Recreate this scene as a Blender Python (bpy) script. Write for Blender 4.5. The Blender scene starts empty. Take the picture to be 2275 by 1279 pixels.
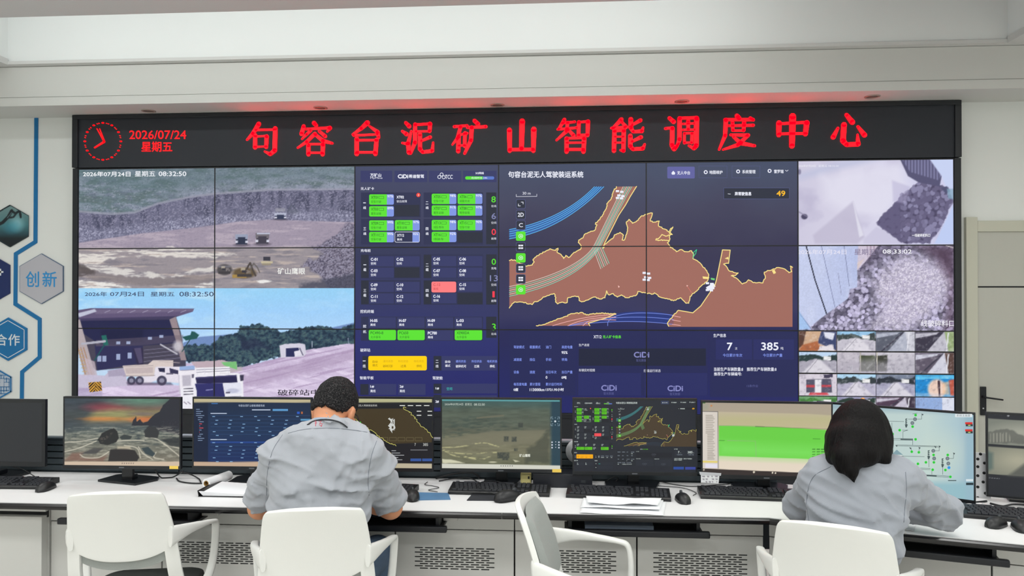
import bpy, bmesh, math, random
import numpy as np
from mathutils import Vector, Matrix

sc = bpy.context.scene
COL = sc.collection
random.seed(7)

# ------------------------------------------------------------------ camera
IMG_W, IMG_H, FPX = 2275, 1279, 1650.0
YAW, PITCH, EYE = 0.0679, 0.0075, 1.62
WALL_Y = 6.1224                      # front plane of the display wall
cam_data = bpy.data.cameras.new('camera')
cam_data.sensor_width = 36.0
cam_data.lens = FPX / IMG_W * 36.0
cam = bpy.data.objects.new('camera', cam_data)
cam.location = (0, 0, EYE)
cam.rotation_euler = (math.pi / 2 + PITCH, 0, YAW)
COL.objects.link(cam)
sc.camera = cam

# ------------------------------------------------------------------ view, world, room lamps
vs = sc.view_settings
vs.view_transform = 'Standard'
vs.look = 'None'
vs.exposure = 0.0
vs.gamma = 1.0
vs.use_curve_mapping = False

world = bpy.data.worlds.new('world')
sc.world = world
world.use_nodes = True
world.node_tree.nodes['Background'].inputs[0].default_value = (0.9, 0.95, 1.0, 1)
world.node_tree.nodes['Background'].inputs[1].default_value = 0.3

CEIL_Z = 3.48
def area_lamp(name, loc, sx, sy, power, rot=(0, 0, 0), col=(0.99, 1.0, 0.985)):
    l = bpy.data.lights.new(name, 'AREA')
    l.shape = 'RECTANGLE'
    l.size, l.size_y, l.energy, l.color = sx, sy, power, col
    o = bpy.data.objects.new(name, l)
    o.location, o.rotation_euler = loc, rot
    COL.objects.link(o)
    return o
# ceiling lamps of the room (the fixtures they sit in are built with the ceiling)
LAMPS = [(x, y) for y in (-1.2, 0.9, 3.0, 4.0) for x in (-3.6, -1.2, 1.2, 3.6)]  # row nearest the display is an unseen addition to brighten the walls
LAMP_POWER = {-1.2: 35.0, 0.9: 26.0, 3.0: 10.0, 4.0: 11.0}
for x, y in LAMPS:
    area_lamp('ceiling_lamp_light', (x, y, CEIL_Z - 0.03), 1.15, 0.55, LAMP_POWER[y] * (0.72 if x > 3 and y > 0 else 1.0)).data.spread = math.radians(172)
# light strip lying on the ledge of the cove
COVE_POWER = 15.0
area_lamp('cove_strip_light', (-1.6, 4.86, CEIL_Z + 0.10), 6.0, 0.05, COVE_POWER, rot=(math.radians(98), 0, 0), col=(0.97, 1.0, 0.985))

# ------------------------------------------------------------------ projection helpers
_c, _s = math.cos(YAW), math.sin(YAW)
_R = np.array([_c, _s, 0.0]); _F0 = np.array([-_s, _c, 0.0]); _U0 = np.array([0, 0, 1.0])
_F = _F0 * math.cos(PITCH) + _U0 * math.sin(PITCH)
_U = _U0 * math.cos(PITCH) - _F0 * math.sin(PITCH)
_E = np.array([0, 0, EYE])
def ray(x, y):
    return _F + _R * ((x - IMG_W / 2) / FPX) - _U * ((y - IMG_H / 2) / FPX)
def on_y(x, y, Y):
    r = ray(x, y); return Vector(_E + r * (Y / r[1]))
def on_z(x, y, Z):
    r = ray(x, y); return Vector(_E + r * ((Z - EYE) / r[2]))
def project(P):
    v = np.asarray(P, float) - _E
    d = v @ _F
    return IMG_W / 2 + FPX * (v @ _R) / d, IMG_H / 2 - FPX * (v @ _U) / d

def lin(c):
    c = np.asarray(c, float) / 255.0
    return np.where(c <= 0.04045, c / 12.92, ((c + 0.055) / 1.055) ** 2.4)

# ------------------------------------------------------------------ materials
MATS = {}
def mat(name, rgb, rough=0.5, metal=0.0, emit=0.0, noise=0.0, nscale=8.0, bump=0.0, bscale=60.0, spec=0.5, stretch=None, sheen=0.0):
    if name in MATS: return MATS[name]
    m = bpy.data.materials.new(name); m.use_nodes = True
    nt = m.node_tree; b = nt.nodes['Principled BSDF']
    L = lin(rgb)
    b.inputs['Base Color'].default_value = (*L, 1)
    b.inputs['Roughness'].default_value = rough
    b.inputs['Metallic'].default_value = metal
    b.inputs['Specular IOR Level'].default_value = spec
    if sheen: b.inputs['Sheen Weight'].default_value = sheen
    if emit:
        b.inputs['Emission Color'].default_value = (*L, 1)
        b.inputs['Emission Strength'].default_value = emit
    co = None
    if noise or bump:
        tc = nt.nodes.new('ShaderNodeTexCoord'); mp = nt.nodes.new('ShaderNodeMapping')
        nt.links.new(tc.outputs['Object'], mp.inputs['Vector'])
        if stretch: mp.inputs['Scale'].default_value = stretch
        co = mp.outputs['Vector']
    if noise:
        n = nt.nodes.new('ShaderNodeTexNoise'); n.inputs['Scale'].default_value = nscale; n.inputs['Detail'].default_value = 4
        nt.links.new(co, n.inputs['Vector'])
        r = nt.nodes.new('ShaderNodeMapRange')
        r.inputs['To Min'].default_value = 1 - noise; r.inputs['To Max'].default_value = 1 + noise
        nt.links.new(n.outputs['Fac'], r.inputs['Value'])
        mx = nt.nodes.new('ShaderNodeVectorMath'); mx.operation = 'SCALE'
        mx.inputs[0].default_value = L
        nt.links.new(r.outputs['Result'], mx.inputs['Scale'])
        nt.links.new(mx.outputs['Vector'], b.inputs['Base Color'])
    if bump:
        n2 = nt.nodes.new('ShaderNodeTexNoise'); n2.inputs['Scale'].default_value = bscale; n2.inputs['Detail'].default_value = 3
        nt.links.new(co, n2.inputs['Vector'])
        bp = nt.nodes.new('ShaderNodeBump'); bp.inputs['Strength'].default_value = bump; bp.inputs['Distance'].default_value = 0.01
        nt.links.new(n2.outputs['Fac'], bp.inputs['Height'])
        nt.links.new(bp.outputs['Normal'], b.inputs['Normal'])
    MATS[name] = m
    return m

def picture_mat(name, strength, gloss):
    m = bpy.data.materials.new(name); m.use_nodes = True
    nt = m.node_tree; b = nt.nodes['Principled BSDF']
    b.inputs['Base Color'].default_value = (0.006, 0.006, 0.007, 1)
    b.inputs['Roughness'].default_value = 0.42
    b.inputs['Specular IOR Level'].default_value = gloss
    a = nt.nodes.new('ShaderNodeAttribute'); a.attribute_name = 'Col'
    nt.links.new(a.outputs['Color'], b.inputs['Emission Color'])
    b.inputs['Emission Strength'].default_value = strength
    return m
M_PIC = picture_mat('lit_screen_picture', 1.0, 0.15)

M = dict(
    wall=mat('wall_paint', (234, 237, 234), 0.75, noise=0.015, nscale=2, bump=0.03, bscale=180),
    ceiling=mat('ceiling_paint', (214, 214, 212), 0.85, noise=0.01, nscale=3, bump=0.02, bscale=150),
    cove=mat('cove_paint', (236, 239, 238), 0.85, noise=0.01, nscale=2),
    floor=mat('floor_tile', (206, 204, 198), 0.3, noise=0.05, nscale=5),
    black=mat('black_plastic', (22, 23, 26), 0.42, noise=0.1, nscale=30, bump=0.05, bscale=300),
    blackgloss=mat('glossy_black_edge', (14, 14, 17), 0.22, noise=0.1, nscale=20),
    blackmetal=mat('black_metal', (26, 28, 33), 0.4, metal=0.3, noise=0.08, nscale=20),
    bezel=mat('monitor_bezel', (18, 21, 26), 0.35, noise=0.08, nscale=25),
    darkgrey=mat('dark_grey_plastic', (44, 48, 53), 0.5, noise=0.06, nscale=30, bump=0.05, bscale=250),
    slat=mat('slate_grey_aluminium', (66, 77, 84), 0.45, metal=0.25, noise=0.05, nscale=10, stretch=(1, 1, 12)),
    slatcap=mat('light_metal_cap', (160, 166, 176), 0.4, metal=0.3, noise=0.04, nscale=10),
    desk=mat('white_laminate', (230, 230, 231), 0.35, noise=0.01, nscale=6),
    cab=mat('grey_cabinet_laminate', (198, 198, 195), 0.5, noise=0.02, nscale=4, bump=0.02, bscale=200),
    cabdark=mat('dark_slot', (30, 31, 32), 0.8, noise=0.1, nscale=20),
    chair=mat('white_chair_plastic', (225, 226, 223), 0.42, noise=0.012, nscale=5, bump=0.03, bscale=250),
    pad=mat('grey_upholstery', (148, 153, 150), 0.95, noise=0.06, nscale=200, bump=0.25, bscale=500, sheen=0.2),
    darkpad=mat('dark_seat_cushion', (46, 50, 48), 0.95, noise=0.1, nscale=150, bump=0.25, bscale=500),
    door=mat('door_paint', (190, 190, 181), 0.5, noise=0.015, nscale=3, stretch=(8, 8, 1)),
    frame=mat('door_frame_paint', (200, 200, 184), 0.5, noise=0.015, nscale=4),
    paper=mat('white_paper', (238, 240, 243), 0.8, noise=0.02, nscale=20),
    yellow=mat('yellow_sticker', (240, 205, 90), 0.6, noise=0.03, nscale=40),
    beige=mat('beige_plastic', (190, 180, 120), 0.6, noise=0.05, nscale=30),
    silver=mat('brushed_silver', (206, 208, 212), 0.35, metal=0.15, noise=0.05, nscale=30),
    cable=mat('black_cable', (20, 22, 26), 0.45, noise=0.05, nscale=40),
    led=mat('red_led', (255, 0, 12), 0.6, emit=4.0),
    ledthin=mat('red_led_dim', (255, 0, 14), 0.6, emit=1.1),
    signboard=mat('led_board', (36, 40, 48), 0.65, noise=0.12, nscale=3, bump=0.1, bscale=600),
    wallframe=mat('display_frame', (24, 28, 34), 0.45, noise=0.05, nscale=10),
)

# ------------------------------------------------------------------ object helpers
def link(name, me, material=None, parent=None, smooth=False, kind=None, label=None):
    o = bpy.data.objects.new(name, me)
    COL.objects.link(o)
    if material is not None and len(me.materials) == 0: me.materials.append(material)
    if parent is not None: o.parent = parent
    if kind: o['kind'] = kind
    if label: o['label'] = label
    if smooth:
        me.polygons.foreach_set('use_smooth', [True] * len(me.polygons))
    me.update()
    return o
def tag(o, label, cat, group=None, kind=None):
    o['label'] = label; o['category'] = cat
    if group: o['group'] = group
    if kind: o['kind'] = kind
    return o
def empty(name, label, cat, loc=(0, 0, 0), rz=0.0, group=None):
    o = bpy.data.objects.new(name, None); COL.objects.link(o)
    o.empty_display_size = 0.05
    o.location = loc; o.rotation_euler = (0, 0, rz)
    return tag(o, label, cat, group)
def settle(e):
    """parts drawn in room coordinates are moved under their thing's own origin (unturned things)"""
    for c in [o for o in COL.objects if o.parent == e]: c.location = Vector(c.location) - Vector(e.location)
def mesh(name, verts, faces):
    me = bpy.data.meshes.new(name)
    me.from_pydata([tuple(v) for v in verts], [], [tuple(f) for f in faces])
    return me

class MB:
    """collects shapes into one mesh"""
    def __init__(s): s.v = []; s.f = []; s.sm = []
    def add(s, V, F, smooth=False):
        n = len(s.v); s.v += [tuple(v) for v in V]; s.f += [tuple(i + n for i in f) for f in F]; s.sm += [smooth] * len(F); return s
    def box(s, x0, x1, y0, y1, z0, z1, bev=0.0, xf=None):
        bm = bmesh.new()
        bmesh.ops.create_cube(bm, size=1.0)
        for v in bm.verts:
            v.co = Vector((x0 + (v.co.x + .5) * (x1 - x0), y0 + (v.co.y + .5) * (y1 - y0), z0 + (v.co.z + .5) * (z1 - z0)))
        if bev > 0:
            bmesh.ops.bevel(bm, geom=list(bm.edges), offset=bev, segments=2, profile=0.6, affect='EDGES')
        return s.bm(bm, xf)
    def bm(s, bm, xf=None, smooth=False):
        bm.verts.index_update()
        V = [(xf @ v.co) if xf else v.co.copy() for v in bm.verts]
        F = [[v.index for v in f.verts] for f in bm.faces]
        bm.free(); return s.add(V, F, smooth)
    def tube(s, pts, r, n=8, smooth=True, caps=True, flat=1.0, up=(0, 0, 1)):
        pts = [Vector(p) for p in pts]
        rs = r if isinstance(r, (list, tuple)) else [r] * len(pts)
        V = []; F = []
        prev = None
        for i, p in enumerate(pts):
            t = (pts[min(i + 1, len(pts) - 1)] - pts[max(i - 1, 0)])
            t = t.normalized() if t.length > 1e-9 else Vector((0, 0, 1))
            u = Vector(up) if prev is None else prev
            a = u - t * u.dot(t)
            if a.length < 1e-4: a = Vector((1, 0, 0)) - t * t.x
            if a.length < 1e-4: a = Vector((0, 1, 0)) - t * t.y
            a.normalize(); prev = a
            b = t.cross(a)
            for k in range(n):
                th = 2 * math.pi * k / n
                V.append(p + a * (math.cos(th) * rs[i] * flat) + b * (math.sin(th) * rs[i]))
        for i in range(len(pts) - 1):
            for k in range(n):
                F.append((i * n + k, i * n + (k + 1) % n, (i + 1) * n + (k + 1) % n, (i + 1) * n + k))
        if caps:
            F.append(tuple(range(n - 1, -1, -1))); F.append(tuple(range((len(pts) - 1) * n, len(pts) * n)))
        return s.add(V, F, smooth)
    def prism(s, poly, z0, z1, xf=None):
        """polygon (x, y) extruded along z"""
        n = len(poly)
        V = [Vector((p[0], p[1], z0)) for p in poly] + [Vector((p[0], p[1], z1)) for p in poly]
        F = [tuple(range(n - 1, -1, -1)), tuple(range(n, 2 * n))] + [(i, (i + 1) % n, n + (i + 1) % n, n + i) for i in range(n)]
        if xf: V = [xf @ v for v in V]
        return s.add(V, F)
    def lathe(s, prof, n=24, xf=None, smooth=True):
        V = []; F = []
        for r, z in prof:
            for k in range(n):
                a = 2 * math.pi * k / n; V.append(Vector((r * math.cos(a), r * math.sin(a), z)))
        for i in range(len(prof) - 1):
            for k in range(n):
                F.append((i * n + k, i * n + (k + 1) % n, (i + 1) * n + (k + 1) % n, (i + 1) * n + k))
        F.append(tuple(range(n - 1, -1, -1))); F.append(tuple(range((len(prof) - 1) * n, len(prof) * n)))
        if xf: V = [xf @ v for v in V]
        return s.add(V, F, smooth)
    def grid(s, rows, smooth=True, closed=False):
        m = len(rows[0]); V = [p for r in rows for p in r]; F = []
        for i in range(len(rows) - 1):
            for k in range(m if closed else m - 1):
                F.append((i * m + k, i * m + (k + 1) % m, (i + 1) * m + (k + 1) % m, (i + 1) * m + k))
        return s.add(V, F, smooth)
    def build(s, name, material, parent=None, **kw):
        me = mesh(name, s.v, s.f)
        me.polygons.foreach_set('use_smooth', s.sm)
        return link(name, me, material, parent, **kw)

def smooth_path(pts, k=6):
    """Catmull-Rom through points"""
    P = [Vector(p) for p in pts]; P = [P[0] * 2 - P[1]] + P + [P[-1] * 2 - P[-2]]
    out = []
    for i in range(1, len(P) - 2):
        for j in range(k):
            t = j / k
            a, b, c, d = P[i - 1], P[i], P[i + 1], P[i + 2]
            out.append(0.5 * ((2 * b) + (c - a) * t + (2 * a - 5 * b + 4 * c - d) * t * t + (3 * b - a - 3 * c + d) * t ** 3))
    out.append(P[-2]); return out

# ------------------------------------------------------------------ noise for pictures and cloth
def _hash(ix, iy, seed):
    h = (ix.astype(np.int64) * 374761393 + iy.astype(np.int64) * 668265263 + seed * 2147483647) & 0xFFFFFFFF
    h = ((h ^ (h >> 13)) * 1274126177) & 0xFFFFFFFF
    return ((h ^ (h >> 16)) & 0xFFFF) / 65535.0
def vnoise(x, y, seed=0):
    ix, iy = np.floor(x), np.floor(y); fx, fy = x - ix, y - iy
    fx = fx * fx * (3 - 2 * fx); fy = fy * fy * (3 - 2 * fy)
    a, b = _hash(ix, iy, seed), _hash(ix + 1, iy, seed); c, d = _hash(ix, iy + 1, seed), _hash(ix + 1, iy + 1, seed)
    return (a * (1 - fx) + b * fx) * (1 - fy) + (c * (1 - fx) + d * fx) * fy
def fbm(x, y, seed=0, octv=4):
    s = 0; a = 0.5; t = 0
    for o in range(octv):
        s = s + a * vnoise(x * 2 ** o, y * 2 ** o, seed + o * 17); t += a; a *= 0.5
    return s / t
def voro(x, y, seed=0):
    """distance to the nearest jittered cell point and a random tone of that cell"""
    ix, iy = np.floor(x), np.floor(y); best = np.full(x.shape, 9.0); tone = np.zeros(x.shape)
    for dx in (-1, 0, 1):
        for dy in (-1, 0, 1):
            cx, cy = ix + dx, iy + dy
            px = cx + _hash(cx, cy, seed); py = cy + _hash(cx, cy, seed + 5)
            d = (px - x) ** 2 + (py - y) ** 2
            n = d < best; best = np.where(n, d, best); tone = np.where(n, _hash(cx, cy, seed + 9), tone)
    return np.sqrt(best), tone

# ------------------------------------------------------------------ flat surfaces (screens, signs) and pictures on them
class Plane:
    """a flat rectangle in the room; u runs right, v runs up, n points to the viewer's side"""
    def __init__(s, origin, u, v):
        s.o = np.array(origin, float); s.u = np.array(u, float); s.v = np.array(v, float)
        s.u /= np.linalg.norm(s.u); s.v /= np.linalg.norm(s.v); s.n = np.cross(s.u, s.v)
    def hit(s, x, y):
        r = ray(x, y); t = ((s.o - _E) @ s.n) / (r @ s.n)
        d = _E + r * t - s.o
        return float(d @ s.u), float(d @ s.v)
    def at(s, u, v, lift=0.0):
        return s.o + s.u * u + s.v * v + s.n * lift

class Picture:
    """a raster of colours spread over a rectangle of a plane, as a fine mesh with a colour attribute"""
    def __init__(s, plane, u0, u1, v0, v1, step):
        s.pl = plane; s.r = (u0, u1, v0, v1)
        s.nu = max(2, int(round((u1 - u0) / step)) + 1); s.nv = max(2, int(round((v1 - v0) / step)) + 1)
        U, V = np.meshgrid(np.linspace(u0, u1, s.nu), np.linspace(v0, v1, s.nv))
        s.P = plane.o + U[..., None] * plane.u + V[..., None] * plane.v
        s.x, s.y = project(s.P)          # where each dot of the picture lies in the photograph's frame
        s.c = np.zeros(s.x.shape + (3,))
        s.px = abs(s.x[0, 1] - s.x[0, 0])
    def mix(s, col, m):
        col = np.asarray(col, float); m = np.clip(np.asarray(m, float), 0, 1)[..., None]
        s.c = s.c * (1 - m) + col * m
    def mul(s, f): s.c = s.c * (f[..., None] if np.ndim(f) == 2 else f)
    def fill(s, col): s.c[...] = np.asarray(col, float)
    def grad(s, stops, t):
        xs = [a for a, _ in stops]; cs = np.array([b for _, b in stops], float)
        for k in range(3): s.c[..., k] = np.interp(t, xs, cs[:, k])
    def inside(s, poly, soft=1.2, jag=0.0, jscale=9.0, seed=3):
        x, y = s.x, s.y
        if jag:
            x = x + (fbm(s.x / jscale, s.y / jscale, seed) - .5) * 2 * jag; y = y + (fbm(s.x / jscale, s.y / jscale, seed + 50) - .5) * 2 * jag
        p = np.array(poly, float); n = len(p)
        ins = np.zeros(x.shape, bool); dist = np.full(x.shape, 1e9)
        for i in range(n):
            a, b = p[i], p[(i + 1) % n]
            cond = (a[1] > y) != (b[1] > y)
            with np.errstate(divide='ignore', invalid='ignore'):
                xi = a[0] + (y - a[1]) * (b[0] - a[0]) / (b[1] - a[1] if b[1] != a[1] else 1e-9)
            ins ^= cond & (x < xi)
            dist = np.minimum(dist, seg_dist(x, y, a, b))
        sd = np.where(ins, dist, -dist)
        return np.clip(sd / soft + 0.5, 0, 1)
    def line(s, pts, w, soft=1.0):
        d = np.full(s.x.shape, 1e9)
        for a, b in zip(pts[:-1], pts[1:]): d = np.minimum(d, seg_dist(s.x, s.y, a, b))
        return np.clip((w / 2 - d) / soft + 0.5, 0, 1)
    def rect(s, x0, y0, x1, y1, soft=1.0):
        return np.clip(np.minimum(np.minimum(s.x - x0, x1 - s.x), np.minimum(s.y - y0, y1 - s.y)) / soft + .5, 0, 1)
    def ell(s, cx, cy, rx, ry, soft=0.15):
        d = np.sqrt(((s.x - cx) / rx) ** 2 + ((s.y - cy) / ry) ** 2)
        return np.clip((1 - d) / soft + .5, 0, 1)
    def band(s, ys, soft=1.5):
        """1 below the line through (x, y) points"""
        xs = [a for a, _ in ys]; v = [b for _, b in ys]
        return np.clip((s.y - np.interp(s.x, xs, v)) / soft + .5, 0, 1)
    def build(s, name, parent, lift=0.0, label=None):
        nu, nv = s.nu, s.nv
        P = (s.P + s.pl.n * lift).reshape(-1, 3)
        me = bpy.data.meshes.new(name)
        i = np.arange(nu * nv).reshape(nv, nu)
        q = np.stack([i[:-1, :-1], i[:-1, 1:], i[1:, 1:], i[1:, :-1]], -1).reshape(-1, 4)
        me.vertices.add(nu * nv); me.vertices.foreach_set('co', P.astype(np.float32).ravel())
        me.loops.add(q.size); me.loops.foreach_set('vertex_index', q.ravel().astype(np.int32))
        me.polygons.add(len(q)); me.polygons.foreach_set('loop_start', np.arange(0, q.size, 4, dtype=np.int32))
        me.update(calc_edges=True)
        a = me.color_attributes.new('Col', 'FLOAT_COLOR', 'POINT')
        rgba = np.ones((nu * nv, 4), np.float32); rgba[:, :3] = lin(np.clip(s.c, 0, 255)).reshape(-1, 3)
        a.data.foreach_set('color', rgba.ravel())
        return link(name, me, M_PIC, parent, label=label)
def seg_dist(x, y, a, b):
    dx, dy = b[0] - a[0], b[1] - a[1]; L = dx * dx + dy * dy + 1e-12
    t = np.clip(((x - a[0]) * dx + (y - a[1]) * dy) / L, 0, 1)
    return np.hypot(x - a[0] - t * dx, y - a[1] - t * dy)

# ------------------------------------------------------------------ lettering
_glyphs = {}
def text_geo(body):
    if body in _glyphs: return _glyphs[body]
    c = bpy.data.curves.new('lettering', 'FONT'); c.body = body; c.size = 1.0; c.resolution_u = 3
    o = bpy.data.objects.new('lettering', c); COL.objects.link(o)
    dg = bpy.context.evaluated_depsgraph_get(); ev = o.evaluated_get(dg); me = ev.to_mesh()
    V = np.array([v.co[:2] for v in me.vertices], float).reshape(-1, 2); F = [tuple(p.vertices) for p in me.polygons]
    ev.to_mesh_clear(); bpy.data.objects.remove(o); bpy.data.curves.remove(c)
    if len(V):
        lo, hi = V.min(0), V.max(0); V = (V - lo) / np.maximum(hi - lo, 1e-6); asp = float((hi[0] - lo[0]) / max(hi[1] - lo[1], 1e-6))
    else: asp = 1.0
    _glyphs[body] = (V, F, asp); return _glyphs[body]

class Graphics:
    """flat coloured shapes and lettering lying on a plane, placed by their place in the photograph's frame"""
    def __init__(s, plane): s.pl = plane; s.v = []; s.f = []; s.c = []
    def poly(s, pts, col, z=0.0):
        n = len(s.v)
        for x, y in pts:
            u, v = s.pl.hit(x, y); s.v.append(s.pl.at(u, v, z))
        s.f.append(tuple(range(n, n + len(pts)))); s.c.append(col)
    def rect(s, x0, y0, x1, y1, col, z=0.0): s.poly([(x0, y0), (x0, y1), (x1, y1), (x1, y0)], col, z)
    def rrect(s, x0, y0, x1, y1, r, col, z=0.0):
        P = []
        for cx, cy, a0 in ((x0 + r, y0 + r, 270), (x0 + r, y1 - r, 180), (x1 - r, y1 - r, 90), (x1 - r, y0 + r, 0)):
            for k in range(4):
                a = math.radians(a0 - k * 30); P.append((cx + r * math.cos(a), cy + r * math.sin(a)))
        s.poly(P, col, z)
    def frame(s, x0, y0, x1, y1, w, col, z=0.0):
        s.rect(x0, y0, x1, y0 + w, col, z); s.rect(x0, y1 - w, x1, y1, col, z)
        s.rect(x0, y0 + w, x0 + w, y1 - w, col, z); s.rect(x1 - w, y0 + w, x1, y1 - w, col, z)
    def line(s, pts, w, col, z=0.0, closed=False):
        pts = [np.array(p, float) for p in pts]
        if closed: pts = pts + [pts[0]]
        for a, b in zip(pts[:-1], pts[1:]):
            d = b - a; L = np.hypot(*d)
            if L < 1e-6: continue
            e = d / L * w * 0.35; nrm = np.array([-d[1], d[0]]) / L * w / 2
            s.poly([a - e + nrm, b + e + nrm, b + e - nrm, a - e - nrm], col, z)
    def disc(s, cx, cy, r, col, z=0.0, n=20, ry=None):
        ry = ry or r
        s.poly([(cx + r * math.cos(2 * math.pi * k / n), cy - ry * math.sin(2 * math.pi * k / n)) for k in range(n)], col, z)
    def text(s, body, x0, y0, x1, y1, col, z=0.0, bold=0.0, fit=True, slope=0.0):
        """lettering stretched into the box x0..x1, y0..y1 (x1=None keeps the letters' own width)"""
        V, F, asp = text_geo(body)
        if not len(V): return
        if x1 is None: x1 = x0 + (y1 - y0) * asp
        shifts = [(0, 0)] if not bold else [(-bold, 0), (bold, 0), (0, -bold), (0, bold)]
        for i_, (dx, dy) in enumerate(shifts):
            n = len(s.v); zz = z + i_ * .0001
            for a, b in V:
                u, v = s.pl.hit(x0 + a * (x1 - x0) + dx, y1 - b * (y1 - y0) + dy + slope * a * (x1 - x0)); s.v.append(s.pl.at(u, v, zz))
            s.f += [tuple(i + n for i in f) for f in F]; s.c += [col] * len(F)
    def build(s, name, parent, material=None, label=None):
        me = mesh(name, s.v, s.f)
        # every face looks to the viewer's side
        a = me.color_attributes.new('Col', 'FLOAT_COLOR', 'CORNER')
        sizes = np.array([len(f) for f in s.f]); cols = lin(np.clip(np.array(s.c, float), 0, 255))
        rgba = np.ones((int(sizes.sum()), 4), np.float32); rgba[:, :3] = np.repeat(cols, sizes, 0)
        a.data.foreach_set('color', rgba.ravel())
        return link(name, me, material or M_PIC, parent, label=label)

# ================================================================== THE ROOM
BACK_Y = WALL_Y + 0.075
XL, XR, YN = -5.6, 5.2, -3.2
SOF_Z = on_y(163, 257, WALL_Y).z + 0.004
SOF_Y = 5.80
LIP_Y = 5.74
NEAR_Y = 4.75
REC_XL = on_y(18, 142, LIP_Y).x; REC_XR = on_y(2238, 92, LIP_Y).x
REC_TOP = 4.0
def struct(name, mb, m, parent=None):
    return mb.build(name, m, parent, kind='structure')
struct('floor', MB().box(XL, XR, YN, BACK_Y + .2, -0.1, 0), M['floor'])
struct('wall_back', MB().box(XL, XR, BACK_Y, BACK_Y + .2, 0, REC_TOP), M['wall'])
struct('wall_left', MB().box(XL - .2, XL, YN, BACK_Y + .2, 0, REC_TOP), M['wall'])
struct('wall_right', MB().box(XR, XR + .2, YN, BACK_Y + .2, 0, REC_TOP), M['wall'])
struct('wall_front', MB().box(XL, XR, YN - .2, YN, 0, REC_TOP), M['wall'])
cl = MB()
cl.box(XL, XR, YN, NEAR_Y, CEIL_Z, CEIL_Z + .05)
cl.box(XL, REC_XL, NEAR_Y, LIP_Y, CEIL_Z, CEIL_Z + .05)
cl.box(REC_XR, XR, NEAR_Y, LIP_Y, CEIL_Z, CEIL_Z + .05)
struct('ceiling', cl, M['ceiling'])
# cove recess above the opening: top, far side, near side, two ends
rc = MB()
rc.box(XL, XR, 4.4, SOF_Y + .1, REC_TOP, REC_TOP + .05)
rc.box(XL, XR, LIP_Y + .012, LIP_Y + .05, CEIL_Z + .028, REC_TOP)
rc.box(XL, XR, 4.40, 4.45, CEIL_Z + .05, REC_TOP)
rc.box(REC_XL - .05, REC_XL - .012, 4.45, LIP_Y + .012, CEIL_Z + .05, REC_TOP)
rc.box(REC_XR + .012, REC_XR + .05, 4.45, LIP_Y + .012, CEIL_Z + .05, REC_TOP)
struct('trim_1', rc, M['cove'])
# lip along the far edge of the cove, then the soffit box over the display wall
struct('trim_2', MB().box(XL, XR, LIP_Y - .006, SOF_Y + .02, CEIL_Z + .003, CEIL_Z + .028), M['ceiling'])
sf = MB()
sf.box(XL, XR, SOF_Y, BACK_Y, SOF_Z + .075, CEIL_Z)
sf.box(XL, XR, SOF_Y - .008, BACK_Y, SOF_Z, SOF_Z + .068)
sf.box(XL, XR, SOF_Y + .006, BACK_Y, SOF_Z + .066, SOF_Z + .078)
struct('trim_3', sf, mat('soffit_paint', (214, 215, 211), 0.8, noise=0.012, nscale=2))
struct('baseboard_back', MB().box(XL, 3.25, BACK_Y - .012, BACK_Y, 0, .1), M['frame'])

# ceiling lamps behind and above the viewer, with the added row that brightens the walls
for k, (x, y) in enumerate(LAMPS):
    side = 'left' if x < 0 else 'right'
    e = empty('ceiling_lamp', 'unseen flush white rectangular ceiling lamp above the room', 'ceiling light', (x, y, CEIL_Z), group='flush ceiling lamps')
    f = MB()
    for a in ((-.62, -.58, -.32, .32), (.58, .62, -.32, .32), (-.58, .58, -.32, -.28), (-.58, .58, .28, .32)):
        f.box(a[0], a[1], a[2], a[3], -.028, 0)
    f.build('lamp_frame', M['ceiling'], e)
    MB().box(-.58, .58, -.28, .28, -.012, 0).build('diffuser', mat('lamp_diffuser', (255, 252, 245), 0.6, emit=1.2), e)

# recessed downlights in the soffit
words = ['leftmost, above the date', 'second from the left, above the gap after the date', 'middle one of the five, above the centre of the sign',
         'second from the right, above the right part of the sign', 'rightmost, above the end of the sign']
for (px, py), w in zip([(330, 246), (712, 239), (1105, 233), (1515, 225), (1938, 214)], words):
    p = on_z(px, py, SOF_Z)
    e = empty('downlight', 'round recessed soffit downlight, ' + w, 'ceiling light', (p.x, p.y, SOF_Z), group='soffit downlights')
    MB().lathe([(.040, 0.0), (.058, 0.0), (.058, -.004), (.050, -.007), (.040, -.004), (.040, 0.0)], 28).build('trim_ring', mat('downlight_ring', (176, 170, 160), 0.4, metal=.3, noise=.03), e)
    MB().lathe([(.0005, -.0012), (.040, -.0012), (.040, -.003), (.0005, -.003)], 28).build('lens', mat('downlight_lens', (120, 112, 104), 0.35, noise=.05), e)

# ---------------------------------------------------------------- door in the back wall
dx0 = on_y(2147, 700, BACK_Y - .03).x; dx1 = on_y(2172.5, 700, BACK_Y - .03).x
dz1 = on_y(2200, 515, BACK_Y).z; dz2 = on_y(2200, 490, BACK_Y - .03).z
LEAF = 0.92
door = MB().box(dx1, dx1 + LEAF, BACK_Y - .018, BACK_Y + .02, .01, dz1, .002).build('door_1', M['door'], kind='structure')
fr = MB()
fr.box(dx0, dx1, BACK_Y - .034, BACK_Y + .02, 0, dz2 + .03, .004)
fr.box(dx1 + LEAF, dx1 + LEAF + .095, BACK_Y - .034, BACK_Y + .02, 0, dz2 + .03, .004)
fr.box(dx1, dx1 + LEAF, BACK_Y - .034, BACK_Y + .02, dz1, dz2, .004)
fr.build('door_frame', M['frame'], door, label='cream door frame')
gz = on_y(2200, 637, BACK_Y - .018).z
MB().box(dx1 + .002, dx1 + LEAF - .002, BACK_Y - .0195, BACK_Y, gz - .006, gz + .006).build('door_groove', M['cabdark'], door, label='dark horizontal groove across the door')
hp = on_y(2185, 890, BACK_Y - .03)
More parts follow.
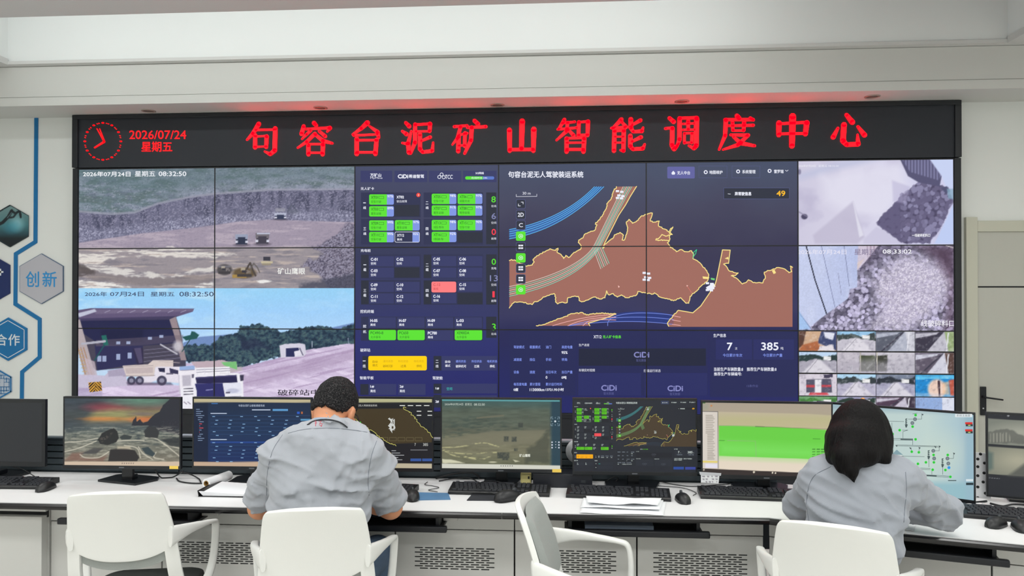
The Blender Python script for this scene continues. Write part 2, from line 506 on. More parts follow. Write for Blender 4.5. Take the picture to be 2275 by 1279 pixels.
hd = MB().box(hp.x - .022, hp.x + .022, BACK_Y - .032, BACK_Y - .018, hp.z - .115, hp.z + .112, .003)
hb = hd.build('door_handle', M['blackmetal'], door, label='black handle plate with lever')
h2 = on_y(2228, 888, BACK_Y - .075); h1 = on_y(2188, 882, BACK_Y - .06)
MB().tube([(h1.x, BACK_Y - .03, h1.z), (h1.x, BACK_Y - .075, h1.z)], .009).tube([(h1.x - .004, BACK_Y - .075, h1.z), (h2.x, BACK_Y - .075, h2.z)], .010, flat=.7).build('lever', M['blackmetal'], hb)
MB().lathe([(.0005, 0), (.006, 0), (.006, .004), (.0005, .004)], 12, Matrix.Translation((hp.x - .004, BACK_Y - .032, hp.z - .06)) @ Matrix.Rotation(math.pi / 2, 4, 'X')).build('keyhole', M['silver'], hb)

# ---------------------------------------------------------------- wall graphics left of the display
DECO = Plane((0, BACK_Y, 0), (1, 0, 0), (0, 0, 1))
def deco_pt(x, y, d=0.0):
    p = on_y(x, y, BACK_Y); return (p.x, BACK_Y - d, p.z)
M_BLUE = mat('blue_acrylic', (0, 112, 172), 0.35, noise=.03, nscale=6)
path = [(81.5, 256), (79.5, 537), (36, 564), (35, 675), (89, 709), (89, 793), (50, 826), (48, 990)]
P = [np.array(deco_pt(*p))[[0, 2]] for p in path]
hw = .0165
def offset_line(P, d):
    out = []
    for i, p in enumerate(P):
        ns = []
        if i > 0: t = P[i] - P[i - 1]; ns.append(np.array([-t[1], t[0]]) / np.hypot(*t))
        if i < len(P) - 1: t = P[i + 1] - P[i]; ns.append(np.array([-t[1], t[0]]) / np.hypot(*t))
        n = sum(ns); n = n / np.hypot(*n); n = n / max(.4, n @ ns[0]); out.append(p + n * d)
    return out
A, B = offset_line(P, hw), offset_line(P, -hw)
mb = MB()
for i in range(len(P) - 1):
    q = [A[i], A[i + 1], B[i + 1], B[i]]
    mb.prism([(p[0], p[1]) for p in q], 0, .008, Matrix.Translation((0, BACK_Y, 0)) @ Matrix.Rotation(math.pi / 2, 4, 'X'))
tag(mb.build('wall_stripe', M_BLUE), 'blue zigzag stripe running down the white wall between hexagon plaques', 'wall decoration')
def hex_pts(cx, cy, R): return [(cx + R * math.sin(math.radians(60 * k)), cy - R * math.cos(math.radians(60 * k))) for k in range(6)]
def hexagon(cx, cy, R, d0, d1):
    q = [np.array(deco_pt(*p))[[0, 2]] for p in hex_pts(cx, cy, R)][::-1]
    return MB().prism([(p[0], p[1]) for p in q], d0, d1, Matrix.Translation((0, BACK_Y, 0)) @ Matrix.Rotation(math.pi / 2, 4, 'X'))
def wall_gfx(): return Graphics(Plane((0, BACK_Y, 0), (1, 0, 0), (0, 0, 1)))
def print_mat(name, rough=.6):
    if name in MATS: return MATS[name]
    m = bpy.data.materials.new(name); m.use_nodes = True; b = m.node_tree.nodes['Principled BSDF']
    a = m.node_tree.nodes.new('ShaderNodeAttribute'); a.attribute_name = 'Col'
    m.node_tree.links.new(a.outputs['Color'], b.inputs['Base Color']); b.inputs['Roughness'].default_value = rough
    MATS[name] = m; return m
M_PRINT = print_mat('printed_colour')
# photograph plaque: a robot arm in teal light, printed
hx = tag(hexagon(23.5, 502, 47, 0, .012).build('wall_plaque', mat('plaque_dark', (16, 38, 46), .4, noise=.05)), 'hexagon plaque with a dark teal picture of a robot arm, uppermost on the wall', 'wall plaque')
pl = Plane((0, BACK_Y - .0125, 0), (1, 0, 0), (0, 0, 1))
a0, b0 = pl.hit(-20, 552); a1, b1 = pl.hit(65, 452)
pc = Picture(pl, a0, a1, b0, b1, .006)
X, Y = pc.x, pc.y
pc.grad([(455, (120, 150, 150)), (480, (95, 135, 138)), (500, (70, 125, 132)), (520, (36, 74, 84)), (530, (14, 30, 36)), (550, (10, 20, 24))], Y)
pc.mix((150, 205, 215), .75 * pc.ell(38, 497, 13, 14, 1.2)); pc.mix((60, 150, 175), .5 * pc.ell(26, 505, 16, 12, 1.0))
pc.mix((14, 28, 34), pc.line([(-6, 500), (6, 494), (18, 482), (26, 468)], 7)); pc.mix((14, 28, 34), pc.line([(26, 468), (34, 474), (44, 468), (46, 482)], 5))
pc.mix((20, 40, 46), pc.line([(18, 484), (30, 482), (36, 474)], 4)); pc.mix((150, 190, 195), .6 * pc.line([(16, 484), (26, 472)], 1.4))
# keep only the part of the print that lies on the hexagon
msk = pc.inside(hex_pts(23.5, 502, 46.2), .5) > .5
pic = pc.build('printed_picture', hx)
me = pic.data; me.materials.clear(); me.materials.append(M_PRINT)
bm = bmesh.new(); bm.from_mesh(me); bm.verts.ensure_lookup_table(); fl = msk.ravel()
bmesh.ops.delete(bm, geom=[v for v in bm.verts if not fl[v.index]], context='VERTS'); bm.to_mesh(me); bm.free()

def plaque(cx, cy, R, m, label, rim=None):
    o = tag(hexagon(cx, cy, R, 0, .012).build('wall_plaque', m), label, 'wall plaque')
    return o
def raised(name, parent, body, x0, y0, x1, y1, col, lift, bold=.3):
    g = Graphics(Plane((0, BACK_Y, 0), (1, 0, 0), (0, 0, 1)))
    for ch, a, b in body: g.text(ch, a, y0, b, y1, col, lift, bold)
    return g.build(name, parent, M_PRINT)
nv = plaque(-31, 620, 63, mat('plaque_navy', (8, 36, 96), .4, noise=.04), 'navy blue hexagon plaque with a white cross mark at the left photo edge')
g = wall_gfx(); g.rect(-3, 602, 10, 606, (225, 230, 235), .0128); g.rect(1, 597, 5, 612, (225, 230, 235), .0128); g.build('cross_mark', nv, M_PRINT, 'white cross mark')
gh = plaque(94, 619, 56, mat('plaque_edge', (92, 112, 140), .4, noise=.04), 'pale grey hexagon plaque with blue two character lettering beside the display wall')
hexagon(94, 619, 54.6, .0122, .0135).build('plaque_face', mat('plaque_grey', (188, 188, 196), .5, noise=.02), gh)
raised('lettering', gh, [('创', 60, 89), ('新', 97, 128)], 60, 603, 128, 637, (50, 146, 208), .0142, .5)
bh = plaque(20, 753, 48, M_BLUE, 'bright blue hexagon plaque with a white inner outline and white lettering')
g = wall_gfx(); g.line(hex_pts(20, 753, 41.5), 1.6, (215, 225, 235), .0128, closed=True); g.build('outline', bh, M_PRINT, 'thin white hexagon outline')
raised('lettering', bh, [('合', -8, 18), ('作', 21, 46)], -8, 742, 46, 767, (220, 230, 235), .013, .4)
ph = plaque(-1, 853, 33, mat('plaque_light', (176, 190, 206), .5, noise=.03), 'small hexagon plaque with a blue grid of maze lines, lowest on the wall')
g = wall_gfx()
g.line(hex_pts(-1, 853, 31.5), 3, (20, 112, 172), .0126, closed=True)
for x in (4, 10, 16, 22):
    g.rect(x, 830 + abs(x) * .5, x + 1.6, 876 - abs(x) * .5, (20, 112, 172), .0128)
for y in (832, 840, 848, 858, 866, 873):
    g.rect(-20, y, 24 - max(0, abs(y - 853) - 14), y + 1.6, (20, 112, 172), .0128)
g.rect(3, 841, 11, 858, (186, 196, 210), .0130); g.rect(12, 849, 21, 858, (186, 196, 210), .0130)
g.build('maze_pattern', ph, M_PRINT, 'blue maze pattern')

# ================================================================== THE DISPLAY WALL
PW, PH = 1.21, 0.6843
GX, GZ = -4.1574, EYE + 1.0699           # upper left corner of the panel grid
WP = Plane((0, WALL_Y, 0), (1, 0, 0), (0, 0, 1))
vw = empty('video_wall', 'huge wall of joined display panels with quarry camera feeds and a map', 'video wall', (GX + 3 * PW, WALL_Y + .05, 0))
vw_parts = []
def wpart(o): vw_parts.append(o); return o
FZ0 = GZ - 3 * PH
SGZ0 = GZ + .012                                  # the led sign stands on the panels
sign_top = SOF_Z - .004
fx0 = on_y(163, 400, WALL_Y).x; fx1 = on_y(2134, 400, WALL_Y).x
mb = MB()
mb.box(fx0, GX - .002, WALL_Y - .012, BACK_Y, FZ0 - .04, GZ + .006, .003)
mb.box(GX + 6 * PW + .002, fx1, WALL_Y - .012, BACK_Y, FZ0 - .04, GZ + .006, .003)
mb.box(GX - .002, GX + 6 * PW + .002, WALL_Y - .012, BACK_Y, FZ0 - .04, FZ0 - .002, .003)
wpart(mb.build('frame', M['wallframe'], vw))
wpart(MB().box(fx0, fx1, WALL_Y - .004, BACK_Y - .004, .0, FZ0 - .041).build('plinth', mat('black_plinth', (26, 30, 37), .5, noise=.06), vw))
for j in range(3):
    for i in range(6):
        wpart(MB().box(GX + i * PW + .0005, GX + (i + 1) * PW - .0005, WALL_Y + .002, WALL_Y + .06, GZ - (j + 1) * PH + .0005, GZ - j * PH - .0005).build('display_panel', M['black'], vw))
sm = MB()
for i in range(0, 7): sm.box(GX + i * PW - .0045, GX + i * PW + .0045, WALL_Y - .0048, WALL_Y + .001, FZ0, GZ)
for j in range(0, 4): sm.box(GX, GX + 6 * PW, WALL_Y - .005, WALL_Y + .001, GZ - j * PH - .0045, GZ - j * PH + .0045)
wpart(sm.build('panel_seams', mat('seam_black', (12, 13, 22), .5, noise=.05), vw))

def zc(ox, oy, k):
    """turns a list of points measured in an enlargement into the photograph's frame"""
    return lambda *pts: [(ox + a / k, oy + b / k) for a, b in pts]

# ---------------------------------------------------------------- feed: quarry floor seen from above
vA = WP.hit(480, 640)[1]
A = Picture(WP, GX, GX + 2 * PW, vA, GZ, .0056)
x, y = A.x, A.y
n1 = fbm(x / 16, y / 6, 1, 5); n2 = fbm(x / 5, y / 2.2, 2, 4); n3 = fbm(x / 2.4, y / 2.0, 3, 3)
A.grad([(170, (96, 118, 120)), (330, (108, 126, 134)), (480, (122, 132, 144)), (640, (128, 138, 150)), (790, (138, 146, 160))], x)
n4 = fbm((x + y * 1.2) / 30, (y - x * .12) / 9, 12, 5); A.mix((146, 154, 172), .7 * np.clip((n4 - .5) * 5, 0, 1)); A.mix((90, 108, 108), .8 * np.clip((.48 - n4) * 6, 0, 1)); A.mix((104, 112, 132), .5 * np.clip((n1 - .52) * 5, 0, 1))
A.mix((170, 174, 190), .6 * np.clip((n2 - .58) * 5, 0, 1)); A.mix((74, 92, 98), .5 * np.clip((.4 - n3) * 6, 0, 1))
A.mix((80, 108, 110), .4 * (1 - A.band([(170, 400), (330, 425), (480, 410), (790, 395)], 25)))
z1 = zc(0, 200, 2.8425)
rim = z1((480, 770), (700, 790), (850, 780), (1000, 722), (1200, 682), (1350, 662), (1700, 637), (2250, 632))
A.mix((158, 156, 174), .7 * A.band([(a, b - 5) for a, b in rim], 3))
rf = A.band(rim, 2)
A.mix((104, 104, 128), rf)
A.mix((66, 68, 90), rf * np.clip((fbm(x / 9, y / 26, 5, 4) - .45) * 4, 0, .9))
A.mix((140, 138, 160), rf * np.clip((n3 - .52) * 5, 0, .8))
rub = A.band(z1((480, 850), (640, 880), (1000, 830), (1350, 790), (1600, 780), (1800, 760), (2250, 770)), 10)
A.mix((132, 132, 156), rub * .7); A.mix((184, 184, 206), rub * np.clip((n3 - .52) * 4, 0, .8) * np.clip(n1 * 1.9 - .3, 0, 1)); A.mix((92, 92, 116), rub * np.clip((.44 - n3) * 5, 0, .8))
fl = A.band(z1((480, 968), (620, 945), (900, 905), (1250, 866), (1500, 832), (1700, 818), (2250, 836)), 3)
A.mix((160, 148, 164), fl); A.mix((186, 172, 184), fl * np.clip((fbm(x / 60, y / 9, 8) - .5) * 5, 0, .8)); A.mix((138, 130, 148), fl * np.clip((n2 - .58) * 4, 0, .5))
lo = A.band([(170, 551), (400, 551), (790, 549)], 8)
A.mix((150, 142, 144), lo * .9); A.mix((196, 180, 170), lo * np.clip((fbm(x / 70, y / 5, 9) - .55) * 6, 0, .8)); A.mix((122, 118, 126), lo * np.clip((fbm(x / 40, y / 6, 10) - .55) * 6, 0, .7))
for poly, c, k in [
    (z1((490, 1030), (700, 1020), (1100, 990), (1180, 1010), (1500, 1035), (1350, 1060), (900, 1045), (700, 1060), (620, 1100), (490, 1090)), (232, 226, 216), .9),
    (z1((500, 1100), (700, 1110), (900, 1150), (1100, 1165), (1340, 1110), (1350, 1140), (1050, 1185), (800, 1170), (560, 1140)), (228, 224, 216), .85),
    (z1((485, 1200), (640, 1205), (820, 1245), (850, 1260), (485, 1260)), (240, 236, 228), .95),
    (z1((1220, 1225), (1340, 1222), (1345, 1245), (1250, 1245)), (240, 238, 230), .9),
    (z1((1620, 1205), (1680, 1195), (1745, 1220), (1640, 1228)), (242, 240, 234), .95),
    (z1((490, 1100), (620, 1150), (900, 1185), (1340, 1165), (1340, 1215), (900, 1240), (560, 1190)), (124, 114, 112), .55),
    (z1((485, 1095), (530, 1100), (600, 1160), (490, 1180)), (70, 62, 60), .7)]:
    A.mix(c, k * A.inside(poly, 4, 6, 14, 21) * np.clip((fbm(x / 34, y / 3.6, 22, 4) - (.34 if c[0] > 200 else .1)) * 7, 0, 1))
rr = A.inside(z1((2250, 850), (2190, 850), (2080, 930), (1980, 1000), (2050, 1040), (1900, 1100), (2000, 1160), (2080, 1260), (2250, 1260)), 6, 9, 14, 31)
A.mix((112, 106, 124), rr * .9); A.mix((150, 146, 166), rr * np.clip((n3 - .5) * 6, 0, .9)); A.mix((62, 58, 80), rr * np.clip((.45 - n3) * 5, 0, .9))
A.mix((60, 62, 78), .75 * A.inside(z1((1900, 1235), (2100, 1190), (2250, 1150), (2250, 1260), (1900, 1260)), 8, 8))
def machine(pc, cx, cy, w, h, body, dark):
    pc.mix((70, 62, 74), .6 * pc.ell(cx, cy + h * .48, w * .62, h * .16, .6))
    pc.mix(dark, pc.rect(cx - w * .45, cy - h * .1, cx + w * .45, cy + h * .45)); pc.mix(body, pc.rect(cx - w * .5, cy - h * .5, cx + w * .5, cy - h * .05))
    pc.mix(dark, pc.rect(cx - w * .3, cy - h * .22, cx + w * .3, cy + h * .12)); pc.mix((214, 214, 228), pc.rect(cx - w * .5, cy + h * .1, cx - w * .3, cy + h * .3)); pc.mix((214, 214, 228), pc.rect(cx + w * .3, cy + h * .1, cx + w * .5, cy + h * .3))
machine(A, 537, 532, 28, 24, (150, 158, 180), (36, 44, 66)); machine(A, 583, 530, 30, 25, (110, 104, 110), (60, 56, 68)); machine(A, 623, 480, 26, 15, (180, 184, 204), (44, 52, 78))
A.mix((190, 194, 212), A.rect(571, 517, 600, 520)); A.mix((86, 88, 106), A.line([(640, 468), (648, 455), (658, 466)], 3))
A.mix((74, 70, 70), A.ell(499, 599, 17, 12, .3)); A.mix((120, 118, 126), .8 * A.rect(486, 590, 512, 594))
A.mix((96, 80, 54), A.ell(543, 606, 26, 12, .4)); A.mix((166, 134, 66), A.rect(516, 610, 548, 617)); A.mix((70, 62, 56), A.line([(545, 606), (552, 590), (556, 584), (562, 600), (568, 612)], 4))
A.mix((52, 52, 62), A.rect(585, 570, 601, 579)); A.mix((196, 184, 150), A.rect(580, 580, 606, 585)); A.mix((150, 140, 120), A.rect(582, 585, 602, 589))
for cx, cy, s_ in ((500, 599, 1.0), (545, 604, 1.2)):
    A.mix((58, 54, 56), A.rect(cx - 15 * s_, cy + 4 * s_, cx + 12 * s_, cy + 9 * s_, 1.5)); A.mix((190, 180, 160), .8 * A.rect(cx - 8 * s_, cy - 8 * s_, cx, cy - 3 * s_, 1.5)); A.mix((44, 44, 54), A.rect(cx - 6 * s_, cy - 3 * s_, cx + 1, cy + 1, 1.2)); A.mix((140, 132, 130), .7 * A.rect(cx + 2, cy - 4 * s_, cx + 11 * s_, cy + 3 * s_, 1.5) * (n3 > .45))
A.mix((96, 90, 84), A.line([(556, 598), (564, 585), (572, 594), (577, 605)], 2.6)); A.mix((150, 150, 162), .8 * A.rect(612, 462, 634, 470, 2)); A.mix((80, 84, 104), .7 * A.line([(640, 470), (652, 456), (660, 470)], 2.4)); A.mix((96, 100, 116), .6 * A.ell(652, 470, 14, 6, .8))
A.mul(.96 + .08 * n3); A.mix((150, 150, 190), np.full(x.shape, .06))
fa = wpart(A.build('quarry_feed', vw, .0015, 'camera feed of a stone quarry floor'))
T = Graphics(WP)
T.text('2026年07月24日', 185, 381, 290, 392, (240, 242, 246), .0025, .3); T.text('星期五', 300, 380, 345, 392, (226, 230, 236), .0025, .3); T.text('08:32:50', 353, 381, 414, 391, (236, 238, 244), .0025, .3)
T.text('矿山鹰眼', 617, 595, 678, 609, (240, 240, 236), .0025, .2)
T.build('timestamp_lettering', fa)

# ---------------------------------------------------------------- feed: crusher station
B = Picture(WP, GX, GX + 2 * PW, FZ0, vA, .0056)
x, y = B.x, B.y
n1 = fbm(x / 40, y / 14, 41, 4); n2 = fbm(x / 6, y / 5, 42, 4); n3 = fbm(x / 2.6, y / 2.6, 43, 3)
z7 = zc(160, 620, 3.555)
B.grad([(640, (150, 208, 244)), (690, (158, 206, 248)), (745, (176, 212, 246)), (800, (190, 214, 240))], y)
B.mix((190, 226, 244), .7 * np.clip((n1 - .5) * 4, 0, 1) * (x < 480)); B.mix((176, 218, 250), .4 * np.clip((n1 - .55) * 4, 0, 1))
B.mix((112, 140, 190), B.inside(z7((880, 500), (1010, 455), (1180, 440), (1320, 425), (1700, 420), (2060, 380), (2240, 340), (2240, 560), (880, 560)), 2))
tr = B.inside(z7((870, 530), (950, 515), (1100, 520), (1180, 450), (1300, 420), (1330, 370), (1400, 365), (1480, 345), (1550, 380), (1660, 420), (1750, 400), (1850, 375), (2000, 372), (2120, 395), (2200, 350), (2240, 345), (2240, 520), (1900, 560), (1600, 620), (1320, 700), (900, 650)), 2, 5, 7, 51)
B.mix((50, 76, 92), tr); B.mix((28, 46, 66), tr * np.clip((.5 - n2) * 5, 0, .9)); B.mix((78, 104, 106), tr * np.clip((n2 - .52) * 5, 0, .8)); B.mix((30, 40, 62), tr * np.clip((n3 - .6) * 6, 0, .6))
B.mix((34, 40, 70), .6 * B.inside(z7((1320, 480), (1450, 470), (1560, 540), (1350, 560)), 10, 6))
gr = B.inside(z7((30, 760), (420, 800), (860, 840), (900, 660), (1330, 700), (1640, 620), (1850, 560), (2100, 520), (2240, 505), (2240, 1060), (30, 1060)), 2, 2)
B.mix((206, 190, 218), gr); B.mix((226, 212, 236), gr * np.clip((fbm((x + y * 1.6) / 70, (y - x * .25) / 7, 44) - .5) * 5, 0, .9)); B.mix((176, 154, 188), gr * np.clip((fbm((x + y) / 60, (y + x * .22) / 5, 45) - .55) * 6, 0, .8))
B.mix((168, 146, 178), gr * .55 * B.inside(z7((1330, 760), (1650, 690), (2230, 560), (2230, 640), (1800, 760), (1350, 860)), 10, 8))
B.mix((186, 176, 180), .8 * B.inside(z7((1150, 700), (1340, 690), (1350, 720), (1150, 760)), 3))
# station building
B.mix((70, 66, 84), B.inside(z7((40, 300), (60, 300), (820, 290), (860, 420), (900, 640), (900, 690), (420, 700), (190, 720), (40, 560)), 2))
B.mix((34, 36, 74), B.inside(z7((70, 326), (780, 318), (840, 500), (700, 515), (560, 525), (230, 520), (90, 430)), 2)); B.mix((44, 44, 84), B.inside(z7((180, 520), (560, 525), (560, 660), (200, 720)), 2))
B.mix((24, 26, 58), .6 * B.inside(z7((230, 400), (560, 400), (560, 500), (230, 510)), 6))
B.mix((96, 84, 118), B.inside(z7((40, 245), (150, 228), (965, 232), (955, 256), (830, 296), (60, 325)), 1.5)); B.mix((124, 112, 140), B.inside(z7((160, 240), (960, 236), (955, 252), (190, 275)), 3) * .6)
B.mix((190, 192, 212), B.inside(z7((40, 270), (180, 235), (195, 255), (60, 300)), 2)); B.mix((60, 54, 90), .8 * B.inside(z7((60, 310), (830, 290), (815, 315), (70, 330)), 1.5))
for k in range(7): B.mix((170, 164, 190), .7 * B.line(z7((260 + 100 * k, 262), (300 + 100 * k, 246)), 1.6))
B.mix((150, 134, 140), B.inside(z7((770, 318), (820, 295), (905, 640), (860, 640), (820, 480)), 1.5)); B.mix((178, 166, 170), B.inside(z7((40, 320), (62, 318), (200, 810), (110, 800), (40, 540)), 1.5))
B.mix((112, 98, 110), B.inside(z7((190, 480), (880, 440), (880, 490), (560, 522), (190, 530)), 1.5) * .45)
for a in ((350, 590), (440, 580), (200, 605), (240, 605), (600, 455), (690, 440), (350, 492), (430, 490)):
    h = 22 if a[1] < 500 else 45
    B.mix((176, 190, 224), .85 * B.inside(z7((a[0], a[1]), (a[0] + 32, a[1]), (a[0] + 32, a[1] + h), (a[0], a[1] + h)), 1.2))
for k in range(4): B.mix((120, 116, 140), .9 * B.line(z7((570, 560 + 30 * k), (860, 530 + 30 * k)), 1.4))
B.mix((46, 40, 70), B.inside(z7((480, 545), (560, 540), (565, 680), (520, 690)), 2)); B.mix((108, 100, 134), .9 * B.inside(z7((490, 545), (545, 540), (560, 660), (530, 665)), 2) * .6)
B.mix((34, 104, 96), B.inside(z7((232, 445), (270, 440), (290, 520), (252, 525)), 1.5)); B.mix((30, 84, 84), B.inside(z7((870, 455), (935, 440), (945, 410), (970, 415), (1005, 440), (985, 470), (900, 485)), 1.5)); B.mix((40, 74, 78), B.line(z7((930, 480), (870, 570)), 2.2)); B.mix((28, 80, 88), B.line(z7((255, 520), (180, 640)), 3))
B.mix((176, 176, 190), B.line(z7((80, 510), (260, 490)), 5)); B.mix((190, 188, 200), B.line(z7((700, 515), (830, 590)), 3)); B.mix((200, 196, 204), .9 * B.ell(*z7((835, 530))[0], 10, 12, .8))
for k in range(3): B.mix((170, 130, 100), B.line(z7((48 + 22 * k, 540), (120 + 26 * k, 800)), 2))
for k in range(9): B.mix((190, 160, 96), .8 * B.line(z7((45 + 6 * k, 560 + 28 * k), (78 + 7 * k, 560 + 28 * k)), 1.4))
B.mix((192, 176, 186), B.inside(z7((100, 620), (180, 650), (200, 760), (190, 800), (130, 800)), 2) * .8)
B.mix((196, 188, 210), B.inside(z7((30, 750), (260, 760), (300, 720), (420, 700), (440, 840), (300, 850), (30, 860)), 2)); B.mix((150, 140, 166), .6 * B.inside(z7((280, 720), (420, 700), (430, 760), (290, 770)), 2))
B.mix((166, 156, 186), .8 * B.inside(z7((30, 850), (240, 880), (240, 930), (30, 930)), 3) * .7)
ch = B.inside(z7((130, 815), (230, 808), (238, 880), (140, 892)), 1.2)
st = np.sin(((x - 209.5) * np.where(x < 211, 1, -1) + (y) * 1.0) * .95) > 0
B.mix((216, 160, 60), ch); B.mix((34, 24, 30), ch * st)
# dump truck at the left
B.mix((214, 200, 196), B.inside(z7((400, 682), (600, 672), (640, 640), (800, 640), (800, 690), (660, 690), (650, 770), (430, 768)), 1.4)); B.mix((180, 164, 168), B.inside(z7((420, 700), (640, 695), (640, 740), (430, 745)), 2) * .6)
B.mix((226, 220, 232), B.inside(z7((660, 690), (860, 690), (870, 780), (840, 820), (660, 800), (600, 825), (560, 820), (560, 770), (650, 765)), 1.4)); B.mix((40, 40, 72), B.inside(z7((680, 700), (735, 700), (735, 735), (690, 730)), 1.2)); B.mix((54, 52, 84), B.inside(z7((770, 700), (840, 720), (840, 750), (775, 740)), 1.2))
for a, r in ((470, 9.5), (535, 9.5), (710, 11)):
    cx, cy = z7((a, 800))[0]; B.mix((70, 68, 92), B.ell(cx, cy, r, r)); B.mix((140, 138, 160), B.ell(cx, cy, r * .5, r * .5))
B.mix((70, 60, 84), .6 * B.inside(z7((430, 815), (780, 815), (800, 835), (440, 838)), 3))
# dump truck coming forward
B.mix((236, 232, 240), B.inside(z7((840, 700), (980, 690), (980, 760), (970, 880), (860, 920)), 1.4)); B.mix((150, 176, 220), B.inside(z7((850, 690), (970, 680), (970, 715), (850, 720)), 1.5))
B.mix((190, 170, 180), B.inside(z7((940, 650), (1180, 640), (1300, 655), (1305, 700), (980, 705)), 1.5, 2)); B.mix((120, 190, 120), B.inside(z7((1180, 655), (1300, 650), (1305, 715), (1200, 680)), 1.5))
B.mix((238, 236, 242), B.inside(z7((975, 700), (1245, 690), (1250, 740), (980, 752)), 1.3)); B.mix((110, 104, 130), .8 * (B.line(z7((985, 715), (1245, 705)), 1.4) + B.line(z7((985, 735), (1245, 722)), 1.4)))
B.mix((236, 234, 242), B.inside(z7((960, 750), (1310, 740), (1350, 760), (1355, 920), (1340, 1060), (860, 1060), (860, 860), (960, 840)), 1.3))
B.mix((38, 36, 78), B.inside(z7((975, 775), (1300, 755), (1308, 815), (1180, 820), (985, 825)), 1.3)); B.mix((80, 76, 120), .7 * B.line(z7((985, 778), (1296, 760)), 3))
B.mix((46, 46, 104), B.inside(z7((970, 825), (1190, 820), (1210, 930), (1210, 1060), (985, 1060), (985, 880)), 1.3)); B.mix((226, 226, 240), B.inside(z7((1195, 822), (1330, 815), (1345, 900), (1215, 910)), 1.3)); B.mix((60, 56, 80), B.inside(z7((1325, 755), (1358, 755), (1355, 800), (1330, 805)), 1.2))
for k in range(3): B.mix((60, 54, 74), B.line(z7((885, 865 + 22 * k), (955, 862 + 22 * k)), 2))
B.mix((150, 150, 200), .8 * B.line(z7((1060, 876), (1110, 870)), 2.4)); B.mix((178, 180, 206), B.ell(*z7((1270, 880))[0], 14, 5, .5) * .7)
B.mix((86, 70, 96), .9 * (B.line(z7((885, 968), (905, 985)), 1.5) + B.line(z7((915, 968), (935, 985)), 1.5)))
for k in range(5): B.mix((214, 210, 222), .8 * B.line(z7((985 + 62 * k, 702), (988 + 62 * k, 750)), 1.3))
B.mix((120, 104, 120), .6 * B.line(z7((860, 720), (965, 715)), 1.6)); B.mix((200, 196, 210), .9 * B.line(z7((845, 760), (850, 900)), 2.2)); B.mix((96, 90, 116), .7 * B.inside(z7((870, 760), (940, 755), (940, 840), (875, 845)), 3) * .5); B.mix((70, 66, 90), .8 * B.inside(z7((945, 750), (965, 750), (962, 780), (948, 780)), 1))
for k in range(4): B.mix((90, 84, 112), .7 * B.line(z7((1215, 930 + 30 * k), (1335, 924 + 30 * k)), 1.4))
B.mix((66, 60, 84), .8 * B.inside(z7((1215, 890), (1250, 888), (1250, 900), (1215, 902)), 1)); B.mix((150, 138, 146), .6 * B.line(z7((405, 690), (640, 682)), 1.6)); B.mix((120, 108, 120), .6 * B.line(z7((405, 765), (655, 760)), 1.4)); B.mix((190, 176, 176), .8 * B.line(z7((690, 650), (850, 660)), 1.6)); B.mix((60, 56, 82), .7 * B.rect(*z7((745, 740))[0], *z7((800, 752))[0], 1))
# truck on the far road
B.mix((210, 206, 222), B.inside(z7((1640, 525), (1680, 510), (1790, 505), (1840, 512), (1852, 590), (1830, 610), (1650, 620)), 1.3, 1)); B.mix((40, 44, 88), B.inside(z7((1690, 545), (1790, 540), (1800, 580), (1755, 612), (1690, 612)), 1.3)); B.mix((226, 222, 234), B.inside(z7((1755, 570), (1800, 560), (1810, 600), (1760, 610)), 1.2)); B.mix((60, 58, 90), B.line(z7((1800, 545), (1825, 600)), 2))
for a in ((1895, 490), (2182, 465)): B.mix((170, 180, 200), B.line(z7(a, (a[0] + 3, a[1] + 48)), 1.4))
B.mul(.97 + .06 * n3)
fb = wpart(B.build('crusher_feed', vw, .0015, 'camera feed of dump trucks at a crusher building'))
T = Graphics(WP)
for t, a, b in (('2026年', 189, 238), ('07月', 245, 282), ('24日', 284, 320), ('星期五', 335, 388), ('08:32:50', 399, 475)): T.text(t, a, 648, b, 658, (66, 78, 108), .0025, .15)
T.text('破碎站中间', 617, 865, 735, 878, (40, 34, 50), .0025, .15)
T.build('timestamp_lettering', fb)

# ---------------------------------------------------------------- feeds at the right: bunker, stones, grid of small feeds
z6 = zc(1740, 330, 2.1308)
vC = GZ - PH; uR0, uR1 = GX + 5 * PW, GX + 6 * PW
C_ = Picture(WP, uR0, uR1, vC, GZ, .006)
x, y = C_.x, C_.y
n1 = fbm(x / 50, y / 40, 61); n3 = fbm(x / 3, y / 3, 62, 3)
C_.grad([(1770, (206, 202, 222)), (1880, (216, 212, 230)), (1980, (214, 212, 234)), (2120, (206, 208, 238))], x)
C_.mix((178, 172, 200), .55 * np.clip((n1 - .45) * 3, 0, 1)); C_.mix((190, 194, 220), .8 * C_.inside(z6((70, 150), (500, 45), (300, 45), (70, 120)), 14))
C_.mix((228, 226, 240), .8 * C_.inside(z6((180, 130), (560, 60), (590, 190), (470, 330), (330, 320), (200, 250)), 30))
C_.mix((190, 184, 206), .8 * C_.inside(z6((140, 410), (330, 250), (385, 420), (350, 450), (150, 450)), 6)); C_.mix((236, 236, 246), .7 * C_.inside(z6((330, 250), (350, 320), (380, 410), (360, 420)), 3))
C_.mix((196, 192, 216), C_.inside(z6((380, 430), (440, 370), (560, 420), (600, 450), (380, 450)), 4) * .6)
pit = C_.inside(z6((440, 350), (580, 200), (640, 160), (780, 180), (806, 250), (720, 410), (690, 450), (560, 450), (470, 375)), 3, 5, 10, 63)
C_.mix((92, 86, 118), pit); d, t = voro(x / 9, y / 9, 64)
C_.mix((130, 126, 160), pit * np.clip((t - .45) * 3, 0, 1) * (x > 2000)); C_.mix((54, 48, 76), pit * np.clip((d - .55) * 3, 0, .8)); C_.mix((84, 78, 112), pit * (x < 2000) * .6)
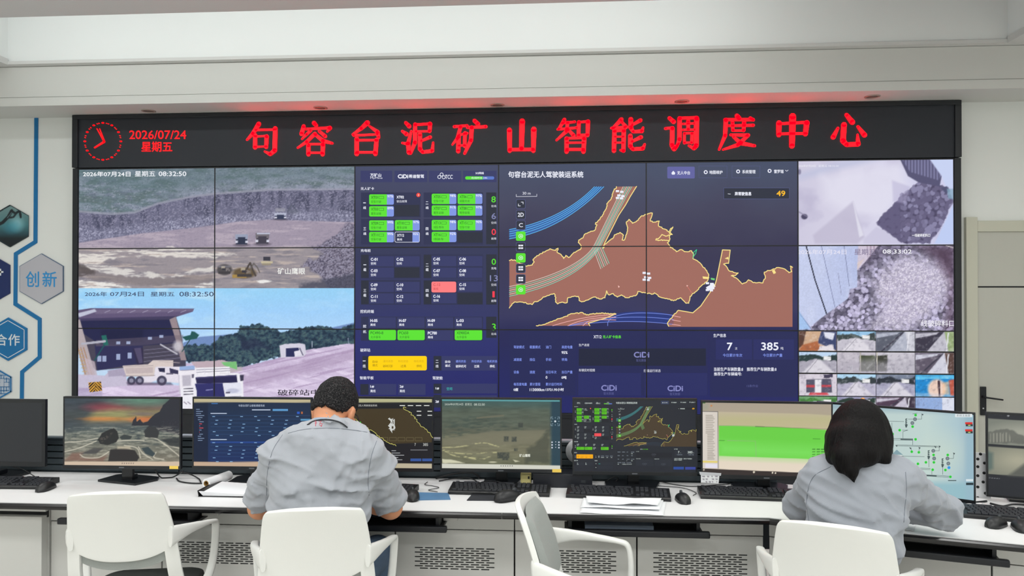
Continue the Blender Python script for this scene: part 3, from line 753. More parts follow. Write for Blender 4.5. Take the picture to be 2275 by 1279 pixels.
C_.mix((74, 72, 104), C_.inside(z6((550, 45), (690, 45), (750, 130), (740, 180), (640, 160), (590, 130)), 2)); C_.mix((128, 128, 166), C_.inside(z6((560, 48), (690, 48), (750, 125), (735, 150), (600, 110)), 2) * (np.sin(x * .9) * .5 + .5) * .9)
C_.mix((200, 212, 244), C_.inside(z6((690, 45), (808, 45), (808, 190), (770, 180), (750, 130)), 3)); C_.mix((70, 72, 104), C_.inside(z6((745, 185), (775, 178), (790, 200), (770, 215)), 2)); C_.mix((130, 168, 190), .8 * C_.inside(z6((775, 190), (806, 190), (806, 240), (780, 235)), 3))
C_.mix((190, 206, 244), C_.inside(z6((808, 260), (808, 450), (715, 450)), 4)); C_.mix((60, 56, 84), C_.ell(*z6((100, 322))[0], 7, 6, .4)); C_.mix((110, 106, 136), .8 * C_.ell(*z6((76, 110))[0], 4, 6, .6)); C_.mix((130, 124, 150), .7 * C_.line(z6((75, 300), (110, 320)), 3))
C_.mix((178, 172, 206), .8 * C_.inside(z6((515, 150), (600, 180), (580, 260), (520, 250)), 5) * .6)
C_.mix((190, 186, 220), np.full(x.shape, .10))
fc = wpart(C_.build('bunker_feed', vw, .0015, 'hazy camera feed of a pale feed bunker'))
T = Graphics(WP); T.text('2026年07月24日', 1773, 366, 1812, 371, (240, 240, 248), .0025); T.text('星期五 08:32:50', 1818, 366, 1863, 371, (232, 232, 244), .0025); T.text('一线破碎机料口', 2026, 519, 2066, 526, (240, 240, 246), .0025, .15); T.build('timestamp_lettering', fc)

D_ = Picture(WP, uR0, uR1, GZ - 2 * PH, vC, .0054)
x, y = D_.x, D_.y
n3 = fbm(x / 2.2, y / 2.2, 71, 3); d, t = voro(x / 7.5, y / 7.0, 72); d2, t2 = voro(x / 3.0, y / 2.8, 73)
D_.fill((170, 164, 192)); D_.mul(.60 + .62 * t); D_.mix((214, 210, 230), .5 * np.clip((.3 - d) * 4, 0, 1) * (t > .5))
D_.mix((66, 60, 84), np.clip((d - .58) * 4, 0, .9))
core = D_.inside(z6((430, 640), (560, 510), (740, 530), (790, 640), (700, 780), (560, 850), (430, 850), (480, 740)), 34, 10, 20, 74)
D_.mix((200, 192, 214), core * .8); D_.mix((150, 142, 170), core * np.clip((d2 - .5) * 3, 0, .8)); D_.mix((232, 226, 240), core * np.clip((t2 - .6) * 3, 0, .7))
D_.mix((78, 70, 92), .75 * D_.inside(z6((380, 460), (812, 458), (812, 640), (780, 560), (640, 480), (500, 490), (400, 560), (370, 570)), 26, 8)); D_.mix((84, 56, 76), .5 * D_.inside(z6((640, 458), (812, 458), (812, 860), (760, 860), (790, 640), (720, 520)), 26))
D_.mix((60, 54, 78), .7 * D_.inside(z6((120, 860), (310, 700), (340, 680), (440, 640), (420, 700), (300, 800), (220, 860)), 20, 8) * np.clip((.75 - t) * 2, 0, 1) * .5)
wl = D_.inside(z6((70, 458), (360, 458), (385, 520), (350, 570), (350, 655), (315, 665), (305, 710), (195, 790), (120, 850), (70, 858)), 2)
D_.mix((196, 204, 234), wl); D_.mix((168, 180, 222), wl * np.clip((x - 1800) / 120, 0, 1) * .6); D_.mix((212, 218, 242), wl * .35 * np.clip((fbm(x / 30, y / 60, 75) - .5) * 5, 0, 1))
D_.mix((206, 196, 214), D_.inside(z6((355, 458), (450, 458), (385, 540), (350, 575)), 2)); D_.mix((150, 128, 150), .7 * D_.inside(z6((395, 458), (450, 458), (400, 530)), 2) * (np.sin(x * .8) * .5 + .5)); D_.mix((222, 200, 186), .5 * D_.inside(z6((350, 540), (385, 520), (350, 575)), 2))
D_.mix((16, 18, 40), D_.line(z6((108, 458), (150, 620), (205, 782)), 2.6)); D_.mix((120, 126, 160), D_.line(z6((180, 458), (245, 750)), 1.3)); D_.mix((120, 126, 160), D_.line(z6((288, 458), (312, 650)), 1.3)); D_.mix((90, 100, 140), D_.line(z6((70, 770), (130, 850)), 1.4)); D_.mix((120, 120, 150), .8 * D_.line(z6((260, 590), (275, 690)), 1))
D_.mix((150, 190, 236), .7 * D_.inside(z6((70, 760), (130, 855), (70, 858)), 3)); D_.mix((216, 206, 208), D_.line(z6((770, 458), (812, 472)), 1.6))
D_.mul(.94 + .12 * n3)
fd = wpart(D_.build('stone_feed', vw, .0015, 'camera feed of broken stones in a feed hopper'))
T = Graphics(WP); T.text('2026年07月24日', 1772, 554, 1880, 565, (228, 226, 242), .0025, .15); T.text('星期五', 1898, 553, 1945, 566, (140, 130, 158), .0025, .2); T.text('08:33:02', 1961, 554, 2025, 563, (244, 244, 250), .0025, .2); T.text('线破碎料口', 2046, 711, 2120, 725, (240, 238, 246), .0025, .15); T.build('timestamp_lettering', fd)

rnd = random.Random(5)
ncols, ug = 4, PW / 4
rows_y = [(735, 780), (782, 829), (831, 880), (881, 915)]
cells = [
    ('b', [(88, 60, 50), (206, 170, 140), (176, 104, 66)]), ('r', [(150, 196, 230), (196, 192, 204), (60, 70, 70)]), ('t', [(92, 96, 110), (176, 180, 196), (206, 206, 216)]), ('t', [(58, 54, 70), (190, 188, 200), (150, 170, 120)]),
    ('r', [(190, 214, 240), (170, 166, 180), (40, 60, 60)]), ('g', [(170, 164, 178), (196, 190, 200), (70, 78, 56)]), ('g', [(176, 172, 184), (200, 196, 206), (60, 62, 54)]), ('t', [(96, 88, 104), (206, 206, 220), (90, 66, 60)]),
    ('d', [(150, 160, 190), (214, 206, 218), (196, 70, 80)]), ('r', [(176, 214, 240), (182, 178, 200), (52, 62, 66)]), ('r', [(120, 130, 150), (166, 164, 188), (44, 50, 60)]), ('o', [(30, 136, 206), (236, 206, 190), (190, 90, 70)]),
    ('r', [(110, 160, 110), (190, 200, 210), (70, 130, 60)]), ('r', [(150, 150, 180), (196, 190, 206), (40, 60, 50)]), ('t', [(80, 60, 80), (196, 190, 206), (60, 50, 66)]), ('c', [(150, 176, 222), (212, 218, 236), (120, 150, 200)])]
for j in range(4):
    for i in range(4):
        kind, cols = cells[j * 4 + i]
        v1 = WP.hit(1940, rows_y[j][0])[1]; v0 = max(FZ0, WP.hit(1940, rows_y[j][1])[1])
        E_ = Picture(WP, uR0 + i * ug + .002, uR0 + (i + 1) * ug - .002, v0 + .002, v1 - .002, .007)
        x, y = E_.x, E_.y
        x0, x1, y0, y1 = x.min(), x.max(), y.min(), y.max()
        U, V = (x - x0) / (x1 - x0), (y - y0) / (y1 - y0)
        sd = 100 + j * 10 + i
        nn = fbm(x / 6, y / 5, sd, 4)
        q = lambda *p: [(x0 + a * (x1 - x0), y0 + b * (y1 - y0)) for a, b in p]
        E_.fill(cols[1])
        if kind == 'r':
            E_.mix(cols[0], (1 - E_.band(q((0, .25), (.5, .3), (1, .2)), 3))); E_.mix(cols[2], E_.inside(q((0, .2), (.4, .1), (.6, .25), (1, .1), (1, .45), (.5, .35), (0, .45)), 2, 4)); E_.mix((226, 222, 230), .8 * E_.inside(q((.45, .35), (.55, .35), (.95, 1), (.1, 1)), 4)); E_.mix((120, 116, 130), .6 * E_.line(q((.5, .35), (.2, 1)), 1.5))
            E_.mix((236, 236, 236), E_.inside(q((.65, .2), (.85, .22), (.85, .4), (.65, .38)), 1))
        elif kind == 't':
            E_.mix(cols[0], E_.inside(q((0, 0), (.75, 0), (.3, 1), (0, 1)), 2)); E_.mix(cols[1], E_.inside(q((.0, .1), (.6, .05), (.55, .15), (0, .35)), 2)); E_.mix(cols[2], E_.inside(q((.75, 0), (1, 0), (1, 1), (.85, 1)), 2)); E_.mix((60, 58, 74), E_.line(q((.7, .05), (.15, 1)), 3)); E_.mix((230, 230, 238), E_.line(q((.85, .1), (.8, 1)), 2.5))
        elif kind == 'b':
            E_.mix(cols[0], E_.inside(q((0, 0), (.2, 0), (.12, .7), (0, .9)), 2)); E_.mix((60, 70, 110), E_.inside(q((.6, 0), (1, 0), (1, 1), (.5, .6)), 2)); E_.mix((224, 226, 240), E_.inside(q((.66, .05), (.95, .1), (.9, .45), (.7, .35)), 1.5)); E_.mix(cols[2], E_.inside(q((.1, .7), (.5, .5), (.6, 1), (0, 1)), 3)); E_.mix((226, 220, 226), E_.inside(q((.55, .75), (.9, .7), (.95, 1), (.5, 1)), 2, 3))
        elif kind == 'g':
            a, b = (.58, 1) if i == 1 else (0, .3)
            E_.mix(cols[2], E_.inside(q((a, .15), (b, .15), (b, .9), (a, .9)), 2, 2)); E_.mix((226, 224, 230), E_.inside(q((.28, .65), (.4, .62), (.42, 1), (.28, 1)), 1)); E_.mix((196, 190, 170), E_.line(q((a + .02, 0), (a + .02, 1)), 2)); E_.mix(cols[0], .6 * E_.band(q((0, .5), (1, .3)), 14))
        elif kind == 'd':
            E_.mix((86, 84, 104), E_.inside(q((.2, .25), (.85, .22), (.88, .85), (.2, .85)), 1.5)); E_.mix((232, 230, 236), E_.inside(q((.42, .25), (.6, .25), (.6, .9), (.42, .9)), 1)); E_.mix(cols[2], E_.rect(*q((.2, .5))[0], *q((.42, .62))[0])); E_.mix(cols[2], E_.rect(*q((.6, .5))[0], *q((.85, .6))[0])); E_.mix((206, 80, 90), E_.inside(q((.3, .85), (.75, .85), (.8, .98), (.25, .98)), 1)); E_.mix((66, 60, 84), E_.inside(q((.65, .02), (.9, .02), (.9, .18), (.65, .18)), 1, 2))
        elif kind == 'o':
            E_.fill(cols[0]); E_.mix((90, 190, 236), E_.band(q((0, .0), (1, .0)), 10) * (V < .2)); E_.mix(cols[1], E_.ell(*q((.55, .65))[0], 20, 22, .3)); E_.mix(cols[2], E_.inside(q((.85, .25), (1, .2), (1, .95), (.9, .95)), 3)); E_.mix((70, 50, 60), E_.line(q((.6, .3), (.62, .95)), 5)); E_.mix((236, 190, 150), .7 * E_.inside(q((.7, .35), (.85, .3), (.88, .9), (.7, .9)), 4)); E_.mix((190, 200, 220), .5 * E_.band(q((0, .8), (1, .95)), 6))
        else:
            E_.fill(cols[0]); E_.mix((216, 220, 236), E_.inside(q((.68, 0), (1, 0), (1, 1), (.68, 1)), 1)); E_.mix(cols[2], .6 * np.clip((nn - .5) * 6, 0, 1) * (U < .68))
        E_.mix((60, 58, 76), .18 * np.clip((.42 - nn) * 7, 0, 1)); E_.mix((235, 235, 240), .25 * np.clip((nn - .6) * 7, 0, 1))
        fe = wpart(E_.build('small_feed', vw, .0015))

# ---------------------------------------------------------------- dispatch dashboard and map (shared by the wall and a desk monitor)
z2 = lambda a, b: (780 + a / 4.264, 350 + b / 4.264)
z3 = lambda a, b: (780 + a / 4.264, 600 + b / 4.264)
z5 = lambda a, b: (1100 + a / 3.3456, 720 + b / 3.3456)
z4 = lambda a, b: (1100 + a / 3.2794, 350 + b / 3.2794)
class Mapped:
    """draws on a Graphics after moving and scaling the coordinates"""
    def __init__(s, g, sx=1, sy=1, ox=0, oy=0, shear=0.0, z=0.0): s.g, s.sx, s.sy, s.ox, s.oy, s.sh, s.zb = g, sx, sy, ox, oy, shear, z
    def t(s, p): X = s.ox + p[0] * s.sx; return (X, s.oy + p[1] * s.sy + s.sh * (X - s.ox))
    def rr(s, x0, y0, x1, y1, r, col, z):
        P = []
        for cx, cy, a0 in ((x0 + r, y0 + r, 270), (x0 + r, y1 - r, 180), (x1 - r, y1 - r, 90), (x1 - r, y0 + r, 0)):
            for k in range(4):
                a = math.radians(a0 - k * 30); P.append(s.t((cx + r * math.cos(a), cy + r * math.sin(a))))
        s.g.poly(P, col, s.zb + z)
    def rect(s, x0, y0, x1, y1, col, z): s.g.poly([s.t(p) for p in ((x0, y0), (x0, y1), (x1, y1), (x1, y0))], col, s.zb + z)
    def frame(s, x0, y0, x1, y1, w, col, z):
        s.rect(x0, y0, x1, y0 + w, col, z); s.rect(x0, y1 - w, x1, y1, col, z); s.rect(x0, y0 + w, x0 + w, y1 - w, col, z); s.rect(x1 - w, y0 + w, x1, y1 - w, col, z)
    def poly(s, pts, col, z): s.g.poly([s.t(p) for p in pts], col, s.zb + z)
    def line(s, pts, w, col, z, closed=False): s.g.line([s.t(p) for p in pts], max(w * (s.sx + s.sy) / 2, .55), col, s.zb + z, closed)
    def disc(s, cx, cy, r, col, z, n=16): s.g.disc(*s.t((cx, cy)), r * s.sx, col, s.zb + z, n, r * s.sy)
    def text(s, body, x0, y0, x1, y1, col, z, bold=0.0):
        if x1 is None: x1 = x0 + (y1 - y0) * text_geo(body)[2]
        a, b = s.t((x0, y0)), s.t((x1, y1)); s.g.text(body, a[0], a[1], b[0], b[1], col, s.zb + z, bold * s.sx)

L1, L2, L3 = .0008, .0016, .0024
def dashboard(D, K):
    GREEN, LBLUE, WHITE = K['green'], K['lblue'], K['white']
    tile, card, dim = K['tile'], K['card'], K['dim']
    # logo row
    for a, b in ((90, 390), (412, 722), (738, 1044), (1060, 1378)):
        D.rect(*z2(a, 124), *z2(b, 232), tile, L1)
    D.text('万矿山', *z2(182, 150), *z2(285, 182), WHITE, L2, .25); D.text('MyMine', *z2(184, 184), *z2(298, 206), WHITE, L2)
    D.text('CiDi', *z2(445, 160), *z2(540, 196), WHITE, L2, .5); D.text('希迪智驾', *z2(548, 160), *z2(690, 194), WHITE, L2, .25)
    for cx, cy, r in ((836, 184, 15), (858, 160, 15), (878, 186, 15)):
        p = [z2(cx + r * math.cos(k * .52), cy + r * math.sin(k * .52)) for k in range(12)]; D.line(p, 1.2, WHITE, L2, True)
    D.text('TCC', *z2(892, 164), *z2(962, 202), WHITE, L2, .15)
    D.text('5G网络', *z2(1180, 136), *z2(1258, 158), WHITE, L2, .15)
    D.rr(*z2(1082, 178), *z2(1356, 208), 3, (90, 120, 200), L1 + .0004); D.rr(*z2(1082, 178), *z2(1250, 208), 3, GREEN, L2); D.text('在线时长 24h', *z2(1140, 182), *z2(1290, 202), WHITE, L3)
    # unmanned trucks
    D.text('无人矿卡', *z2(92, 280), *z2(218, 308), WHITE, L2, .1)
    for (a0, b0, a1, b1) in ((95, 330, 660, 566), (688, 330, 1250, 566), (95, 580, 660, 822), (688, 580, 1250, 822)): D.rect(*z2(a0, b0), *z2(a1, b1), card, L1)
    for (a0, b0, a1, b1) in ((412, 448, 648, 556), (1008, 706, 1246, 806), (1280, 330, 1376, 820)): D.rect(*z2(a0, b0), *z2(a1, b1), dim, L1 + .0004)
    for t, u, a, b in (('一', '线', 128, 430), ('二', '线', 720, 430), ('三', '线', 130, 675), ('四', '线', 720, 675)):
        D.text(t, *z2(a - 12, b - 4 if t == '一' else b - 14), *z2(a + 12, b + 2 if t == '一' else b + 12), WHITE, L2, .15); D.text(u, *z2(a - 12, b + 32), *z2(a + 14, b + 58), WHITE, L2, .15)
    trucks = [('XT01', 172, 348, '空车行驶', '97%'), ('XT03', 172, 460, '重车运输', '89%'), ('XT05', 764, 342, '空车行驶', '98%'), ('XT06', 1010, 342, '装载完成', '97%'), ('XT07', 764, 452, '重车运输', '91%'), ('XT08', 1010, 452, '等待装载', '97%'),
              ('XT09', 172, 594, '空车行驶', '99%'), ('XT10', 416, 592, '重车运输', '97%'), ('XT11', 172, 704, '空车行驶', '99%'), ('XT13', 764, 590, '排队等待', '98%'), ('XT15', 1010, 590, '空车行驶', '90%'), ('XT16', 764, 702, '待装车', '92%')]
    for nme, a, b, st_, pc_ in trucks:
        D.rr(*z2(a, b), *z2(a + 234, b + 98), 3.2, LBLUE, L1 + .0004); D.rr(*z2(a, b), *z2(a + 60, b + 98), 3.2, GREEN, L2); D.rect(*z2(a + 30, b), *z2(a + 168, b + 98), GREEN, L2)
        D.text(nme, *z2(a + 18, b + 16), *z2(a + 84, b + 42), K['ink'], L3, .1); D.frame(*z2(a + 92, b + 18), *z2(a + 140, b + 42), .7, K['ink'], L3)
        D.text(st_, *z2(a + 18, b + 58), *z2(a + 114, b + 82), K['ink'], L3); D.text(pc_, *z2(a + 174, b + 8), *z2(a + 228, b + 30), WHITE, L2, .15)
    D.text('XT02', *z2(432, 362), *z2(500, 386), WHITE, L2, .3); D.text('驶出故障', *z2(432, 402), *z2(530, 426), WHITE, L2); D.disc(*z2(638, 354), 4.6, (240, 70, 60), L2); D.text('3', *z2(632, 346), *z2(644, 364), (255, 230, 220), L3)
    a, b = z2(414, 702); c, d = z2(650, 803)
    D.rr(a, b, c, d, 3.4, WHITE, L1 + .0004); D.rr(a + .9, b + .9, c - .9, d - .9, 2.8, card, L2); D.rect(*z2(582, 707), c - .9, d - .9, LBLUE, L3); D.text('XT12', *z2(436, 724), *z2(502, 748), WHITE, L3, .25); D.text('离线', *z2(436, 764), *z2(484, 786), WHITE, L3, .1); D.text('95%', *z2(588, 714), *z2(636, 734), WHITE, L3 + .0006, .1)
    for t, a, b, c_, s_ in (('8', 1330, 368, GREEN, '在线'), ('6', 1332, 526, K['grey'], '空闲'), ('0', 1332, 676, (255, 60, 80), '故障')):
        D.text(t, *z2(a, b), *z2(a + 40, b + 56), c_, L3, .2); D.text(s_, *z2(1328, b + 80), *z2(1376, b + 102), WHITE, L3)
    # charging points
    D.text('充电桩', *z2(92, 866), *z2(186, 894), WHITE, L2, .1)
    for (a0, b0, a1, b1) in ((95, 916, 660, 1142), (688, 916, 1250, 1142), (95, 1160, 660, 1392), (688, 1160, 1250, 1392)): D.rect(*z2(a0, b0), *z2(a1, b1), card, L1)
    for (a0, b0, a1, b1) in ((95, 920, 166, 1138), (688, 920, 758, 1138), (95, 1164, 166, 1388), (688, 1164, 758, 1388), (412, 1040, 648, 1136), (1008, 1282, 1246, 1388), (1280, 916, 1378, 1392)): D.rect(*z2(a0, b0), *z2(a1, b1), dim, L1 + .0004)
    for t, u, a, b in (('一', '组', 130, 1016), ('二', '组', 720, 1016), ('三', '组', 130, 1258), ('四', '组', 720, 1258)):
        D.text(t, *z2(a - 12, b - 4 if t == '一' else b - 12), *z2(a + 14, b + 2 if t == '一' else b + 14), WHITE, L2, .1); D.text(u, *z2(a - 12, b + 30), *z2(a + 14, b + 58), WHITE, L2, .15)
    for nme, a, b in (('C-01', 172, 934), ('C-02', 416, 934), ('C-03', 172, 1042), ('C-05', 764, 932), ('C-06', 1010, 932), ('C-07', 764, 1042), ('C-08', 1010, 1042), ('C-09', 172, 1176), ('C-10', 416, 1176), ('C-11', 172, 1286), ('C-12', 416, 1286), ('C-15', 1010, 1174), ('C-16', 764, 1284)):
        D.rect(*z2(a, b), *z2(a + 234, b + 96), tile, L1 + .0004)
        D.text(nme, *z2(a + 16, b + 16), *z2(a + 78, b + 42), WHITE, L2, .3); D.text('空闲', *z2(a + 16, b + 56), *z2(a + 64, b + 80), WHITE, L2, .1)
    D.rr(*z2(762, 1174), *z2(996, 1276), 3.4, K['red'], L2); D.text('C-13', *z2(780, 1190), *z2(844, 1216), K['redink'], L3); D.text('离线', *z2(780, 1230), *z2(826, 1254), K['redink'], L3)
    for t, a, b, e, c_, s_ in (('0', 1332, 958, 40, GREEN, '充电'), ('13', 1316, 1114, 74, K['grey'], '空闲'), ('1', 1340, 1266, 20, (255, 60, 80), '故障')):
        D.text(t, *z2(a, b), *z2(a + e, b + 56), c_, L3, .15); D.text(s_, *z2(1328, b + 78), *z2(1376, b + 102), WHITE, L3)
    # excavators
    D.text('挖机终端', *z3(88, 374), *z3(216, 406), WHITE, L2, .1); D.rect(*z3(95, 440), *z3(1250, 668), card, L1); D.rect(*z3(1280, 440), *z3(1378, 640), dim, L1)
    D.text('挖', *z3(114, 516), *z3(144, 544), WHITE, L2, .1); D.text('机', *z3(114, 568), *z3(144, 596), WHITE, L2, .1)
    for nme, a, b in (('H-05', 166, 446), ('H-07', 438, 446), ('H-09', 710, 446), ('L-03', 982, 446), ('PC700', 710, 564)):
        D.rect(*z3(a, b), *z3(a + 258, b + 100), tile, L1 + .0004)
        D.text(nme, *z3(a + 18, b + 18), *z3(a + 84 + 18 * (len(nme) - 4), b + 44), WHITE, L2, .3); D.text('离线', *z3(a + 18, b + 58), *z3(a + 66, b + 82), WHITE, L2, .1)
    for nme, a, w in (('PC490-8', 168, 258), ('PC650', 440, 258), ('XE900DA', 982, 260)):
        D.rr(*z3(a, 564), *z3(a + w, 662), 3.4, GREEN, L2); D.text(nme, *z3(a + 18, 580), *z3(a + 18 + 17 * len(nme), 606), K['ink'], L3, .1); D.text('允许装车', *z3(a + 18, 620), *z3(a + 114, 646), K['ink'], L3)
    D.text('3', *z3(1336, 506), *z3(1370, 570), GREEN, L3, .2); D.text('在线', *z3(1328, 592), *z3(1376, 614), WHITE, L3)
    # crusher
    D.text('破碎站', *z3(88, 740), *z3(182, 772), WHITE, L2, .1); D.rect(*z3(108, 814), *z3(164, 948), dim, L1)
    D.text('一', *z3(112, 856), *z3(138, 862), WHITE, L2, .1); D.text('线', *z3(112, 892), *z3(138, 922), WHITE, L2, .1)
    D.rr(*z3(164, 812), *z3(718, 948), 3.6, K['amber'], L2)
    for t, a in (('自动', 204), ):
        D.text(t, *z3(a, 854), *z3(a + 48, 878), K['ambink'], L3); D.text('模式', *z3(a, 888), *z3(a + 48, 912), K['ambink'], L3)
    for a, t in ((304, '通讯状态'), (448, '料位状态'), (596, '电机状态')): D.text(t, *z3(a, 850), *z3(a + 94, 872), K['ambpale'], L3)
    for a, w, t in ((304, 90, '破碎机可卸'), (470, 52, '过高'), (620, 52, '停机')): D.text(t, *z3(a, 894), *z3(a + w, 920), K['ambink'], L3)
    D.rect(*z3(782, 812), *z3(856, 950), dim, L1); D.rect(*z3(858, 812), *z3(1382, 950), tile, L1)
    D.text('二', *z3(802, 850), *z3(828, 876), WHITE, L2, .1); D.text('线', *z3(802, 894), *z3(828, 922), WHITE, L2, .1)
    D.text('自动', *z3(892, 854), *z3(940, 878), WHITE, L2, .1); D.text('模式', *z3(892, 892), *z3(940, 916), WHITE, L2, .1)
    for a, t in ((992, '通讯状态'), (1142, '料位状态'), (1290, '电机状态')): D.text(t, *z3(a, 850), *z3(min(a + 96, 1384), 874), K['blue'], L2, .1)
    for a, w, t in ((992, 98, '破碎机可'), (1166, 48, '过高'), (1314, 48, '停机')): D.text(t, *z3(a, 896), *z3(a + w, 922), WHITE, L2, .1)
    D.text('智能平板', *z3(84, 1004), *z3(214, 1034), WHITE, L2, .1); D.text('驾驶舱', *z3(772, 1004), *z3(868, 1036), WHITE, L2, .1)
    D.rect(*z3(88, 1078), *z3(166, 1180), dim, L1)
    for a, t in ((168, '1#'), (446, '2#')):
        D.rect(*z3(a, 1076), *z3(a + 260, 1180), tile, L1); D.text(t, *z3(a + 16, 1090), *z3(a + 50, 1114), WHITE, L2, .2); D.text('离线', *z3(a + 16, 1130), *z3(a + 64, 1156), WHITE, L2, .1)
    D.rect(*z3(782, 1074), *z3(856, 1168), dim, L1); D.rect(*z3(860, 1074), *z3(1382, 1166), tile, L1); D.text('1#', *z3(802, 1108), *z3(834, 1130), WHITE, L2, .2); D.text('空闲', *z3(906, 1108), *z3(958, 1136), (60, 200, 190), L2)
    D.rect(*z3(782, 1180), *z3(856, 1300), dim, L1); D.rect(*z3(860, 1184), *z3(1382, 1300), tile, L1); D.text('2#', *z3(800, 1232), *z3(832, 1256), WHITE, L2, .2)

def jitter(pts, amp, seed, step=9):
    """adds small wiggles between the corner points of a coast-like line"""
    r = random.Random(seed); out = []
    for a, b in zip(pts[:-1], pts[1:]):
        L = math.hypot(b[0] - a[0], b[1] - a[1]); n = max(1, int(L / step)); out.append(a)
        for k in range(1, n): t = k / n; out.append((a[0] + (b[0] - a[0]) * t + r.uniform(-amp, amp), a[1] + (b[1] - a[1]) * t + r.uniform(-amp, amp)))
    out.append(pts[-1]); return out
def bez(p0, p1, p2, p3, n=18):
    return [tuple(((1 - t) ** 3 * a + 3 * (1 - t) ** 2 * t * b + 3 * (1 - t) * t * t * c + t ** 3 * d) for a, b, c, d in zip(p0, p1, p2, p3)) for t in [k / n for k in range(n + 1)]]
coast_top = jitter([(104, 750), (120, 742), (150, 750), (180, 770), (230, 790), (270, 782), (285, 760), (276, 742), (330, 700), (370, 680), (400, 664), (440, 676), (458, 660), (452, 690), (480, 705), (500, 735), (515, 712), (535, 728), (560, 705), (575, 690), (620, 670), (628, 645), (606, 618), (610, 600), (640, 585), (650, 560), (680, 545), (722, 532), (742, 490), (730, 485), (762, 452), (790, 410), (810, 370), (820, 330), (846, 300), (860, 250), (884, 212)], 4, 1)
road_edge = [(1030, 210), (985, 282), (950, 345), (900, 420), (860, 500), (800, 620), (786, 660)]
coast_mid = jitter([(786, 660), (800, 630), (840, 600), (880, 560), (910, 545), (935, 565), (925, 600), (938, 602), (960, 545), (966, 510), (955, 470), (975, 450), (1000, 478), (1025, 468), (1060, 430), (1110, 410), (1145, 404), (1140, 430), (1130, 462), (1160, 470), (1195, 462), (1192, 500), (1230, 520), (1265, 540), (1275, 560), (1270, 600), (1255, 620), (1275, 650), (1320, 685), (1360, 670), (1380, 685), (1430, 678), (1445, 700), (1440, 735), (1490, 765), (1530, 810), (1555, 850), (1545, 900), (1500, 935), (1470, 970), (1420, 1010), (1410, 1060), (1390, 1060), (1350, 1020), (1300, 1042), (1260, 1030), (1200, 1015), (1160, 985), (1140, 995), (1100, 985), (1040, 975), (1030, 1000), (960, 1020), (920, 1000), (890, 1015), (860, 990), (830, 1000), (812, 970), (800, 1020), (770, 1030), (720, 1015), (680, 1035), (630, 1050), (612, 1040), (605, 1010), (560, 1012), (530, 1020), (525, 1055), (480, 1055), (455, 1065), (440, 1050), (438, 1000), (430, 990), (380, 1005), (350, 1015), (320, 1040), (285, 1050), (270, 1070), (200, 1052), (140, 1052), (120, 1075), (104, 1095)], 4, 2)
coast_right = jitter([(1265, 1228), (1255, 1205), (1290, 1160), (1300, 1145), (1335, 1112)], 4, 3) + [(1335, 1112), (1440, 1130), (1498, 1080), (1600, 930), (1612, 890), (1656, 672), (1712, 674), (1700, 770)] + jitter([(1700, 770), (1664, 775), (1690, 800), (1700, 820), (1745, 838), (1770, 840), (1750, 858), (1720, 860), (1760, 880), (1800, 920), (1830, 908), (1845, 890), (1880, 910), (1950, 912), (1968, 870), (1960, 835), (1985, 822), (2010, 820), (2060, 800), (2110, 812), (2140, 838), (2160, 830), (2150, 790), (2166, 800)], 3, 4)
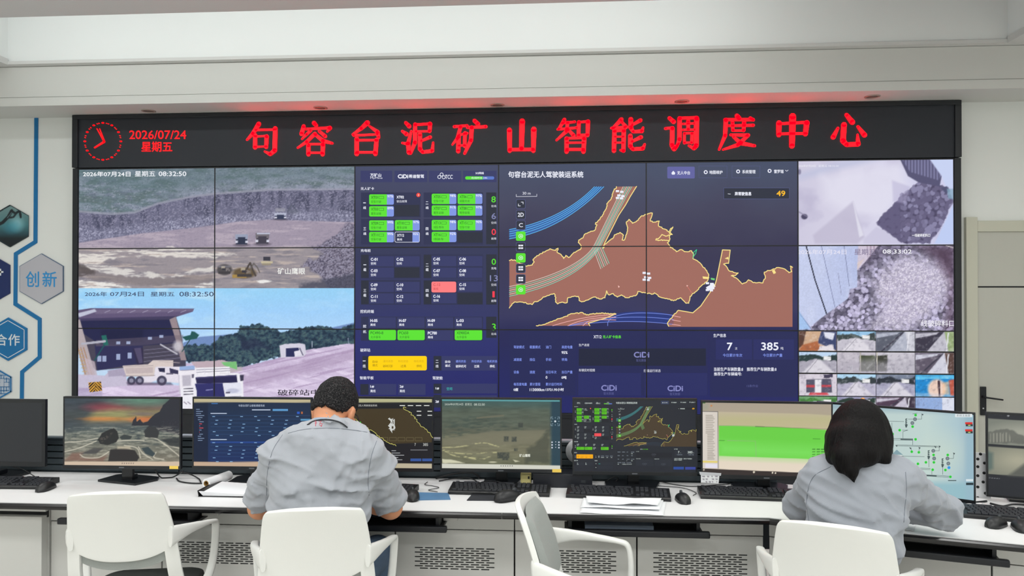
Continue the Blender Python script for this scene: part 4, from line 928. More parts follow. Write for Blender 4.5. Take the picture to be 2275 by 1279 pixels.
def road_map(D, K):
    q = lambda pts: [z4(a, b) for a, b in pts]
    land = K['land']
    D.poly(q(coast_top + road_edge + coast_mid[1:]), land, L1)
    D.poly(q(coast_right + [(2166, 1232), (1270, 1232)]), land, L1)
    isl = jitter([(300, 1224), (350, 1216), (420, 1190), (500, 1160), (560, 1136), (640, 1130), (665, 1145), (740, 1132), (880, 1138)], 4, 6) + [(880, 1138), (800, 1170), (680, 1205), (690, 1224)]
    D.poly(q(isl), land, L1)
    ye = K['edge']
    for l in (coast_top, road_edge, coast_mid, coast_right, isl): D.line(q(l), K['ew'], ye, L3)
    D.line(q(jitter([(1265, 540), (1295, 505), (1275, 545), (1290, 560), (1255, 570), (1215, 560), (1200, 580), (1170, 600), (1230, 600), (1270, 600)], 5, 8)), K['ew'], ye, L3)
    D.line(q([(1440, 735), (1445, 690), (1468, 670), (1460, 700), (1445, 720)]), 1.2, (60, 220, 150), L3 + .0005)
    # roads: fans of lane lines
    up = lambda dx, dy=0: bez((104, 560 + dx), (330, 520 + dx), (560, 420 + dx), (760 + dx * 1.0, 212))
    D.poly(q(up(-34) + up(30)[::-1]), K['rb2'], L2 - .0002)
    for k, dx in enumerate((-36, -20, -4, 12, 32)): D.line(q(up(dx)), K['lane'], K['rb'], L2 + .0001 * k)
    lo_ = lambda dx: bez((104, 975 + dx), (420, 910 + dx), (640, 800 + dx), (735 + dx * .6, 660 + dx * .2)) + bez((735 + dx * .6, 660 + dx * .2), (790 + dx * .7, 560), (900 + dx * .8, 330), (965 + dx * .9, 212))[1:]
    for k, dx in enumerate((-36, -22, -8, 6, 20, 34)): D.line(q(lo_(dx)), K['lane'] * (1.3 if k == 3 else 1), K['rg'] if k % 2 else K['rg2'], L2 + .0001 * k)
    for k in range(6): D.line(q([(722 + 11 * k, 680 - 6 * k), (770 + 12 * k, 810 - 8 * k)]), K['lane'], K['rg'] if k % 2 else K['rg2'], L2 + .0002 + .0001 * k)
    for k, (a, b, c) in enumerate(((1128, 1118, 1148), (1164, 1150, 1180), (1198, 1185, 1215))):
        D.line(q(bez((540 if k else 820, 1224 if k == 0 else 1224), (800, b), (1100, b), (1300, c), 14)), K['lane'], K['rv'], L2)
        D.line(q(bez((420 + 110 * k, 1224), (560 + 60 * k, 1180), (700, 1150 + 14 * k), (880, 1142 + 20 * k), 8)), K['lane'], K['pk'], L3)
        D.line(q([(1290, 1150 + 32 * k), (1350, 1162 + 30 * k)]), K['lane'], K['pk'], L3)
    D.poly(q(bez((880, 1136), (1000, 1112), (1180, 1112), (1300, 1148), 12) + bez((1300, 1215), (1180, 1190), (1000, 1190), (720, 1204), 12)), K['sea'], L1)
    # vehicles and marks
    for (a, b, s_) in ((1110, 865, 26), (915, 270, 26), (1570, 940, 26)):
        for dx, dy in ((-1, -1), (.2, -.8), (-.6, .2), (.5, .4), (-1, .9), (.1, 1)): D.rect(*z4(a + dx * s_ - 10, b + dy * s_ - 7), *z4(a + dx * s_ + 14, b + dy * s_ + 8), K['white'], L3 + .0004)
    D.poly(q([(1535, 945), (1590, 912), (1606, 938), (1552, 970)]), K['white'], L3); D.poly(q([(895, 930), (908, 940), (898, 948)]), (250, 200, 190), L3); D.poly(q([(1394, 928), (1406, 932), (1396, 940)]), (250, 200, 190), L3)
    D.poly(q([(1510, 865), (1560, 870), (1555, 885), (1515, 882)]), ye, L3); D.poly(q([(1570, 875), (1600, 880), (1598, 894), (1572, 888)]), (110, 210, 120), L3); D.poly(q([(2015, 822), (2034, 815), (2046, 840), (2028, 848)]), ye, L3); D.poly(q([(1672, 735), (1698, 722), (1700, 742)]), ye, L3)
    D.line(q([(1400, 938), (1432, 985)]), .8, (230, 120, 110), L3)
def map_header(D, K):
    q = z4; WHITE = K['white']
    D.text('句容台泥无人驾驶装运系统', *q(96, 100), *q(642, 146), WHITE, L2, .35)
    D.rr(*q(1254, 66), *q(1454, 152), 2.5, K['btn'], L1)
    for a, b, t, y_ in ((1326, 1420, '无人中台', 98), (1560, 1656, '地图维护', 94), (1800, 1896, '系统管理', 90), (2032, 2100, '雷罗瑞', 88)):
        D.text(t, *q(a, y_), *q(b, y_ + 26), WHITE, L2, .15)
    D.poly([q(1284, 112), q(1298, 96), q(1312, 112), q(1308, 124), q(1288, 124)], WHITE, L2)
    for cx, cy in ((1534, 106), (1770, 101), (1999, 97)): D.disc(*q(cx, cy), 4.4, WHITE, L1 + .0004); D.disc(*q(cx, cy), 2.2, K['tile'], L2)
    for a in (1484, 1724): D.frame(*q(a, 60), *q(a + 206, 148), .6, K['tile2'], L1)
    D.line([q(2114, 92), q(2124, 100), q(2134, 91)], 1.0, WHITE, L2)
    D.rect(*q(1664, 220), *q(2144, 302), K['box'], L1); D.frame(*q(1664, 220), *q(2144, 302), .8, K['tile2'], L2)
    D.text('异常驶信息', *q(1746, 250), *q(1866, 276), WHITE, L2, .3); D.text('49', *q(2050, 242), *q(2112, 280), (255, 190, 40), L3, .35); D.line([q(1696, 264), q(1714, 266)], 1, WHITE, L2)
    D.text('30 m', *q(200, 250), *q(258, 270), WHITE, L3); D.line([q(154, 268), q(154, 284), q(304, 282), q(304, 266)], .8, WHITE, L3)
    for k, b in enumerate((338, 416, 492, 572, 650, 730, 806, 884, 962)):
        on = k in (3, 5, 8); c = K['green'] if on else K['box']
        D.rr(*q(152, b - 34), *q(222, b + 34), 3.2, K['tile2'] if not on else c, L3 + .0004); D.rr(*q(155, b - 31), *q(219, b + 31), 2.8, c, L3 + .0008)
        zz = L3 + .0013
        if k == 0:
            D.line([q(190, b - 14), q(204, b - 14), q(204, b)], 1.2, WHITE, zz); D.line([q(170, b), q(170, b + 14), q(184, b + 14)], 1.2, WHITE, zz)
        elif k == 1: D.text('2D', *q(166, b - 14), *q(208, b + 14), WHITE, zz, .25)
        elif k == 2: D.text('C', *q(174, b - 14), *q(202, b + 14), WHITE, zz, .15)
        elif on:
            D.line([q(187 + 15 * math.cos(i * .63), b + 14 * math.sin(i * .63)) for i in range(10)], 1, WHITE, zz, True); D.rect(*q(182, b - 4), *q(194, b + 4), WHITE, zz)
        else:
            for dx in (-13, 5):
                for dy in (-15, 3): D.rect(*q(187 + dx - 4, b + dy), *q(187 + dx + 12, b + dy + 12), WHITE, zz)
def truck_info(D, K):
    q = z5; WHITE = K['white']
    for a0, b0, a1, b1 in ((110, 40, 600, 530), (606, 40, 1580, 530), (1596, 50, 2240, 540)): D.rect(*q(a0, b0), *q(a1, b1), K['card'], L1)
    for a0, b0, a1, b1 in ((1640, 112, 1908, 262), (1920, 112, 2220, 262)): D.rect(*q(a0, b0), *q(a1, b1), K['tile'], L1 + .0004)
    D.rect(*q(622, 180), *q(1566, 308), K['box'], L2); D.rect(*q(618, 362), *q(1084, 528), K['tile'], L1 + .0004); D.rect(*q(1112, 362), *q(1576, 528), K['tile'], L1 + .0004)
    D.text('XT12', *q(732, 82), *q(790, 104), WHITE, L2, .15); D.text('无人矿卡信息', *q(800, 82), *q(936, 104), K['green'], L2, .15)
    for j, row in enumerate((('驾驶模式', '载重模式', '油门', '高度电量'), ('减速度', '挡位', '手刹', '转角'), ('设备', '速度', '当日车次', '当日产量'))):
        for i, t in enumerate(row):
            w = 80 if len(t) == 4 else 60 if len(t) == 3 else 40
            D.text(t, *q(138 + 119 * i, 158 + 93 * j), *q(138 + 119 * i + w, 180 + 93 * j), K['blue'], L2, .1)
    D.text('每百度电量', *q(138, 434), *q(236, 456), K['blue'], L2, .1); D.text('累计里程', *q(258, 434), *q(336, 456), K['blue'], L2, .1); D.text('累计运行时间', *q(376, 434), *q(496, 456), K['blue'], L2, .1)
    D.text('95%', *q(494, 200), *q(538, 220), WHITE, L2, .2); D.text('0', *q(376, 384), *q(388, 404), WHITE, L2, .15); D.text('0吨', *q(494, 384), *q(530, 406), WHITE, L2, .2)
    D.text('0度', *q(138, 474), *q(172, 496), WHITE, L2, .2); D.text('113000km', *q(258, 476), *q(366, 496), WHITE, L2, .2); D.text('13721.95小时', *q(376, 474), *q(510, 496), WHITE, L2, .2)
    D.text('生产进度', *q(622, 144), *q(700, 164), WHITE, L2); D.text('车辆实时视频', *q(622, 330), *q(742, 352), WHITE, L2); D.text('扫描运行状态', *q(1104, 334), *q(1230, 356), WHITE, L2)
    for a, b in ((1032, 206), (790, 452), (1282, 456)):
        D.text('CiDi', *q(a, b), *q(a + 112, b + 40), K['logo'], L3, .5); D.text('暂无数据', *q(a + 16, b + 52), *q(a + 92, b + 72), K['logo2'], L3)
    D.text('生产信息', *q(1622, 70), *q(1716, 96), WHITE, L2, .1)
    D.text('7', *q(1724, 138), *q(1762, 192), WHITE, L2, .5); D.text('次', *q(1782, 170), *q(1800, 190), WHITE, L2); D.text('385', *q(1978, 136), *q(2104, 192), WHITE, L2, .5); D.text('吨', *q(2122, 168), *q(2142, 190), WHITE, L2)
    D.text('今日累计车次', *q(1692, 218), *q(1836, 242), K['blue'], L2, .1); D.text('今日累计产量', *q(1990, 218), *q(2134, 242), K['blue'], L2, .1)
    D.text('当前生产车辆数量:8', *q(1626, 320), *q(1842, 348), WHITE, L2, .1); D.text('推荐生产车辆数量:8', *q(1870, 320), *q(2090, 348), WHITE, L2, .1); D.text('推荐生产车辆编号:', *q(1626, 356), *q(1832, 382), WHITE, L2, .1)
    D.text('15条作业', *q(1870, 448), *q(1954, 468), K['logo2'], L2)

KW = dict(sea=(40, 56, 124), green=(92, 226, 50), lblue=(128, 150, 226), white=(236, 238, 250), tile=(54, 58, 102), tile2=(86, 92, 138), card=(45, 49, 80), dim=(42, 46, 60), grey=(130, 134, 178), ink=(40, 110, 40), red=(255, 126, 128), redink=(196, 60, 66),
          amber=(255, 210, 0), ambink=(120, 92, 10), ambpale=(206, 160, 20), blue=(130, 150, 236), land=(160, 106, 94), edge=(250, 226, 140), ew=1.9, lane=1.25, rb=(96, 190, 244), rb2=(54, 92, 160), rg=(120, 214, 190), rg2=(214, 206, 196), rv=(120, 140, 226), pk=(240, 176, 176), btn=(96, 98, 160), box=(46, 50, 64), logo=(136, 138, 196), logo2=(92, 96, 150))
def base_picture(u0, u1, v0, v1, stops):
    P_ = Picture(WP, u0, u1, v0, v1, .03); P_.grad(stops, P_.y + (fbm(P_.x / 90, P_.y / 70, 77) - .5) * 60); return P_
BP = base_picture(GX + 2 * PW, GX + 3 * PW, FZ0, GZ, [(370, (68, 74, 102)), (480, (60, 62, 92)), (560, (50, 54, 86)), (690, (50, 54, 100)), (760, (44, 48, 108)), (912, (38, 40, 102))])
bo = wpart(BP.build('dispatch_board', vw, .0012, 'dark blue dispatch board with green truck tiles'))
G = Graphics(WP); dashboard(Mapped(G, z=.0012), KW); G.build('board_lettering', bo)
BP = base_picture(GX + 3 * PW, GX + 5 * PW, FZ0, GZ, [(370, (70, 78, 102)), (470, (66, 66, 90)), (560, (54, 52, 80)), (690, (54, 54, 92)), (740, (38, 40, 84)), (912, (36, 40, 100))])
mo = wpart(BP.build('map_board', vw, .0012, 'road map of the quarry in brown with yellow outlines'))
KT = dict(KW); KT.update(card=(38, 42, 86), tile=(42, 46, 98), box=(34, 38, 60)); G = Graphics(WP); DM = Mapped(G, z=.0012); road_map(DM, KW); map_header(DM, KW); truck_info(DM, KT); G.build('map_lettering', mo)

# ---------------------------------------------------------------- red led sign above the panels
sg = empty('led_sign', 'long black LED sign with red Chinese lettering and a clock above the video wall', 'sign', (GX + 3 * PW, WALL_Y + .05, SGZ0))
mb = MB(); mb.box(fx0, fx1, WALL_Y - .006, BACK_Y - .002, SGZ0, sign_top, .003)
s_board = mb.build('sign_board', M['signboard'], sg)
mb = MB(); t_ = .035
mb.box(fx0, fx1, WALL_Y - .022, WALL_Y - .006, sign_top - t_, sign_top, .003); mb.box(fx0, fx0 + .05, WALL_Y - .022, WALL_Y - .006, SGZ0, sign_top - t_, .003); mb.box(fx1 - .05, fx1, WALL_Y - .022, WALL_Y - .006, SGZ0, sign_top - t_, .003)
s_rim = mb.build('sign_rim', M['wallframe'], sg)
SP = Plane((0, WALL_Y - .0062, 0), (1, 0, 0), (0, 0, 1))
def led_part(name, strokes, k, ox, oy, lift=.0015, m=None):
    mb = MB()
    Q = lambda p: SP.hit(ox + p[0] / k, oy + p[1] / k)
    h_ = .004
    def flat(poly):
        n = len(poly); 
        V = [SP.at(u, v, lift + h_) for u, v in poly] + [SP.at(u, v, 0) for u, v in poly]
        mb.add(V, [tuple(range(n))] + [(i, i + n, (i + 1) % n + n, (i + 1) % n) for i in range(n)])
    m_px = 1 / FPX * 5.95
    for st_ in strokes:
        pts = [np.array(Q(p)) for p in st_]; ws = [p[2] / k * m_px * .5 for p in st_]
        for (a, wa), (b, wb) in zip(zip(pts[:-1], ws[:-1]), zip(pts[1:], ws[1:])):
            d = b - a; L = np.hypot(*d); nn_ = np.array([-d[1], d[0]]) / L
            flat([a + nn_ * wa, b + nn_ * wb, b - nn_ * wb, a - nn_ * wa])
        for p, w in zip(pts, ws):
            flat([p + w * np.array([math.cos(i * math.pi / 4 + .39), math.sin(i * math.pi / 4 + .39)]) for i in range(8)])
    return mb.build(name, m or M['led'], sg)
K1, K2 = 4.946, 4.74
T1, T2, T3 = (540, 250), (1000, 245), (1460, 240)
chars = [
 (T1, K1, [[(175, 125, 50), (110, 230, 42), (45, 300, 22)], [(140, 192, 24), (345, 187, 24)], [(355, 175, 50), (350, 415, 50), (300, 458, 40), (240, 428, 20)], [(135, 250, 45), (133, 385, 45)], [(135, 264, 20), (262, 257, 22)], [(262, 262, 45), (255, 380, 42)], [(135, 378, 20), (255, 372, 20)]]),
 (T1, K1, [[(780, 115, 46), (805, 142, 40)], [(668, 150, 42), (645, 235, 48)], [(690, 182, 24), (955, 168, 32)], [(955, 170, 48), (925, 212, 18)], [(745, 195, 34), (700, 240, 28), (648, 292, 18)], [(838, 205, 30), (905, 262, 40)], [(792, 232, 40), (700, 322, 36), (602, 388, 20)], [(800, 245, 34), (880, 312, 46), (982, 338, 26)], [(720, 360, 45), (720, 460, 45)], [(720, 348, 22), (885, 346, 24)], [(880, 352, 48), (875, 460, 45)], [(720, 442, 22), (878, 442, 22)]]),
 (T1, K1, [[(1368, 112, 54), (1300, 175, 40), (1205, 242, 22)], [(1390, 150, 20), (1480, 215, 44), (1490, 275, 34)], [(1215, 252, 26), (1480, 240, 20)], [(1250, 285, 46), (1250, 455, 50)], [(1250, 305, 24), (1475, 303, 24)], [(1468, 300, 46), (1455, 455, 48)], [(1250, 437, 26), (1455, 437, 26)]]),
 (T1, K1, [[(1788, 112, 34), (1828, 152, 46)], [(1750, 205, 26), (1798, 238, 46)], [(1850, 205, 24), (1815, 340, 46), (1825, 440, 50)], [(1750, 334, 22), (1800, 344, 32)], [(1892, 130, 42), (1890, 330, 46), (1842, 450, 28)], [(1890, 134, 26), (2058, 124, 30)], [(2056, 124, 46), (2050, 205, 40)], [(1900, 207, 22), (2050, 206, 22)], [(1945, 240, 46), (1945, 400, 46), (1972, 435, 36), (2080, 422, 40), (2090, 330, 22)], [(2058, 270, 36), (1960, 312, 24)]]),
 (T2, K1, [[(45, 180, 30), (190, 168, 26)], [(115, 185, 40), (80, 310, 36), (25, 378, 18)], [(95, 290, 45), (90, 450, 46)], [(100, 272, 22), (188, 252, 26)], [(165, 250, 40), (160, 395, 36)], [(95, 388, 20), (165, 384, 20)], [(268, 115, 42), (308, 152, 44)], [(190, 190, 28), (395, 180, 34)], [(238, 190, 46), (230, 330, 44), (160, 475, 28)]]),
 (T2, K1, [[(652, 218, 54), (655, 445, 46)], [(792, 120, 60), (785, 420, 50)], [(920, 210, 60), (915, 445, 46)], [(655, 432, 36), (915, 430, 36)]]),
 (T2, K1, [[(1256, 105, 42), (1195, 205, 28)], [(1230, 142, 24), (1370, 127, 26)], [(1182, 210, 24), (1390, 192, 26)], [(1292, 135, 34), (1280, 230, 40), (1168, 330, 20)], [(1300, 215, 30), (1358, 278, 40)], [(1415, 130, 40), (1410, 280, 40)], [(1410, 132, 24), (1520, 122, 26)], [(1515, 125, 46), (1510, 275, 40)], [(1410, 272, 24), (1512, 270, 24)], [(1280, 310, 46), (1280, 455, 46)], [(1280, 307, 24), (1478, 303, 24)], [(1474, 310, 48), (1465, 455, 46)], [(1280, 357, 20), (1470, 355, 20)], [(1280, 430, 30), (1468, 430, 30)]]),
 (T2, K1, [[(1882, 102, 46), (1788, 198, 30)], [(1772, 196, 26), (1918, 187, 30)], [(1890, 132, 26), (1935, 185, 40)], [(1806, 225, 45), (1800, 445, 46)], [(1805, 227, 24), (1918, 223, 24)], [(1908, 225, 46), (1905, 445, 42)], [(1810, 290, 18), (1905, 290, 18)], [(1810, 356, 18), (1905, 356, 18)], [(1905, 448, 32), (1870, 438, 20)], [(1985, 100, 50), (1985, 190, 46), (2010, 236, 32), (2108, 230, 40), (2120, 190, 22)], [(2092, 110, 40), (2000, 162, 26)], [(1980, 280, 46), (1980, 395, 46), (2006, 428, 36), (2118, 420, 40), (2138, 374, 24)], [(2098, 295, 40), (2000, 342, 28)]]),
 (T3, K2, [[(128, 105, 36), (174, 146, 44)], [(85, 216, 26), (165, 207, 26)], [(160, 215, 44), (155, 390, 46), (178, 432, 46), (228, 372, 20)], [(236, 110, 45), (235, 330, 44), (202, 418, 24)], [(235, 107, 28), (420, 102, 32)], [(415, 112, 50), (410, 395, 50), (388, 425, 38), (332, 396, 20)], [(272, 167, 20), (388, 162, 20)], [(326, 135, 36), (326, 225, 34)], [(268, 230, 20), (392, 228, 20)], [(286, 268, 28), (286, 368, 28)], [(286, 266, 20), (374, 264, 20)], [(366, 268, 28), (363, 368, 28)], [(286, 365, 20), (365, 363, 20)]]),
 (T3, K2, [[(838, 82, 44), (860, 108, 48)], [(712, 122, 30), (1010, 122, 32)], [(978, 105, 30), (1012, 128, 28)], [(722, 128, 44), (715, 290, 40), (652, 438, 22)], [(748, 187, 22), (1012, 182, 30)], [(792, 150, 34), (797, 235, 32)], [(915, 150, 40), (910, 235, 36)], [(797, 237, 20), (910, 237, 20)], [(772, 282, 24), (958, 286, 36), (850, 388, 40), (692, 438, 18)], [(802, 302, 26), (880, 370, 42), (1026, 398, 28)]]),
 (T3, K2, [[(1282, 158, 54), (1280, 285, 46)], [(1280, 166, 26), (1582, 150, 30)], [(1574, 155, 54), (1560, 275, 46)], [(1280, 272, 26), (1560, 267, 26)], [(1425, 88, 68), (1418, 400, 54)]]),
 (T3, K2, [[(1902, 212, 26), (1852, 308, 48)], [(1966, 175, 54), (1955, 345, 54), (1992, 386, 44), (2115, 380, 48), (2108, 280, 18)], [(1992, 72, 38), (2054, 150, 54)], [(2112, 195, 26), (2182, 285, 50)]])]
for (ox, oy), k, strokes in chars: led_part('sign_character', strokes, k, ox, oy)
# clock: ring of marks, two hands
z1p = lambda a, b: (a, b)
tick = []
for h in range(60):
    a = math.radians(h * 6); r0, r1 = 39.0, 41.0
    cx, cy = 229, 314
    p = (cx + 40 * math.sin(a), cy - 41 * math.cos(a))
    if h % 5 == 0: tick.append([(p[0] - 1.2, p[1], 3.4), (p[0] + 1.2, p[1], 3.4)])
    elif h % 1 == 0 and h % 5 in (2, 3): tick.append([(p[0] - .8, p[1], 1.5), (p[0] + .8, p[1] + .4, 1.5)])
for tk in tick: led_part('clock_mark', [tk], 1, 0, 0, m=M['ledthin'])
led_part('clock_hand', [[(232, 315, 5), (211, 328, 3.4)]], 1, 0, 0, m=M['ledthin'])
led_part('clock_hand', [[(232, 315, 3), (216, 286, 2)], [(232, 313, 3), (222, 286, 1.6)]], 1, 0, 0, m=M['ledthin'])
def led_text(name, body, x0, y0, x1, y1, b=.35):
    g = Graphics(SP); g.text(body, x0, y0, x1, y1, (255, 0, 0), .004, b); return g.build(name, sg, M['ledthin'])
led_text('date_lettering', '2026/07/24', 288, 290, 414, 309, .15); led_text('weekday_lettering', '星期五', 315, 315, 383, 337, .3)
settle(vw); settle(sg)

# ================================================================== THE CONSOLE DESK
DZ = 0.75
FRONT = [(-3.4, 2.955), (0.80, 2.955)] + [tuple(on_z(px, py, DZ)[:2]) for px, py in ((2005, 1183), (2275, 1209))]
d = Vector(FRONT[3]) - Vector(FRONT[2]); FRONT.append(tuple(Vector(FRONT[3]) + d.normalized() * .9))
BACK = [(-3.4, 3.472), (1.02, 3.472), (1.62, 3.40), (2.25, 3.24), (2.80, 3.02)]
wt = empty('worktop', 'long white laminate console worktop with black front edge, bending at the right end', 'worktop', (-1, 3.2, DZ))
mb = MB(); mb.prism([*FRONT, *BACK[::-1]], DZ - .024, DZ)
mb.build('top_slab', M['desk'], wt)
def along(path, X):
    """point on the front edge at the given X"""
    for a, b in zip(path[:-1], path[1:]):
        if a[0] <= X <= b[0]: t = (X - a[0]) / (b[0] - a[0]); return (X, a[1] + (b[1] - a[1]) * t)
    return path[-1]
joints = [-3.4] + [on_z(px, py, DZ).x for px, py in ((556, 1127), (1116, 1134), (1730, 1149))] + [FRONT[-1][0]]
prof = [(.0, -.003), (-.008, -.004), (-.0125, -.010), (-.0125, -.018), (-.008, -.026), (.0, -.0285), (.03, -.0285), (.03, -.0245), (.001, -.0245)]
for x0, x1 in zip(joints[:-1], joints[1:]):
    path = [along(FRONT, x0 + .0012)] + [p for p in FRONT if x0 + .01 < p[0] < x1 - .01] + [along(FRONT, x1 - .0012)]
    rows = []
    for i, p in enumerate(path):
        a = Vector(path[max(i - 1, 0)]); b = Vector(path[min(i + 1, len(path) - 1)]); t = (b - a).normalized(); n = Vector((t.y, -t.x))
        rows.append([Vector((p[0] - n.x * o, p[1] - n.y * o, DZ + z)) for o, z in prof])
    m_ = MB().grid(rows, False, True); k = len(prof)
    m_.f += [tuple(range(k)), tuple(range(len(m_.v) - 1, len(m_.v) - k - 1, -1))]; m_.sm += [False, False]
    m_.build('edge_strip', M['blackgloss'], wt, label='rounded black edge strip')
settle(wt)

# slatted aluminium panel standing along the back edge
def rear_panel(x0, x1, ztop, label, cap):
    e = empty('rear_panel', label, 'console panel', ((x0 + x1) / 2, 3.49, 0))
    m_ = MB(); z = DZ + .006
    m_.box(x0, x1, 3.492, 3.51, DZ - .3, ztop - .004)
    m_.box(x0, x1, 3.482, 3.492, DZ - .3, DZ + .004)
    n = int((ztop - .012 - z) / .0315)
    for k in range(n + 1):
        za = z + k * .0315; zb = min(za + .0255, ztop - .012)
        if zb - za > .006: m_.box(x0, x1, 3.478, 3.492, za, zb, .0025)
    m_.build('slat_board', M['slat'], e)
    MB().box(x0, x1, 3.472, 3.515, ztop - .010, ztop, .002).build('top_cap', cap, e)
    settle(e)
xa = on_y(398, 980, 3.48).x
rear_panel(-3.4, xa - .002, .918, 'slate grey slatted panel along the back of the desk, left section below the wall plaques', M['slat'])
rear_panel(xa + .002, 0.98, .936, 'slatted grey panel with pale top cap behind the monitors, below the display wall', M['slatcap'])

# cabinets below the worktop
CY = 3.12
def cabinet(A, B, label, pedestal=False, vents=True, dep=.30):
    """front runs from A to B on the floor plan"""
    A, B = Vector((A[0], A[1])), Vector((B[0], B[1])); w = (B - A).length
    ang = math.atan2(B.y - A.y, B.x - A.x)
    e = empty('desk_cabinet', label, 'cabinet', (A.x, A.y, 0), ang)
    zt = DZ - .025
    MB().box(.001, w - .001, .020, dep, .04, zt - .001).build('carcass', M['cab'], e)
    MB().box(.01, w - .01, .035, dep - .01, .0, .04).build('plinth', M['cabdark'], e)
    if pedestal:
        zs = .655
        MB().box(.0, w - .004, -.02, .0195, .06, zs, .002).build('door', M['cab'], e)
        MB().box(.0, w, -.002, .0195, zs + .018, zt - .001).build('apron_board', M['cab'], e)
        MB().box(.0, w, .012, .0198, zs - .01, zs + .02).build('shadow_gap', M['cabdark'], e)
    else:
        zs = .622
        MB().box(.0015, w - .0015, .0, .0195, zs + .004, zt - .001, .0008).build('apron_board', M['cab'], e)
        d_ = MB().box(.0025, w - .0025, .0, .0195, .05, zs, .001).build('door', M['cab'], e)
        MB().box(.0, w, .0155, .0199, .04, zt - .002).build('shadow_gap', M['cabdark'], e)
        if vents:
            m_ = MB(); pitch, L = .0435, .034; nx = int((w - .12) / pitch); x0 = (w - nx * pitch + (pitch - L)) / 2
            for r in range(10):
                zc_ = .545 - r * .0096
                for k in range(nx - (r % 2)):
                    xx = x0 + k * pitch + (pitch / 2 if r % 2 else 0)
                    m_.box(xx, xx + L, -.0006, .004, zc_ - .0022, zc_ + .0022)
            m_.build('vent', M['cabdark'], e, label='rows of dark ventilation slots')
    return e
bx = [on_y(px, 1200, CY).x for px in (112, 360, 618, 878, 1143, 1415, 1697)]
cabinet((-2.95, CY - .03), (bx[0], CY - .03), 'grey console cabinet with a plain raised door at the left edge of the photo', True)
cl_ = ['grey vented console cabinet mostly behind the leftmost white chair', 'grey vented console cabinet between the leftmost chair and the man', 'grey vented console cabinet behind the seated man',
       'grey vented console cabinet in full view between the man and the empty turned chair', 'grey vented console cabinet behind the empty turned chair', 'grey vented console cabinet left of the seated woman, below the paper sheets']
for i in range(6): cabinet((bx[i] + .0008, CY), (bx[i + 1] - .0008, CY), cl_[i])
u = (Vector(FRONT[3]) - Vector(FRONT[2])).normalized(); nrm = Vector((-u.y, u.x))
P0 = Vector(FRONT[2]) + nrm * .165 - u * .10
q0 = P0; 
p1_ = P0 + u * .42; p2_ = p1_ + u * .55
cabinet(q0, p1_ - u * .001, 'grey vented console cabinet at the bend of the desk beside the woman')
cabinet(p1_, p2_, 'grey console cabinet at the right edge of the photo', vents=False)
cabinet((bx[6] + .02, CY - .0), tuple(q0 - u * .02), 'narrow grey filler cabinet in the bend of the desk behind the woman', vents=False, dep=.05)

# keyboard trays hanging under the worktop
def tray(A, B, label, z=.672):
    A, B = Vector(A), Vector(B); w = (B - A).length; ang = math.atan2(B.y - A.y, B.x - A.x)
    e = empty('keyboard_tray', label, 'keyboard tray', (A.x, A.y, z), ang)
    MB().box(.02, w - .02, .012, .135, -.012, .0, .002).build('tray_board', M['black'], e)
    MB().box(0, w, -.012, .012, -.014, .012, .006).build('front_lip', M['blackmetal'], e)
    zt = DZ - .0245 - z
    for x in (.035, w - .035 - .014): MB().box(x, x + .014, .016, .135, .0, zt, .001).build('rail', M['blackmetal'], e)
    MB().box(.03, w - .03, .120, .135, .004, zt - .004).build('back_bar', M['black'], e)
    return e
ty = 2.975
def tx(px): return on_y(px, 1170, ty).x
tray((tx(130), ty), (tx(438), ty), 'black keyboard tray under the desk behind the leftmost chair')
tray((tx(672), ty), (tx(993), ty), 'black keyboard tray under the desk in front of the man')
t3 = tray((tx(1243), ty), (tx(1577), ty), 'black keyboard tray under the desk right of the empty turned chair')
ta = Vector(FRONT[2]) + nrm * .024 - u * .16; tray(ta, ta + u * .50, 'black keyboard tray under the bent end of the desk beside the woman')
m_ = MB().box(tx(1300), tx(1455), ty + .035, ty + .11, .6725, .690, .002)
tag(m_.build('document_folder', mat('blue_grey_folder', (112, 124, 140), .5, noise=.08, nscale=30)), 'flat blue grey folder lying on the tray under the desk below the paper sheets', 'folder')
# small grey cable boxes under the worktop
for px0, px1, lab in ((448, 484, 'small grey socket box under the desk edge right of the leftmost chair'), (985, 1016, 'small grey socket box under the desk edge right of the man')):
    a, b = on_y(px0, 1150, 3.07).x, on_y(px1, 1150, 3.07).x
    e = empty('socket_box', lab, 'socket box', ((a + b) / 2, 3.09, DZ - .06))
    MB().box(a, b, 3.07, CY - .001, DZ - .075, DZ - .0255, .002).build('box_body', M['cab'], e)
    for t in (.15, .85): MB().box(a + (b - a) * t - .003, a + (b - a) * t + .003, 3.0685, 3.0705, DZ - .055, DZ - .045).build('screw', M['cabdark'], e)
    settle(e)

